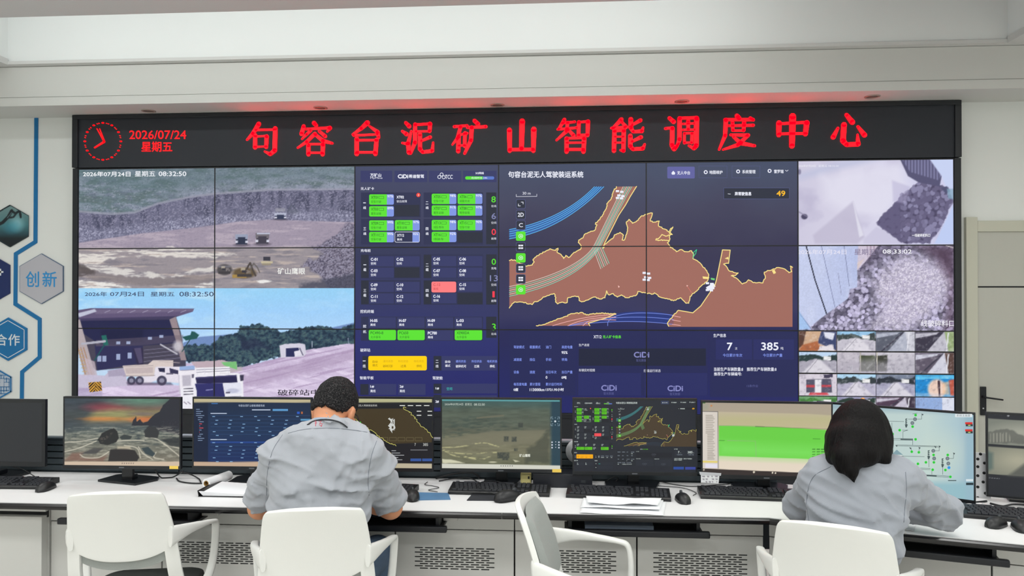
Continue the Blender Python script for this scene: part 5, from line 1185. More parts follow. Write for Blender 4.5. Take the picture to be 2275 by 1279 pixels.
# ================================================================== MONITORS
class Mon: pass
def monitor(corners, depth, label, off=False, chin=.016, side=.007, top=.009, base_turn=0.0, yaw=None, neck_u=None, base=True, back=.06, bw=1.0):
    """corners: where the housing's outline stands in the photograph (TL, TR, BL, BR); depth: distance along the view"""
    cx = sum(c[0] for c in corners) / 4; cy = sum(c[1] for c in corners) / 4
    C = _E + ray(cx, cy) * depth
    def fit(phi):
        pl = Plane(C, (math.cos(phi), math.sin(phi), 0), (0, 0, 1)); h = [pl.hit(*c) for c in corners]
        return pl, h, (h[0][1] - h[2][1]) - (h[1][1] - h[3][1])
    if yaw is None:
        lo, hi = -.9, .9
        ks = np.linspace(lo, hi, 361); yaw = min(ks, key=lambda k: abs(fit(k)[2]))
    pl, h, _ = fit(yaw)
    u0, u1 = (h[0][0] + h[2][0]) / 2, (h[1][0] + h[3][0]) / 2; v1, v0 = (h[0][1] + h[1][1]) / 2, (h[2][1] + h[3][1]) / 2
    mx = Matrix(((*[pl.u[i] for i in range(1)], pl.v[0], pl.n[0], pl.o[0]), (pl.u[1], pl.v[1], pl.n[1], pl.o[1]), (pl.u[2], pl.v[2], pl.n[2], pl.o[2]), (0, 0, 0, 1)))
    bp = pl.at((u0 + u1) / 2, 0, -.03)
    e = empty('monitor', label, 'monitor', (bp[0], bp[1], DZ))
    mb = MB()
    mb.box(u0, u1, v0, v1, -.016, -.004, .002, mx)
    mb.box(u0 + .10, u1 - .10, v0 + .05, v1 - .08, -.042, -.016, .008, mx)
    mb.build('housing', M['bezel'], e)
    b = MB()
    b.box(u0, u1, v0, v0 + chin, -.004, .002, .001, mx); b.box(u0, u1, v1 - top, v1, -.004, .0012, .0006, mx)
    b.box(u0, u0 + side, v0 + chin, v1 - top, -.004, .0012, .0006, mx); b.box(u1 - side, u1, v0 + chin, v1 - top, -.004, .0012, .0006, mx)
    b.build('bezel', M['bezel'], e)
    m = Mon(); m.e, m.pl, m.mx = e, pl, mx; m.u0, m.u1, m.v0, m.v1 = u0 + side, u1 - side, v0 + chin, v1 - top; m.U0, m.U1, m.V0, m.V1 = u0, u1, v0, v1
    nu = (u0 + u1) / 2 if neck_u is None else neck_u
    if base:
        vdesk = DZ - pl.o[2]
        MB().box(nu - .026, nu + .026, vdesk + .008, v0 + .09, -.062, -.043, .004, mx).box(nu - .026, nu + .026, vdesk + .0095, vdesk + .03, -.055 - back, -.043, .004, mx).build('stand_neck', M['bezel'], e)
        rot = mx @ Matrix.Translation((nu, vdesk, -.045 - back)) @ Matrix.Rotation(math.radians(base_turn), 4, 'Y')
        bb = MB(); poly = [(a_ * bw, b_) for a_, b_ in ((-.125, .072), (.095, .072), (.125, -.03), (.10, -.065), (-.10, -.065), (-.125, -.03))]
        V = [rot @ Vector((a, z, b_)) for z in (0.0006, .010) for a, b_ in poly]; n = len(poly)
        bb.add(V, [tuple(range(n)), tuple(range(2 * n - 1, n - 1, -1))] + [(i, i + n, (i + 1) % n + n, (i + 1) % n) for i in range(n)])
        bb.build('stand_base', M['bezel'], e)
    MB().box((u0 + u1) / 2 - .012, (u0 + u1) / 2 + .012, v0 + .005, v0 + .010, .0015, .0024, 0, mx).build('badge', mat('badge_grey', (96, 100, 106), .4, noise=.05), e)
    return m
def screen(m, step=.0026): return Picture(m.pl, m.u0, m.u1, m.v0, m.v1, step)
def sticker(m, px0, py0, px1, py1):
    a, b = m.pl.hit(px0, py1); c, d = m.pl.hit(px1, py0)
    MB().box(a, c, max(b, m.V0 + .001), d, .002, .0028, 0, m.mx).build('sticker', M['yellow'], m.e, label='yellow energy sticker')

# switched off monitor at the left edge
m0 = monitor([(-168, 885), (101, 886), (-168, 1036), (100.5, 1033)], 3.46, 'black switched off monitor at the left edge of the photo', chin=.022, side=.017, top=.016, yaw=0.0)
MB().box(m0.u0, m0.u1, m0.v0, m0.v1, -.004, .0004, 0, m0.mx).build('screen', mat('dark_screen', (30, 33, 40), .3, noise=.04, nscale=5), m0.e)
settle(m0.e)

# rocky beach wallpaper
m1 = monitor([(140, 880.5), (402, 881.5), (141, 1041), (402, 1042)], 3.385, 'monitor showing a sunset over a rocky beach, behind the leftmost chair', base_turn=-16, yaw=0.02, back=.035)
S = screen(m1); x, y = S.x, S.y
zb = zc(120, 870, 6.393)
n1 = fbm(x / 22, y / 4, 201, 4); n2 = fbm(x / 14, y / 2.6, 202, 4); n3 = fbm(x / 3, y / 3, 203, 3)
S.grad([(880, (70, 88, 92)), (895, (86, 84, 86)), (905, (112, 92, 84)), (918, (138, 132, 92)), (930, (146, 120, 78)), (941, (92, 96, 92)), (950, (84, 94, 94)), (965, (104, 110, 102)), (1030, (122, 116, 102))], y)
S.mix((56, 66, 74), .85 * (1 - S.band([(140, 955), (180, 948), (220, 900), (250, 880)], 30)) * (x < 260)); S.mix((130, 62, 74), .8 * S.ell(225, 904, 34, 9, 1.2)); S.mix((150, 80, 80), .6 * S.ell(262, 906, 28, 6, 1.2)); S.mix((96, 142, 116), .7 * S.ell(320, 888, 60, 12, 1.4)); S.mix((150, 152, 104), .7 * S.ell(256, 920, 34, 10, 1.4))
S.mix((196, 128, 70), .8 * S.ell(232, 930, 44, 4, 1.2)); S.mix((204, 116, 70), .85 * S.ell(322, 932, 30, 6, 1.2)); S.mix((110, 96, 104), .6 * S.ell(318, 919, 30, 4, 1.2))
S.mul(.86 + .3 * n1)
S.mix((46, 48, 56), S.inside(zb((1100, 480), (1130, 400), (1160, 350), (1180, 420), (1225, 385), (1270, 440), (1330, 420), (1400, 350), (1440, 310), (1500, 280), (1560, 180), (1660, 90), (1800, 75), (1800, 620), (1560, 560), (1480, 560), (1280, 560), (1350, 480)), 1.3, 1.5))
S.mix((60, 60, 66), .7 * np.clip((n3 - .5) * 4, 0, 1) * S.inside(zb((1500, 420), (1800, 380), (1800, 760), (1560, 700)), 4))
foam = S.band([(140, 950), (300, 946), (402, 948)], 4) * np.clip((n2 - .5) * 7, 0, 1)
S.mix((184, 182, 166), foam * .45); S.mix((70, 78, 80), S.band([(140, 946), (402, 946)], 4) * np.clip((.4 - n2) * 7, 0, .9) * (1 - S.band([(140, 985), (402, 990)], 20)))
S.mix((128, 96, 84), .8 * S.inside(zb((140, 980), (260, 870), (420, 860), (380, 930), (640, 940), (760, 900), (700, 985)), 6))
for pts in (((150, 720), (400, 700), (620, 660)), ((150, 850), (350, 800), (600, 700)), ((370, 890), (450, 935), (640, 930), (780, 850)), ((900, 700), (1100, 690), (1280, 690)), ((1200, 780), (1260, 870), (1400, 960)), ((1450, 860), (1420, 930), (1560, 960)), ((1000, 760), (1180, 800), (1230, 940)), ((1300, 650), (1480, 680), (1780, 910)), ((1560, 750), (1780, 800))): S.mix((206, 200, 182), .85 * S.line([tuple(p) for p in smooth_path([(a, b, 0) for a, b in zb(*pts)], 5) for p in [(p.x, p.y)]], 2.2, 1.5))
S.mix((44, 46, 46), S.inside(zb((620, 680), (680, 590), (800, 530), (850, 515), (900, 560), (925, 650), (880, 720), (760, 755), (660, 740)), 1.4, 1)); S.mix((96, 88, 82), .6 * S.inside(zb((650, 660), (760, 590), (840, 580), (760, 660), (680, 720)), 4) * (n3 > .5))
S.mix((60, 66, 66), S.inside(zb((930, 640), (1000, 605), (1110, 630), (1090, 670), (960, 680)), 2)); S.mix((54, 56, 58), S.inside(zb((1280, 560), (1340, 490), (1440, 500), (1490, 570), (1480, 650), (1300, 650)), 2, 2)); S.mix((48, 46, 46), S.inside(zb((770, 985), (800, 820), (1000, 800), (1150, 830), (1210, 930), (1180, 985)), 2)); S.mix((58, 70, 74), S.inside(zb((1240, 800), (1340, 780), (1440, 880), (1400, 920), (1300, 880)), 2)); S.mix((46, 50, 52), .8 * S.inside(zb((1520, 680), (1790, 640), (1790, 780), (1640, 760)), 4, 3)); S.mix((66, 66, 68), .8 * S.inside(zb((380, 880), (560, 800), (700, 800), (600, 880)), 3))
S.mix((196, 184, 160), .8 * S.inside(zb((900, 770), (1080, 775), (1100, 815), (900, 810)), 4))
S.mix((206, 186, 164), S.rect(120, 870 + 990 / 6.393, 420, 1060)); S.mix((110, 96, 90), .8 * S.rect(270, 1027.5, 300, 1030) * (np.sin(x * 1.3) > .2))
S.build('screen', m1.e, .0006, 'sunset beach picture with a pale task bar'); sticker(m1, 377, 1034.5, 396.5, 1041)
settle(m1.e)

# dark blue table window
m2 = monitor([(427, 881.5), (693, 882.5), (428, 1043), (693, 1044)], 3.36, 'monitor with a dark blue data table, left of the man', yaw=0.02)
S = screen(m2, .004); x, y = S.x, S.y
S.grad([(885, (26, 42, 66)), (960, (28, 50, 84)), (1034, (26, 44, 92))], y); S.mix((22, 34, 58), S.rect(400, 880, 462, 1060)); S.mix((190, 178, 142), S.rect(400, 880, 720, 893.5)); S.mix((196, 168, 142), S.rect(400, 1025.5, 720, 1060))
so = S.build('screen', m2.e, .0006, 'dark blue data table with a pale title bar'); G = Graphics(m2.pl); W_ = (190, 204, 226)
G.text('句容台泥矿山智能调度系统', 530, 898, 588, 903, W_, .0012); G.rect(470, 895, 484, 897, (60, 110, 170), .0012); G.rect(606, 908, 640, 912.5, (90, 150, 200), .0012); G.rect(560, 909, 601, 911, W_, .0012)
for k in range(16): G.rect(436 + (4 if k > 3 else 0) + (3 if 5 < k < 13 else 0), 908 + 4.6 * k, 444 + (k * 7) % 11, 909.6 + 4.6 * k, (214, 80, 90) if 5 < k < 13 and k % 2 else (120, 140, 170), .0012)
for yb, rows in ((917, 5), (975, 5)):
    G.rect(468, yb, 504, yb + 1.8, W_, .0012)
    for r in range(rows + 1):
        G.rect(468, yb + 5 + r * 8.4, 690, yb + 5.5 + r * 8.4, (50, 84, 130), .0011)
        for c in range(7): 
            if (c * 5 + r * 3) % 4 != 1: G.rect(472 + c * 31 + (r * 7) % 9, yb + 7 + r * 8.4, 478 + c * 31 + (r * 7) % 9, yb + 8.6 + r * 8.4, (130, 170, 210), .0012)
G.rect(468, 980, 690, 984, (34, 66, 134), .0011); G.rect(668, 930, 690, 934, (90, 150, 190), .0012); G.rect(660, 914, 666, 919, (40, 90, 190), .0012); G.rect(669, 914, 673, 919, (170, 100, 60), .0012)
G.build('table_lettering', so); settle(m2.e)

# map close-up, partly behind the man
m3 = monitor([(697, 880.5), (963, 881.5), (697, 1046), (963, 1047)], 3.34, 'monitor with a dark brown map close up, right of the man', yaw=0.02, bw=.7)
S = screen(m3, .0032); x, y = S.x, S.y
S.fill((30, 32, 36)); cst = [(790, 930), (808, 946), (830, 958), (846, 972), (862, 982), (880, 990)]; cs2 = [(896, 905), (918, 922), (926, 936), (940, 948), (954, 960), (962, 972)]
S.mix((66, 56, 36), S.inside([(700, 908), (912, 907)] + cs2 + [(962, 982), (880, 985)] + cst[::-1] + [(700, 930)], 1.5)); S.mix((180, 178, 138), S.rect(690, 880, 970, 893.5)); S.mix((186, 176, 150), S.rect(690, 1029, 970, 1060)); S.mix((30, 30, 34), S.rect(690, 986, 970, 1029))
so = S.build('screen', m3.e, .0006, 'dark brown map with yellow outlines'); G = Graphics(m3.pl); W_ = (206, 208, 204)
G.text('句容台泥无人驾驶装运系统', 778, 898, 838, 902.5, W_, .0012); G.line(jitter(cst, 2, 31, 3), 1, (214, 210, 110), .0014); G.line(jitter([(902, 905)] + cs2, 2.2, 32, 3), 1, (206, 204, 110), .0014)
for k in range(4): G.rect(888 + 18 * k, 899.5, 900 + 18 * k, 901.5, W_, .0012)
for a, b in ((926, 912), (950, 912), (926, 921), (950, 921)): G.rect(a, b, a + 10, b + 2, W_, .0014)
for k in range(14): G.poly([(862 + (k * 7) % 13, 930 + (k * 11) % 32), (866 + (k * 7) % 13, 927 + (k * 11) % 32), (868 + (k * 5) % 12, 934 + (k * 11) % 30)], W_, .0014)
for k in range(5): G.frame(846 + 19 * k, 971, 862 + 19 * k, 979, .6, (120, 110, 80), .0014)
G.text('7', 921, 984, 924, 990, W_, .0014); G.text('385', 940, 984, 951, 990, W_, .0014)
for k in range(5): G.rect(870, 1000 + 5 * k, 880 + (k * 9) % 22, 1001.4 + 5 * k, (170, 172, 176), .0014)
G.rect(912, 1018, 936, 1024, (52, 84, 150), .0014); G.rect(938, 1018, 960, 1024, (52, 84, 150), .0014); G.rect(912, 998, 950, 1000, (110, 112, 116), .0014); G.rrect(858, 1005, 869, 1020, 1, (230, 196, 50), .0014)
for k in range(3): G.disc(800, 938 + 6 * k, 2.4, (70, 200, 60), .0014)
G.build('map_lettering', so); settle(m3.e)

# quarry feed in olive haze
m4 = monitor([(978.5, 882), (1248, 884.5), (978.5, 1047), (1248, 1050.5)], 3.33, 'monitor with a hazy olive quarry camera view and white task bar', bw=.66, yaw=.02, back=.035)
S = screen(m4); x, y = S.x, S.y
n1 = fbm(x / 22, y / 4, 301, 4); n2 = fbm(x / 14, y / 2.2, 302, 4); n3 = fbm(x / 3, y / 3, 303, 3)
zq = zc(960, 870, 3.7917)
S.grad([(885, (66, 84, 80)), (915, (84, 94, 82)), (940, (86, 94, 82)), (955, (92, 96, 82)), (970, (112, 112, 92)), (1000, (116, 114, 92)), (1030, (104, 106, 84))], y)
S.mul(.86 + .3 * n1); S.mix((60, 74, 68), .6 * S.inside(zq((90, 250), (400, 200), (700, 260), (760, 320), (400, 340), (200, 400), (90, 400)), 10, 4) * np.clip((n2 - .4) * 4, 0, 1)); S.mix((128, 118, 96), .6 * S.line(zq((380, 220), (600, 200)), 3, 3))
S.mix((120, 118, 98), .8 * S.inside(zq((90, 400), (500, 330), (960, 320), (900, 400), (850, 440), (90, 450)), 4))
S.mix((70, 74, 64), .7 * S.inside(zq((990, 320), (870, 440), (800, 480), (780, 600), (990, 600)), 8, 4))
for pts in (((90, 470), (250, 460), (420, 430), (560, 460)), ((90, 490), (250, 520), (540, 510)), ((250, 540), (400, 570), (500, 540)), ((110, 500), (200, 540), (400, 560))): S.mix((190, 186, 138), .85 * S.line([(p.x, p.y) for p in smooth_path([(a, b, 0) for a, b in zq(*pts)], 5)], 2.6, 2) * np.clip((fbm(x / 9, y / 2.2, 309, 3) - .36) * 6, 0, 1))
S.mix((206, 204, 176), S.inside(zq((85, 565), (160, 570), (280, 600), (85, 600)), 2, 1)); S.mix((206, 204, 176), .9 * S.inside(zq((680, 570), (740, 585), (700, 592)), 1.4)); S.mix((196, 194, 166), .9 * S.ell(*zq((510, 592))[0], 9, 1.6, .6))
for a, b, c, d_ in ((605, 375, 645, 420), (670, 378, 712, 420), (550, 510, 650, 560), (690, 475, 722, 498), (725, 262, 765, 300), (590, 560, 640, 575)): S.mix((60, 66, 62), .85 * S.rect(*zq((a, b))[0], *zq((c, d_))[0], 2) * (.6 + .4 * (n3 > .45)))
S.mix((34, 62, 78), .9 * np.clip((x - (960 + 985 / 3.79)) / 8, 0, 1)); S.mix((60, 96, 96), .5 * (1 - S.band([(978, 900), (1250, 902)], 16)) * (x < 1225))
S.mix((92, 160, 164), S.inside(zq((75, 58), (1075, 68), (1075, 82), (75, 75)), 1)); S.mix((208, 208, 196), S.inside(zq((60, 603), (1085, 620), (1085, 700), (60, 700)), 1))
so = S.build('screen', m4.e, .0006, 'hazy olive quarry camera view'); G = Graphics(m4.pl)
G.text('2026年07月24日', 988, 895, 1029, 900, (206, 216, 206), .0012); G.text('星期五', 1033, 895, 1049, 900.4, (190, 200, 190), .0012); G.text('08:32:50', 1053, 895.6, 1077, 900.6, (206, 216, 206), .0012); G.text('矿山鹰眼', 1154, 1008, 1178, 1014.5, (226, 228, 214), .0012, .15)
for a in range(3):
    for b in range(3): G.rect(1225 + 7.6 * a + (1 if a == 1 else 0), 980.4 + 6 * b, 1228 + 7.6 * a, (983.4 if a != 1 else 981.8) + 6 * b, (206, 214, 226), .0012)
G.disc(1233.5, 935.5, 2.2, (210, 220, 226), .0012)
for k in range(8): c, s_ = math.cos(k * math.pi / 4), math.sin(k * math.pi / 4); G.line([(1233.5 + 7 * c, 935.5 + 7 * s_), (1233.5 + 9 * c, 935.5 + 9 * s_)], 1, (150, 176, 190), .0012)
for cx, cy, dx, dy in ((1224, 926, 1, 1), (1243, 926, -1, 1), (1224, 945, 1, -1), (1243, 945, -1, -1)): G.line([(cx + 4 * dx, cy), (cx, cy), (cx, cy + 4 * dy)], .8, (150, 176, 190), .0012)
for k in range(6): G.rect(1112 + 5 * k, 1033.4, 1114.4 + 5 * k, 1035.4, (110, 110, 106), .0012)
G.build('camera_lettering', so); sticker(m4, 1227, 1041.5, 1247, 1048.5); settle(m4.e)

# dispatch board and road map on the desk
m5 = monitor([(1272, 883), (1549, 885), (1272, 1054), (1549, 1057)], 3.30, 'monitor with a dark dispatch board, green tiles and a road map, right of the middle', yaw=.02, back=.028)
S = screen(m5, .008); S.fill((40, 43, 50)); so = S.build('screen', m5.e, .0006, 'dark dispatch board with a small road map'); G = Graphics(m5.pl)
KD = dict(KW); KD.update(sea=(38, 44, 54), lane=.9, green=(88, 186, 30), lblue=(60, 80, 70), white=(190, 200, 196), tile=(42, 46, 54), tile2=(64, 68, 76), card=(38, 42, 48), dim=(34, 36, 42), grey=(110, 114, 120), ink=(60, 120, 40), red=(236, 78, 84), amber=(244, 168, 10), land=(72, 60, 44), edge=(200, 190, 96), ew=1.7, rb=(70, 130, 130), rb2=(40, 80, 90), rg=(96, 150, 100), rg2=(120, 150, 96), rv=(60, 70, 80), pk=(150, 120, 80), btn=(56, 64, 90), box=(34, 36, 42), logo=(70, 74, 84), logo2=(60, 64, 70), blue=(130, 140, 150))
DM = Mapped(G, .283, .285, 1281 - .283 * 820, 905 - .285 * 432, .006, .0008); dashboard(DM, KD); road_map(DM, KD); map_header(DM, KD); truck_info(DM, KD)
G.rect(1496, 1036, 1519, 1042, (44, 74, 150), .004); G.rect(1522, 1036.3, 1545, 1042.3, (58, 70, 150), .004)
G.build('board_lettering', so); settle(m5.e)

# green form
m6 = monitor([(1557, 886.5), (1850, 896), (1558, 1059), (1851, 1071.5)], 3.22, 'monitor with a large bright green form, left of the woman', chin=.018, back=.06)
S = screen(m6); x, y = S.x, S.y
zg = zc(1540, 880, 5.5594)
S.grad([(888, (178, 166, 150)), (913, (190, 178, 154)), (930, (186, 180, 138)), (946, (190, 180, 142)), (1010, (224, 212, 192)), (1050, (228, 214, 196))], y)
S.mix((164, 152, 136), .7 * S.inside(zg((100, 55), (1720, 95), (1720, 235), (1400, 215), (320, 190), (105, 185)), 2)); S.mix((150, 158, 140), .5 * S.inside(zg((105, 95), (185, 95), (185, 165), (105, 165)), 6))
S.mix((106, 206, 70), S.inside(zg((315, 355), (1000, 375), (1800, 425), (1800, 790), (1200, 765), (320, 735)), 1)); S.mix((126, 224, 98), .7 * S.inside(zg((315, 560), (1800, 640), (1800, 790), (320, 735)), 26))
S.mix((214, 206, 196), S.inside(zg((100, 190), (303, 195), (308, 890), (105, 885)), 1)); S.mix((90, 90, 96), S.line(zg((105, 185), (305, 190), (310, 888)), 1.2)); S.mix((226, 206, 110), S.inside(zg((108, 795), (300, 800), (300, 820), (108, 818)), 1)); S.mix((226, 222, 236), S.inside(zg((150, 830), (300, 835), (300, 885), (150, 882)), 2))
S.mix((170, 160, 140), S.line(zg((320, 360), (760, 372)), 1)); S.mix((96, 96, 84), .9 * S.line(zg((770, 372), (880, 376)), 1.5)); S.mix((120, 110, 96), .7 * S.line(zg((880, 376), (1660, 405)), 1.2)); S.mix((150, 170, 130), S.line(zg((420, 545), (770, 550), (775, 745)), .9)); S.mix((70, 140, 50), .9 * S.line(zg((320, 545), (385, 547)), 1.4))
for k in range(26): S.mix((130, 122, 110), .75 * S.rect(*zg((155 + (20 if k > 10 else 0), 232 + 21.5 * k))[0], *zg((240 + (k * 13) % 30, 240 + 21.5 * k))[0], .8))
for r in range(4):
    for c in range(3): S.mix((50, 110, 40), .8 * S.rect(*zg((1468 + 56 * c, 648 + 31 * r))[0], *zg((1510 + 56 * c, 660 + 31 * r))[0], .8))
S.mix((60, 140, 40), .8 * S.line(zg((1480, 524), (1565, 527)), 1.4)); S.mix((60, 110, 50), S.rect(*zg((112, 75))[0], *zg((150, 88))[0])); S.mix((196, 130, 70), S.ell(*zg((225, 117))[0], 2, 2, .5))
S.mix((56, 48, 46), S.band([(1540, 880 + 885 / 5.56), (1859, 880 + 960 / 5.56)], 1)); 
for a, b, r in ((132, 908, 1.6), (750, 935, 2.2), (980, 943, 1.8), (1016, 947, 1.8)): S.mix((236, 226, 206), S.ell(*zg((a, b))[0], r, r, .5))
S.build('screen', m6.e, .0006, 'bright green form with a pale list at its left')
# paper note taped to the lower left corner
nm = Plane(m6.pl.at(0, 0, .004), m6.pl.u, m6.pl.v)
def note_quad(pts, lift, mname, parent, nme):
    V = [m6.pl.at(*m6.pl.hit(*p), lift) for p in pts] + [m6.pl.at(*m6.pl.hit(*p), lift - .0006) for p in pts]
    n = len(pts); o = MB().add(V, [tuple(range(n)), tuple(range(2 * n - 1, n - 1, -1))] + [(i, i + n, (i + 1) % n + n, (i + 1) % n) for i in range(n)]).build(nme, mname, parent); return o
settle(m6.e)
nt_ = note_quad([(1557, 1052), (1557, 1071), (1596, 1073), (1598, 1054)], .0042, M['paper'], None, 'paper_note'); tag(nt_, 'small white paper note taped below the lower left corner of the green screen monitor', 'note')
note_quad([(1553, 1047), (1555, 1054), (1601, 1056), (1602, 1050)], .0050, mat('clear_tape', (196, 198, 204), .25, noise=.03), nt_, 'tape')
G = Graphics(m6.pl)
for r, segs in enumerate((((1559, 1566), (1570, 1575), (1580, 1583), (1588, 1594)), ((1560, 1565), (1567, 1572), (1581, 1586), (1589, 1594)), ((1567, 1571), (1574, 1579), (1581, 1584), (1591, 1593)))):
    for a, b in segs: G.rect(a, 1056 + 6 * r, b, 1057.2 + 6 * r, (120, 110, 130), .0046); G.rect(a + 1, 1058 + 6 * r, b, 1059 + 6 * r, (120, 110, 130), .0046)
G.build('handwriting', nt_, M_PRINT)

# process flow diagram
m7 = monitor([(1815, 899), (2167.5, 907.5), (1815, 1081.5), (2167.5, 1110)], 3.15, 'monitor with a pale blue process flow diagram, right of the woman', chin=.014, back=.05)
S = screen(m7, .0035); x, y = S.x, S.y
S.grad([(1830, (186, 204, 202)), (2060, (190, 210, 206)), (2128, (170, 196, 204)), (2168, (150, 176, 190))], x); S.mix((146, 186, 196), .9 * S.band([(1830, 1066), (2168, 1072)], 12)); S.mix((206, 218, 200), .5 * S.ell(2100, 1010, 40, 40, 1.5)); S.mix((140, 168, 182), .7 * (1 - S.band([(1830, 910), (2168, 918)], 14))); S.mix((150, 182, 196), .8 * np.clip((x - 2140) / 10, 0, 1))
so = S.build('screen', m7.e, .0006, 'pale blue process flow diagram with green marks'); G = Graphics(m7.pl)
z9 = lambda a, b: (1700 + a / 3.052, 860 + b / 3.052); KK = (70, 84, 86); GG = (60, 214, 70); GY = (104, 116, 122)
def Lz(pts, w=.8, c=KK): G.line([z9(*p) for p in pts], w, c, .0014)
for a, b in ((1016, 216), (998, 242), (1140, 430), (1146, 482), (1236, 482), (1242, 516)): G.disc(*z9(a, b), 4.2, GY, .0014); G.disc(*z9(a, b), 2.4, (130, 140, 146), .0018)
G.disc(*z9(1246, 544), 3.4, (50, 150, 226), .0014)
for a, b in ((1020, 188), (1000, 266), (912, 290), (864, 316), (1020, 352), (994, 436), (1042, 440), (1142, 458), (1144, 508), (1090, 508), (1238, 458), (1036, 518), (1136, 558), (1222, 560), (1256, 606)): G.disc(*z9(a, b), 3.2, GG, .0018, 8); G.rect(*z9(a - 4, b - 3), *z9(a + 4, b + 4), (40, 170, 50), .0022)
for pts in (((970, 216), (1016, 216), (1060, 216), (1060, 186)), ((934, 300), (968, 290), (930, 290)), ((934, 300), (934, 345)), ((780, 345), (1000, 347)), ((780, 355), (1000, 358)), ((1000, 350), (1000, 390)), ((890, 396), (1180, 404)), ((890, 390), (1170, 398)), ((1180, 400), (1180, 430), (1150, 430)), ((990, 410), (990, 430)), ((1044, 410), (1044, 430)), ((800, 228), (940, 232)), ((860, 545), (1120, 558)), ((860, 540), (1120, 550)), ((800, 462), (1080, 470)), ((1110, 480), (1110, 540)), ((1204, 520), (1204, 590)), ((1088, 592), (1250, 602)), ((1088, 600), (1250, 610)), ((1250, 482), (1276, 482), (1278, 450)), ((1130, 560), (1130, 590)), ((860, 240), (860, 340)), ((780, 390), (860, 390)), ((1000, 180), (1030, 176))): Lz(pts)
Lz([(920, 352), (1000, 354)], 2.2); Lz([(960, 550), (1020, 554)], 2.0); Lz([(1090, 598), (1160, 601)], 2.6)
for a, b in ((956, 240), (1108, 455), (1202, 510)):
    for k in range(5): G.poly([z9(a - 6, b - 26 + 12 * k), z9(a + 8, b - 30 + 12 * k), z9(a + 5, b - 22 + 12 * k), z9(a - 4, b - 16 + 12 * k)], (60, 76, 78), .0018)
    G.poly([z9(a - 10, b + 12), z9(a + 12, b + 12), z9(a + 2, b + 36)], (80, 96, 96), .0018)
for a, b in ((984, 412), (1046, 410), (1154, 404), (890, 396), (1066, 184), (1182, 400), (1280, 448)): G.poly([z9(a - 8, b - 6), z9(a + 8, b - 2), z9(a + 2, b + 8)], (60, 70, 74), .0018)
G.poly([z9(858, 455), z9(892, 422), z9(936, 458)], (130, 160, 168), .0018); G.rect(*z9(862, 455), *z9(930, 535), (214, 222, 216), .0014); G.disc(*z9(908, 508), 2.8, (214, 60, 50), .0022); G.rect(*z9(866, 502), *z9(892, 512), (190, 150, 130), .0022); G.rect(*z9(900, 464), *z9(936, 474), KK, .0022)
G.rect(*z9(1288, 180), *z9(1404, 202), (224, 232, 234), .0014); G.text('系统主画面', *z9(1298, 183), *z9(1390, 198), (90, 100, 110), .0018)
for b in (236, 284):
    G.rect(*z9(1356, b), *z9(1406, b + 14), (214, 50, 44), .0014); G.rect(*z9(1360, b + 14), *z9(1408, b + 28), (50, 60, 60), .0014); G.rect(*z9(1376, b + 18), *z9(1392, b + 24), (200, 210, 120), .0018)
G.rect(*z9(1362, 622), *z9(1410, 636), (214, 226, 230), .0014); G.rect(*z9(1362, 646), *z9(1412, 662), (40, 56, 62), .0014); G.rect(*z9(1240, 628), *z9(1296, 634), KK, .0014)
G.build('diagram_lettering', so); settle(m7.e)

# two grey camera views, right edge
m8 = monitor([(2189, 912.5), (2465, 930), (2193.5, 1102), (2465, 1126)], 3.04, 'monitor with two grey camera views stacked, at the right edge of the photo', chin=.010, yaw=-.30, back=.05)
S = screen(m8, .0030); x, y = S.x, S.y; n3 = fbm(x / 4, y / 3, 401, 3); yy = y - (x - 2190) * .06
S.fill((44, 46, 50)); S.mix((122, 126, 116), S.band([(2180, 928), (2470, 946)], 1) * (1 - S.band([(2180, 984), (2470, 1003)], 1))); S.mix((168, 168, 154), .8 * S.ell(2270, 962, 60, 18, 1.4) * S.band([(2180, 928), (2470, 946)], 1)); S.mix((96, 98, 92), .8 * S.inside([(2190, 960), (2240, 952), (2275, 968), (2275, 985), (2190, 984)], 3, 3)); S.mix((150, 150, 138), .7 * S.inside([(2196, 962), (2240, 960), (2250, 980), (2200, 983)], 3) * (np.sin(x * .9) > 0))
S.mix((128, 130, 116), S.band([(2180, 990), (2470, 1009)], 1) * (1 - S.band([(2180, 1051), (2470, 1070)], 1))); S.mix((176, 172, 150), .8 * S.ell(2262, 1022, 46, 22, 1.6) * S.band([(2180, 991), (2470, 1010)], 1)); S.mix((80, 82, 78), .8 * S.inside([(2240, 1056), (2275, 1030), (2300, 1040), (2300, 1060)], 8)); S.mix((66, 92, 92), .6 * S.inside([(2190, 1000), (2206, 1006), (2206, 1040), (2190, 1048)], 8))
S.mix((70, 74, 80), .9 * S.line([(2194, 918), (2226, 922)], 1.4) * (np.sin(x * 2) > -.3)); S.mix((120, 122, 126), .9 * S.line([(2194, 1060), (2220, 1063)], 1.6) * (np.sin(x * 2.2) > 0)); S.mix((170, 172, 176), S.ell(2240, 923, 2.2, 2, .5))
S.build('screen', m8.e, .0006, 'two grey camera views stacked'); settle(m8.e)

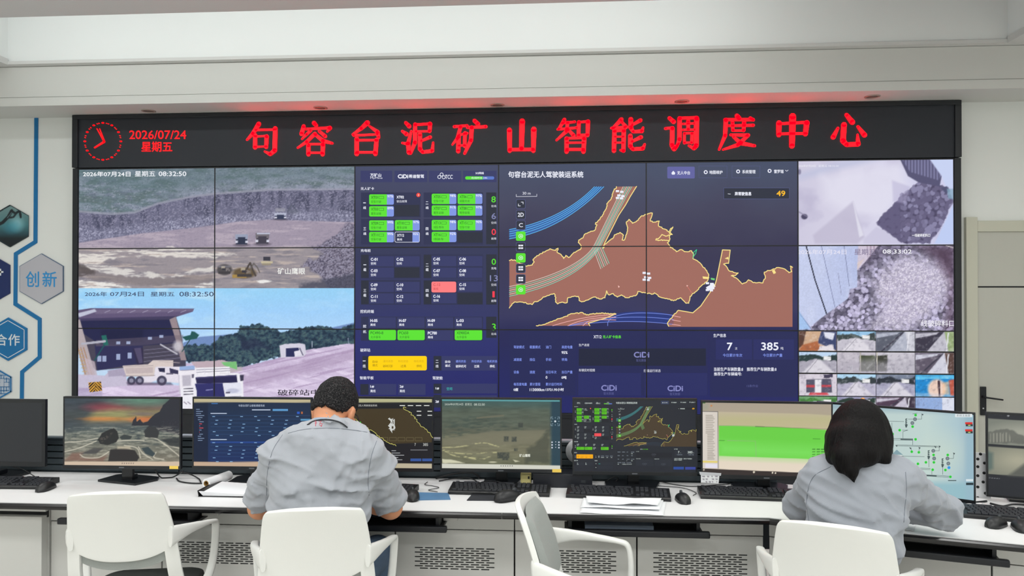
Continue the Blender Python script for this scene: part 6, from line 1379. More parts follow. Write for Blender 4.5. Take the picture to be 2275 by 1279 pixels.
# ================================================================== THINGS ON THE DESK
def keyboard(px, py, rz, label, w=.44, dpt=.128):
    """px, py: middle of its front edge"""
    p = on_z(px, py, DZ)
    e = empty('keyboard', label, 'keyboard', (p.x, p.y, DZ), rz)
    m_ = MB(); pr = [(0, .001), (0, .011), (.006, .015), (dpt - .004, .025), (dpt, .022), (dpt, .001)]
    V = [Vector((sx * w / 2, a, b)) for sx in (-1, 1) for a, b in pr]; n = len(pr)
    m_.add(V, [tuple(range(n)), tuple(range(2 * n - 1, n - 1, -1))] + [(i, (i + 1) % n, (i + 1) % n + n, i + n) for i in range(n)]).build('case', M['black'], e)
    k_ = MB()
    def key(x0, x1, row):
        y0 = .012 + row * .0185; z0 = .0155 + y0 * .082
        k_.box(x0 + .0012, x1 - .0012, y0, y0 + .0158, z0 - .003, z0 + .0055, .0022)
    for row in range(6):
        r = 5 - row
        if row == 5: ks = [(.00, .018), (.036, .108), (.114, .186), (.192, .264)]
        elif row == 0: ks = [(0, .024), (.024, .048), (.048, .072), (.072, .174), (.174, .198), (.198, .222), (.222, .262)]
        else: ks = [(i * .019 + (.0, .012, .008, .004, .0)[row] , i * .019 + .019 + (.0, .012, .008, .004, .0)[row]) for i in range(13)] + [(.262 - .004, .272)]
        for a, b in ks: key(-w / 2 + .014 + a, -w / 2 + .014 + min(b, .272), row)
        for i in range(3):
            if row in (0, 3, 4, 5) or (row == 1 and i == 1): key(-w / 2 + .294 + i * .019, -w / 2 + .313 + i * .019, row)
        if row < 5:
            for i in range(4): key(-w / 2 + .358 + i * .0175, -w / 2 + .3755 + i * .0175, row)
    k_.build('keys', mat('keycap_black', (42, 44, 50), .45, noise=.1, nscale=60), e, kind='stuff')
    return e
keyboard(-16, 1086, .03, 'black keyboard at the left edge, below the switched off monitor')
keyboard(802, 1099, -.12, 'black keyboard half hidden by the man\'s right arm')
keyboard(1107, 1101, -.035, 'black keyboard below the olive quarry view, behind the two mouse pads')
keyboard(1373, 1110, -.075, 'black keyboard behind the white paper sheets')
keyboard(1676, 1112, -.06, 'black keyboard below the green form, left of the woman')
keyboard(1992, 1138, -.30, 'black keyboard half hidden by the woman\'s right arm, below the flow diagram')
keyboard(2290, 1163, -.27, 'black keyboard at the right edge, below the two grey camera views')

def mouse(px, py, rz, label, s=1.0, base=DZ):
    p = on_z(px, py, base); e = empty('mouse', label, 'computer mouse', (p.x, p.y, base), rz)
    rows = []; L, Wd, H = .058 * s, .032 * s, .036 * s
    for i in range(13):
        t = -1 + 2 * i / 12; row = []
        wy = math.sqrt(max(0, 1 - abs(t) ** 2.6)) ; hh = H * (.62 + .38 * math.cos((t + .2) * 1.5)) * wy ** .55
        for k in range(13):
            a = math.pi * k / 12; row.append(Vector((Wd * wy * (.9 + .1 * t * t) * math.cos(a), L * t, .001 + max(0, hh * math.sin(a) ** .75))))
        rows.append(row)
    m_ = MB().grid(rows); m_.f.append(tuple(i * 13 for i in range(13)) + tuple(i * 13 + 12 for i in range(12, -1, -1))); m_.sm.append(False)
    m_.build('shell', M['black'], e)
    MB().lathe([(.0005, -.004), (.010 * s, -.004), (.010 * s, .004), (.0005, .004)], 14, Matrix.Translation((0, L * .52, H * .82)) @ Matrix.Rotation(math.pi / 2, 4, 'Y')).build('scroll_wheel', M['darkgrey'], e)
    return e
mouse(102, 1087, .1, 'black mouse left of the leftmost chair, right of the left edge keyboard')
PADZ = DZ + .0036
def pad(pts, m, label):
    P_ = [on_z(*p, DZ) for p in pts]; q = [(p.x, p.y) for p in P_]
    m_ = MB().prism(q if sum(a[0] * b[1] - b[0] * a[1] for a, b in zip(q, q[1:] + q[:1])) > 0 else q[::-1], DZ + .0003, DZ + .0032)
    return tag(m_.build('mouse_pad', m), label, 'mouse pad')
pad([(885, 1112), (1001, 1110), (996, 1096), (898, 1094)], mat('blue_pad', (82, 124, 164), .7, noise=.3, nscale=9), 'blue mouse pad beside the man\'s right arm')
pad([(1037, 1112), (1162, 1113), (1160, 1097), (1052, 1095)], mat('black_pad', (40, 42, 50), .65, noise=.9, nscale=14), 'black patterned mouse pad left of the empty turned chair')
mouse(917, 1106, .2, 'black mouse on the blue mouse pad', base=PADZ)
mouse(1128, 1109, -.9, 'black mouse on the black patterned mouse pad', 1.15, base=PADZ)
mouse(1517, 1113, .1, 'black mouse right of the white paper sheets')
mouse(2213, 1168, -.9, 'black mouse with a worn shine in front of the right edge keyboard')
mouse(2268, 1176, -.3, 'black mouse cut off by the right edge of the photo')

# roll of paper, folder and sheets left of the man
a = on_z(458, 1088, DZ); b = on_z(504, 1071, DZ); r_ = .021
ax = Vector((b.x - a.x, b.y - a.y, 0)); ax.normalize(); L = .155
e = empty('paper_roll', 'white paper roll with a brown core lying on the desk left of the man', 'paper roll', (a.x, a.y, DZ + .0075))
m_ = MB(); c0 = Vector((0, 0, r_)); 
m_.tube([c0, c0 + ax * L], r_, 28, caps=False); m_.tube([c0 + ax * .002, c0 + ax * (L - .002)], r_ * .62, 24, caps=False)
n = 28
ring = lambda base, r: [base + Matrix.Rotation(2 * math.pi * k / n, 3, ax) @ (Vector((0, 0, 1)) * r) for k in range(n)]
for base in (c0, c0 + ax * L):
    A_, B_ = ring(base, r_), ring(base + ax * .0, r_ * .6); m_.add(A_ + B_, [(k, (k + 1) % n, (k + 1) % n + n, k + n) for k in range(n)])
m_.build('sheet', M['paper'], e)
m_ = MB().tube([c0 - ax * .001, c0 + ax * (L + .001)], r_ * .6, 24, caps=False).tube([c0 - ax * .001, c0 + ax * (L + .001)], r_ * .46, 24, caps=False)
for base in (c0 - ax * .001, c0 + ax * (L + .001)):
    A_, B_ = ring(base, r_ * .6), ring(base, r_ * .46); m_.add(A_ + B_, [(k, (k + 1) % n, (k + 1) % n + n, k + n) for k in range(n)])
m_.build('core', mat('cardboard_core', (150, 116, 60), .8, noise=.08, nscale=40), e)
p_ = on_z(440, 1103, DZ); q_ = on_z(600, 1106, DZ)
e = empty('ring_binder', 'black ring binder with white pages lying on the desk left of the man', 'binder', (p_.x, p_.y, DZ))
W2 = (q_ - p_).length
m_ = MB().box(0, W2, 0, .17, .0005, .0025).box(0, .003, 0, .17, .0005, .026, 0, Matrix.Rotation(-.2, 4, 'Y') @ Matrix.Translation((.002, 0, 0)))
V = [Vector(v) for v in ((.0, 0, .024), (.03, 0, .026), (W2, 0, .008), (W2, .17, .008), (.03, .17, .026), (.0, .17, .024))]
V += [v - Vector((0, 0, .0022)) for v in V]; m_.box(.0, .026, .0, .17, .022, .0245, 0, Matrix.Translation((0, 0, 0)))
m_.build('cover', M['black'], e)
MB().add([(.02, .004, .003), (W2 - .01, .004, .003), (W2 - .01, .166, .003), (.02, .166, .003), (.006, -.006, .0245), (W2 - .004, -.006, .010), (W2 - .004, .166, .010), (.006, .166, .0245)], [(0, 3, 2, 1), (4, 5, 6, 7), (0, 1, 5, 4), (1, 2, 6, 5), (2, 3, 7, 6), (3, 0, 4, 7)]).build('pages', M['paper'], e)
def wavy_sheet(pts, z, amp, seed, label, name='paper_sheet'):
    """pts: corners on the desk in the photograph's frame (front left, front right, back right, back left)"""
    C4 = [on_z(*p, DZ) for p in pts]; rows = []; n = 14
    for i in range(n + 1):
        r = []
        for k in range(n + 1):
            s_, t = k / n, i / n
            p = (C4[0] * (1 - s_) + C4[1] * s_) * (1 - t) + (C4[3] * (1 - s_) + C4[2] * s_) * t
            w = amp * float(fbm(np.array(s_ * 3.1), np.array(t * 2.3), seed, 2)) + amp * .5 * (math.sin(s_ * 9 + seed) * .5 + .5) * (1 - t)
            r.append(Vector((p.x, p.y, DZ + z + w)))
        rows.append(r)
    o = MB().grid(rows).build(name, M['paper'])
    md = o.modifiers.new('thick', 'SOLIDIFY'); md.thickness = .0006; md.offset = 1
    return tag(o, label, 'paper')
wavy_sheet([(1288, 1141), (1474, 1146), (1480, 1116), (1300, 1111)], .0006, .004, 2, 'lowest and widest of the white paper sheets in front of the dispatch board monitor')
wavy_sheet([(1290, 1131), (1466, 1138), (1474, 1116), (1296, 1111)], .006, .008, 5, 'crumpled middle one of the white paper sheets in front of the dispatch board monitor')
wavy_sheet([(1306, 1129), (1462, 1133), (1470, 1117), (1302, 1112)], .015, .010, 8, 'topmost of the white paper sheets, curled up in front of the dispatch board monitor')
wavy_sheet([(2008, 1178), (2030, 1180), (2036, 1162), (2012, 1160)], .0006, .002, 9, 'white paper sheet under the woman\'s right arm')
wavy_sheet([(2116, 1135), (2150, 1136), (2185, 1118), (2150, 1114)], .0006, .003, 12, 'white paper sheet between the flow diagram monitor and the right edge keyboard')

# black computer box and beige socket box behind the middle keyboard, silver disc between two monitors
def desk_box(name, px0, px1, ytop, Y0, Y1, m, label, cat, bev=.003):
    a, b = on_y(px0, ytop, Y0), on_y(px1, ytop, Y0)
    e = empty(name, label, cat, ((a.x + b.x) / 2, (Y0 + Y1) / 2, DZ)); w = (b.x - a.x) / 2; h = a.z - DZ
    MB().box(-w, w, -(Y1 - Y0) / 2, (Y1 - Y0) / 2, .0008, h, bev).build('case', m, e); return e, w, h
e, w, h = desk_box('computer_box', 1184, 1316, 1052, 3.34, 3.46, mat('navy_black', (22, 25, 34), .45, noise=.06), 'flat black computer box lying at the back of the desk between two monitors', 'computer')
MB().box(w - .05, w - .03, -.0612, -.0598, h * .4, h * .6).build('power_button', M['darkgrey'], e)
e, w, h = desk_box('socket_cube', 1156, 1180, 1050, 3.36, 3.41, M['beige'], 'small beige cube with cables behind the middle keyboard', 'socket', .008)
MB().box(w * .4, w * .7, -.0262, -.0248, h * .55, h * .75).build('slot', M['cabdark'], e)
c_ = on_y(1284, 1003, 3.44); e = empty('silver_disc', 'silver disc half hidden behind the dispatch board monitor', 'disc', (c_.x, 3.455, c_.z))
MB().lathe([(.0005, -.008), (.030, -.009), (.050, -.004), (.056, .002), (.056, .010), (.0005, .012)], 36, Matrix.Rotation(math.pi / 2, 4, 'X')).build('rim', M['silver'], e)
MB().lathe([(.0005, .011), (.03, .011), (.028, .016), (.0005, .017)], 30, Matrix.Rotation(math.pi / 2, 4, 'X')).build('hub', M['darkgrey'], e)
MB().box(-.012, .012, .0, .022, -.012, .012).build('mount', M['darkgrey'], e)
# spotted white strip between the two right monitors
sp = Plane(_E + ray(2182, 1060) * 3.17, (math.cos(-.28), math.sin(-.28), 0), (0, 0, 1))
def plane_xf(pl): return Matrix([[pl.u[i], pl.v[i], pl.n[i], pl.o[i]] for i in range(3)] + [[0, 0, 0, 1]])
pts = [sp.hit(*p) for p in ((2164, 1004), (2189, 1006), (2190, 1072), (2202, 1116), (2158, 1112))]
vz = DZ - sp.o[2] + .0008; pts[3] = (pts[3][0], vz); pts[4] = (pts[4][0], vz)
o = tag(MB().prism(pts[::-1], -.002, .002, plane_xf(sp)).build('spotted_strip', M['paper']), 'white strip with black spots standing between the two right monitors', 'strip')
for px, py in ((2178, 1008), (2172, 1019), (2172, 1036), (2187, 1028), (2172, 1056), (2186, 1050), (2172, 1081), (2189, 1095), (2184, 1070), (2172, 1105)):
    a_, b_ = sp.hit(px, py); MB().lathe([(.0005, 0), (.0062, 0), (.0062, .0005), (.0005, .0005)], 14, plane_xf(sp) @ Matrix.Translation((a_, b_, .0022))).build('spot', M['cabdark'], o, label='black spot')

# cables
def cable(pts, label, r=.0032, name='cable'):
    """pts: (px, py, height above the desk)"""
    P_ = [on_z(a, b, DZ + h_) for a, b, h_ in pts]
    P_ = [q if q.y < 3.462 or q.x > 1 else on_y(a, b, 3.462) for q, (a, b, h_) in zip(P_, pts)]; P_ = smooth_path(P_, 7)
    P_ = [Vector((p.x, p.y, max(p.z, DZ + r + .0006))) for p in P_]
    return tag(MB().tube(P_, r, 8).build(name, M['cable']), label, 'cable')
cable([(344, 1042, .05), (350, 1052, .02), (360, 1061, .004), (382, 1060, .004), (398, 1052, .02), (406, 1046, .04)], 'black cable sagging from the right side of the beach monitor')
cable([(392, 1062, .004), (400, 1069, .004), (430, 1073, .004), (470, 1072, .004), (496, 1069, .004)], 'black cable running along the desk from the beach monitor to the paper roll')
cable([(398, 1048, .03), (420, 1052, .02), (440, 1062, .004), (446, 1070, .004)], 'black cable dropping behind the paper roll')
cable([(28, 1036, .05), (50, 1042, .03), (74, 1056, .008), (86, 1063, .004), (108, 1063, .004)], 'thin black cable behind the left edge mouse', .002)
cable([(968, 1062, .004), (1010, 1052, .02), (1050, 1050, .02), (1066, 1062, .004)], 'black cable bundle arching under the middle monitor', .0045)
cable([(975, 1068, .004), (1020, 1061, .01), (1045, 1062, .010), (1064, 1072, .004)], 'lower black cable under the middle monitor', .003)
cable([(950, 1070, .004), (944, 1076, .004), (962, 1079, .004), (975, 1083, .004), (952, 1088, .004), (972, 1092, .004)], 'thin coiled black cable right of the blue mouse', .0016)
cable([(1115, 1101, .024), (1085, 1092, .03), (1064, 1082, .034), (1062, 1074, .034), (1082, 1068, .034), (1110, 1070, .036), (1130, 1076, .036)], 'thin black mouse cable looping over the middle keyboard', .0016)
cable([(1470, 1070, .004), (1500, 1076, .004), (1540, 1080, .004), (1600, 1076, .004), (1640, 1072, .004)], 'black cable behind the mouse right of the paper sheets', .002)
cable([(1540, 1100, .004), (1546, 1094, .004), (1520, 1084, .004), (1480, 1080, .004), (1450, 1078, .004)], 'thin black cable from the mouse right of the paper sheets', .0016)
cable([(1345, 1070, .01), (1362, 1060, .03), (1374, 1062, .02), (1364, 1072, .004)], 'short black cable loop behind the dispatch board monitor', .002)
cable([(2066, 1102, .02), (2096, 1113, .006), (2120, 1118, .004), (2160, 1116, .004), (2192, 1113, .004)], 'black cable lying behind the flow diagram monitor', .004)
cable([(2200, 1118, .004), (2226, 1124, .004), (2252, 1120, .012), (2290, 1122, .004)], 'dark teal cable behind the right edge keyboard', .004)

# ================================================================== CHAIRS
def chair(name_label, loc, rz):
    e = empty('office_chair', name_label, 'chair', loc, rz)
    mrows, mlow = 26, 12
    SC = [-.76 + 1.52 * i / 24 for i in range(25)]; SP_ = [.76, .80, .85, .90, .95, 1.0]
    def back_pt(s, t, low=None):
        """s across -1..1, t from the arched lower edge 0 to the top 1; low: share of the way down the side posts"""
        zb = .640 + .030 * (min(abs(s), .76) / .76) ** 2.6
        zt = .912 - .012 * abs(s) ** 3
        z = zb + (zt - zb) * t
        if low is not None: z = .425 + (zb - .425) * low
        w = float(np.interp(z, [.42, .55, .66, .74, .84, .92], [.218, .204, .196, .188, .174, .160]))
        if z > .872: w -= .020 * min(1, (z - .872) / .040) ** 2.6
        k = (z - .632) / .28
        y = -.215 - .060 * k - .030 * k * abs(k) + .030 * s * s
        if z < .60: y += (.60 - z) * .10
        return Vector((s * w, y, z))
    T = [1 - (1 - j / mrows) ** 1.25 for j in range(mrows + 1)]
    m_ = MB().grid([[back_pt(s, t) for s in SC] for t in T])
    for sg_ in (-1, 1):
        ss = [sg_ * s for s in SP_][::sg_]
        m_.grid([[back_pt(s, t) for s in ss] for t in T]); m_.grid([[back_pt(s, 0, j / mlow) for s in ss] for j in range(mlow + 1)])
    bo_ = m_.build('backrest', M['chair'], e)
    bm = bmesh.new(); bm.from_mesh(bo_.data); bmesh.ops.remove_doubles(bm, verts=bm.verts, dist=1e-5); bmesh.ops.recalc_face_normals(bm, faces=bm.faces)
    if sum(f.normal.y * f.calc_area() for f in bm.faces) > 0: bmesh.ops.reverse_faces(bm, faces=bm.faces)
    bm.to_mesh(bo_.data); bm.free()
    md = bo_.modifiers.new('thickness', 'SOLIDIFY'); md.thickness = .019; md.offset = -1
    md = bo_.modifiers.new('rounded', 'BEVEL'); md.width = .0055; md.segments = 3; md.limit_method = 'ANGLE'; md.angle_limit = math.radians(50)
    for sx in (-1, 1):
        # armrest: flat blade growing out of the shell's side, running forward, then bending down to the seat
        path = [(.172, -.222, .728), (.190, -.190, .730), (.216, -.12, .728), (.238, -.03, .716), (.250, .04, .703), (.254, .072, .690), (.253, .084, .655), (.249, .087, .595), (.242, .080, .530), (.230, .055, .475), (.205, .03, .442), (.17, .0, .428)]
        wid = [.010, .011, .013, .015, .015, .015, .015, .015, .016, .017, .018, .016]; thk = [.040, .032, .019, .011, .008, .009, .010, .011, .012, .013, .013, .011]
        P_ = smooth_path([Vector((sx * a, b, c)) for a, b, c in path], 4)
        def interp(arr, q): i = min(int(q), len(arr) - 2); return arr[i] + (arr[i + 1] - arr[i]) * (q - i)
        rows2 = []
        for i, p in enumerate(P_):
            q_ = min(i / 4, len(path) - 1.001)
            t = (P_[min(i + 1, len(P_) - 1)] - P_[max(i - 1, 0)]).normalized()
            side = Vector((sx, .15, 0)) ; side = (side - t * side.dot(t)).normalized(); up_ = t.cross(side)
            a, b = interp(wid, q_), interp(thk, q_)
            rows2.append([p + side * (a * math.copysign(abs(math.cos(h)) ** .7, math.cos(h))) + up_ * (b * math.copysign(abs(math.sin(h)) ** .7, math.sin(h))) for h in [2 * math.pi * k / 14 for k in range(14)]])
        m_ = MB().grid(rows2, True, True); m_.f.append(tuple(range(13, -1, -1))); m_.sm.append(False); m_.f.append(tuple(range(len(m_.v) - 14, len(m_.v)))); m_.sm.append(False)
        m_.build('armrest', M['chair'], e)
    # grey pad on the inside of the back
    S2 = [-.86 + 1.72 * i / 18 for i in range(19)]; T2 = [.0 + .93 * j / 18 for j in range(19)]
    rows, base = [], []
    for t in T2:
        r = []; b2 = []
        for s in S2:
            p = back_pt(s * .96, t); ed = min(1, (1 - abs(s) / .862) * 6) * min(1, (t + .03) * 7) * min(1, (.945 - t) * 8); ed = max(0, ed) ** .5
            lower = -.10 * max(0, .35 - t)
            b2.append(Vector((p.x, p.y + .019, p.z + lower))); r.append(Vector((p.x, p.y + .020 + .034 * ed * (1.15 - .35 * t), p.z + lower)))
        rows.append(r); base.append(b2)
    m_ = MB().grid([r[::-1] for r in rows]).grid(base); m_.build('back_pad', M['pad'], e)
    # seat
    def slab(z0, z1, sx_, y0, y1, r, bulge=0.0):
        m_ = MB(); pts = []
        for cx, cy, a0 in ((sx_ - r, y1 - r, 0), (-sx_ + r, y1 - r, 90), (-sx_ + r, y0 + r, 180), (sx_ - r, y0 + r, 270)):
            for k in range(7): a = math.radians(a0 + 15 * k); pts.append((cx + r * math.cos(a), cy + r * math.sin(a)))
        c = Vector((0, (y0 + y1) / 2, 0)); rows = []
        for f, z in ((.90, z0), (.98, z0 + (z1 - z0) * .2), (1.0, z0 + (z1 - z0) * .5), (.985, z0 + (z1 - z0) * .85), (.93, z1), (.6, z1 + bulge * .8), (.2, z1 + bulge)): rows.append([Vector((p[0] * f, c.y + (p[1] - c.y) * f, z)) for p in pts])
        m_.grid(rows, True, True); nn_ = len(pts); m_.f += [tuple(range(nn_ - 1, -1, -1)), tuple(range(len(m_.v) - nn_, len(m_.v)))]; m_.sm += [False, True]; return m_
    slab(.405, .437, .218, -.195, .20, .08).build('seat_shell', M['chair'], e)
    slab(.4375, .474, .198, -.165, .19, .07, .008).build('seat_cushion', M['darkpad'], e)
    MB().lathe([(.0005, .405), (.075, .405), (.07, .385), (.028, .378), (.028, .16), (.042, .155), (.042, .085), (.0005, .08)], 20).build('gas_column', M['darkgrey'], e)
    for k in range(5):
        a = math.radians(18 + 72 * k); dx, dy = math.cos(a), math.sin(a)
        lg = MB().tube([(dx * .03, dy * .03, .118), (dx * .16, dy * .16, .105), (dx * .225, dy * .225, .078)], [.024, .020, .015], 10).build('leg', M['chair'], e)
        cs = MB()
        for off in (-.013, .013):
            xf = Matrix.Translation((dx * .225 - dy * off, dy * .225 + dx * off, .028)) @ Matrix.Rotation(a, 4, 'Z') @ Matrix.Rotation(math.pi / 2, 4, 'X')
            cs.lathe([(.0005, -.009), (.024, -.009), (.0275, -.005), (.0275, .005), (.024, .009), (.0005, .009)], 16, xf)
        cs.tube([(dx * .225, dy * .225, .03), (dx * .225, dy * .225, .072)], .006, 8); cs.build('caster', M['black'], lg)
    return e
def place_chair(px, depth, rz, label):
    """px, depth: where the middle of the back's top edge stands"""
    p = Vector(_E + ray(px, 1130) * depth); off = Matrix.Rotation(rz, 3, 'Z') @ Vector((0, -.308, 0))
    return chair(label, (p.x - off.x, p.y - off.y, 0), rz)
place_chair(246, 2.62, .19, 'empty white plastic armchair seen from behind, leftmost of the chairs')
place_chair(694, 2.42, .20, 'white plastic armchair the man in grey is sitting on')
place_chair(1850, 2.25, -.37, 'white plastic armchair the woman with dark hair is sitting on')
place_chair(1144, 2.56, -1.66, 'empty white armchair with grey back pad turned sideways, between the man and the woman')

# ================================================================== PEOPLE
def at_depth(px, py, d): return np.array(_E + ray(px, py) * d)
class Field:
    """smooth union of simple solids, turned into one continuous skin"""
    def __init__(s, lo, hi, res):
        s.lo, s.res = np.array(lo, float), res; n = np.ceil((np.array(hi) - s.lo) / res).astype(int) + 1
        s.n = n; ax = [s.lo[i] + np.arange(n[i]) * res for i in range(3)]
        s.X, s.Y, s.Z = [a.astype(np.float32) for a in np.meshgrid(*ax, indexing='ij')]
        s.d = np.full(s.X.shape, 1.0, np.float32)
    def _box(s, c0, c1, pad):
        i0 = np.clip(np.floor((np.minimum(c0, c1) - pad - s.lo) / s.res).astype(int), 0, s.n - 1); i1 = np.clip(np.ceil((np.maximum(c0, c1) + pad - s.lo) / s.res).astype(int) + 1, 1, s.n)
        return tuple(slice(a, b) for a, b in zip(i0, i1))
    def join(s, sl, f, k):
        d = s.d[sl]
        if k <= 0: s.d[sl] = np.minimum(d, f); return
        h = np.clip(.5 + .5 * (d - f) / k, 0, 1); s.d[sl] = d * (1 - h) + f * h - k * h * (1 - h)
    def capsule(s, a, b, r0, r1, k=.03):
        a, b = np.array(a, float), np.array(b, float); sl = s._box(a, b, max(r0, r1) + k + .05)
        px, py, pz = s.X[sl] - a[0], s.Y[sl] - a[1], s.Z[sl] - a[2]; v = b - a
        t = np.clip((px * v[0] + py * v[1] + pz * v[2]) / (v @ v + 1e-9), 0, 1)
        s.join(sl, np.sqrt((px - t * v[0]) ** 2 + (py - t * v[1]) ** 2 + (pz - t * v[2]) ** 2) - (r0 + (r1 - r0) * t), k); return s
    def ell(s, c, r, k=.03, M_=None):
        c = np.array(c, float); R_ = max(r); sl = s._box(c, c, R_ + k + .05)
        p = np.stack([s.X[sl] - c[0], s.Y[sl] - c[1], s.Z[sl] - c[2]], -1)
        if M_ is not None: p = p @ np.array(M_, np.float32)
        q = np.sqrt(((p / np.array(r)) ** 2).sum(-1)); g = np.sqrt(((p / np.array(r) ** 2) ** 2).sum(-1)) + 1e-6
        s.join(sl, (q * (q - 1) / g).astype(np.float32), k); return s
    def cut(s, c, n):
        """keeps the side the normal n points away from"""
        n = np.array(n, float); n /= np.linalg.norm(n); s.d = np.maximum(s.d, (s.X - c[0]) * n[0] + (s.Y - c[1]) * n[1] + (s.Z - c[2]) * n[2]); return s
    def mesh(s, smooth=1):
        d = s.d; ins = d < 0; nx, ny, nz = d.shape
        c = np.zeros((nx - 1, ny - 1, nz - 1), np.int8)
        for i in (0, 1):
            for j in (0, 1):
                for k in (0, 1): c += ins[i:nx - 1 + i, j:ny - 1 + j, k:nz - 1 + k]
        act = (c > 0) & (c < 8); idx = np.full(c.shape, -1, np.int64); cells = np.argwhere(act); idx[act] = np.arange(len(cells))
        acc = np.zeros((len(cells), 3)); cnt = np.zeros(len(cells))
        ci, cj, ck = cells.T
        for a in [(0, 0, 0), (1, 0, 0), (0, 1, 0), (0, 0, 1), (1, 1, 0), (1, 0, 1), (0, 1, 1)]:
            for ax in range(3):
                if a[ax]: continue
                b = list(a); b[ax] = 1
                da = d[ci + a[0], cj + a[1], ck + a[2]]; db = d[ci + b[0], cj + b[1], ck + b[2]]; m = (da < 0) != (db < 0)
                t = np.where(m, da / np.where(m, da - db, 1), 0)
                p = np.stack([np.full(len(cells), float(v)) for v in a], 1); p[:, ax] += t
                acc += p * m[:, None]; cnt += m
        V = cells + acc / np.maximum(cnt, 1)[:, None]
        F = []
        for ax in range(3):
            u, v = [q for q in range(3) if q != ax]
            sl0 = [slice(None)] * 3; sl1 = [slice(None)] * 3; sl0[ax] = slice(0, -1); sl1[ax] = slice(1, None)
            e = ins[tuple(sl0)] != ins[tuple(sl1)]; P = np.argwhere(e)
            P = P[(P[:, u] > 0) & (P[:, v] > 0) & (P[:, u] < d.shape[u] - 1) & (P[:, v] < d.shape[v] - 1)]
            q = []
            for du, dv in ((0, 0), (1, 0), (1, 1), (0, 1)):
                R_ = P.copy(); R_[:, u] -= du; R_[:, v] -= dv; q.append(idx[R_[:, 0], R_[:, 1], R_[:, 2]])
            q = np.stack(q, 1); flip = ins[P[:, 0], P[:, 1], P[:, 2]] ^ (ax == 1)
            q[flip] = q[flip][:, ::-1]
            F.append(q[:, ::-1])
        F = np.concatenate(F); F = F[(F >= 0).all(1)]
        V = s.lo + V * s.res
        for _ in range(smooth):
            A_ = np.zeros_like(V); N_ = np.zeros(len(V))
            for a, b in ((0, 1), (1, 2), (2, 3), (3, 0)):
                np.add.at(A_, F[:, a], V[F[:, b]]); np.add.at(A_, F[:, b], V[F[:, a]]); np.add.at(N_, F[:, a], 1); np.add.at(N_, F[:, b], 1)
            V = V * .5 + .5 * A_ / np.maximum(N_, 1)[:, None]
        return V, F
    def build(s, name, material, parent=None, smooth=1, label=None):
        V, F = s.mesh(smooth); me = bpy.data.meshes.new(name)
        me.vertices.add(len(V)); me.vertices.foreach_set('co', V.astype(np.float32).ravel()); me.loops.add(F.size); me.loops.foreach_set('vertex_index', F.ravel().astype(np.int32))
        me.polygons.add(len(F)); me.polygons.foreach_set('loop_start', np.arange(0, F.size, 4, dtype=np.int32)); me.update(calc_edges=True)
        bm = bmesh.new(); bm.from_mesh(me); bmesh.ops.recalc_face_normals(bm, faces=bm.faces); bm.to_mesh(me); bm.free()
        return link(name, me, material, parent, smooth=True, label=label)

M_SKIN = mat('skin', (216, 150, 112), .55, noise=.06, nscale=25, bump=.05, bscale=250)
M_SHIRT = mat('grey_shirt_cloth', (160, 164, 172), .9, noise=.05, nscale=14, bump=.12, bscale=420, sheen=.15)
M_SHIRT2 = mat('light_grey_shirt_cloth', (150, 155, 164), .9, noise=.05, nscale=14, bump=.12, bscale=420, sheen=.15)
M_COLLAR = mat('collar_cloth', (150, 166, 186), .9, noise=.04, nscale=20, bump=.1, bscale=420)
M_JEAN = mat('blue_trousers', (72, 92, 116), .9, noise=.12, nscale=60, bump=.15, bscale=500)
M_DARKT = mat('dark_trousers', (50, 54, 64), .9, noise=.1, nscale=60, bump=.15, bscale=500)
M_SHOE = mat('dark_shoe', (30, 28, 28), .5, noise=.1, nscale=30)
def hair_mat(name, dark, light, scale, lo, hi):
    m = mat(name, dark, .7, bump=.9, bscale=240, spec=.2); nt = m.node_tree; b_ = nt.nodes['Principled BSDF']
    tc = nt.nodes.new('ShaderNodeTexCoord'); n = nt.nodes.new('ShaderNodeTexNoise'); n.inputs['Scale'].default_value = scale; n.inputs['Detail'].default_value = 3
    r = nt.nodes.new('ShaderNodeValToRGB'); r.color_ramp.elements[0].position = lo; r.color_ramp.elements[1].position = hi
    r.color_ramp.elements[0].color = (*lin(dark), 1); r.color_ramp.elements[1].color = (*lin(light), 1)
    nt.links.new(tc.outputs['Object'], n.inputs['Vector']); nt.links.new(n.outputs['Fac'], r.inputs['Fac']); nt.links.new(r.outputs['Color'], b_.inputs['Base Color']); return m
M_HAIRM = hair_mat('short_black_hair', (20, 20, 23), (84, 82, 83), 210, .48, .74)
M_HAIRW = mat('dark_brown_hair', (12, 10, 11), .52, spec=.12, noise=.45, nscale=60, bump=.55, bscale=75, stretch=(2.2, 2.2, .10))
def rotx(a, z=0.0, y_=0.0): return np.array((Matrix.Rotation(z, 3, 'Z') @ Matrix.Rotation(y_, 3, 'Y') @ Matrix.Rotation(a, 3, 'X')))
def folds(f, fx, fz, amp, seed, sx=0.0):
    """cloth creases: pushes the surface in and out along slanted ridges"""
    near = np.abs(f.d) < .04
    x, y, z = f.X[near].astype(float), f.Y[near].astype(float), f.Z[near].astype(float)
    u = (x + y * .6) * fx + z * sx; v = (z - y * .3) * fz
    r = 1 - np.abs(2 * fbm(u, v, seed, 3) - 1) ; r2 = 1 - np.abs(2 * fbm(u * .6 + v * .9 + 7, v * .7 - u * .5, seed + 30, 2) - 1)
    f.d[near] -= (amp * (r ** 2 - .5) + amp * .8 * (r2 ** 2.5 - .4)).astype(np.float32)

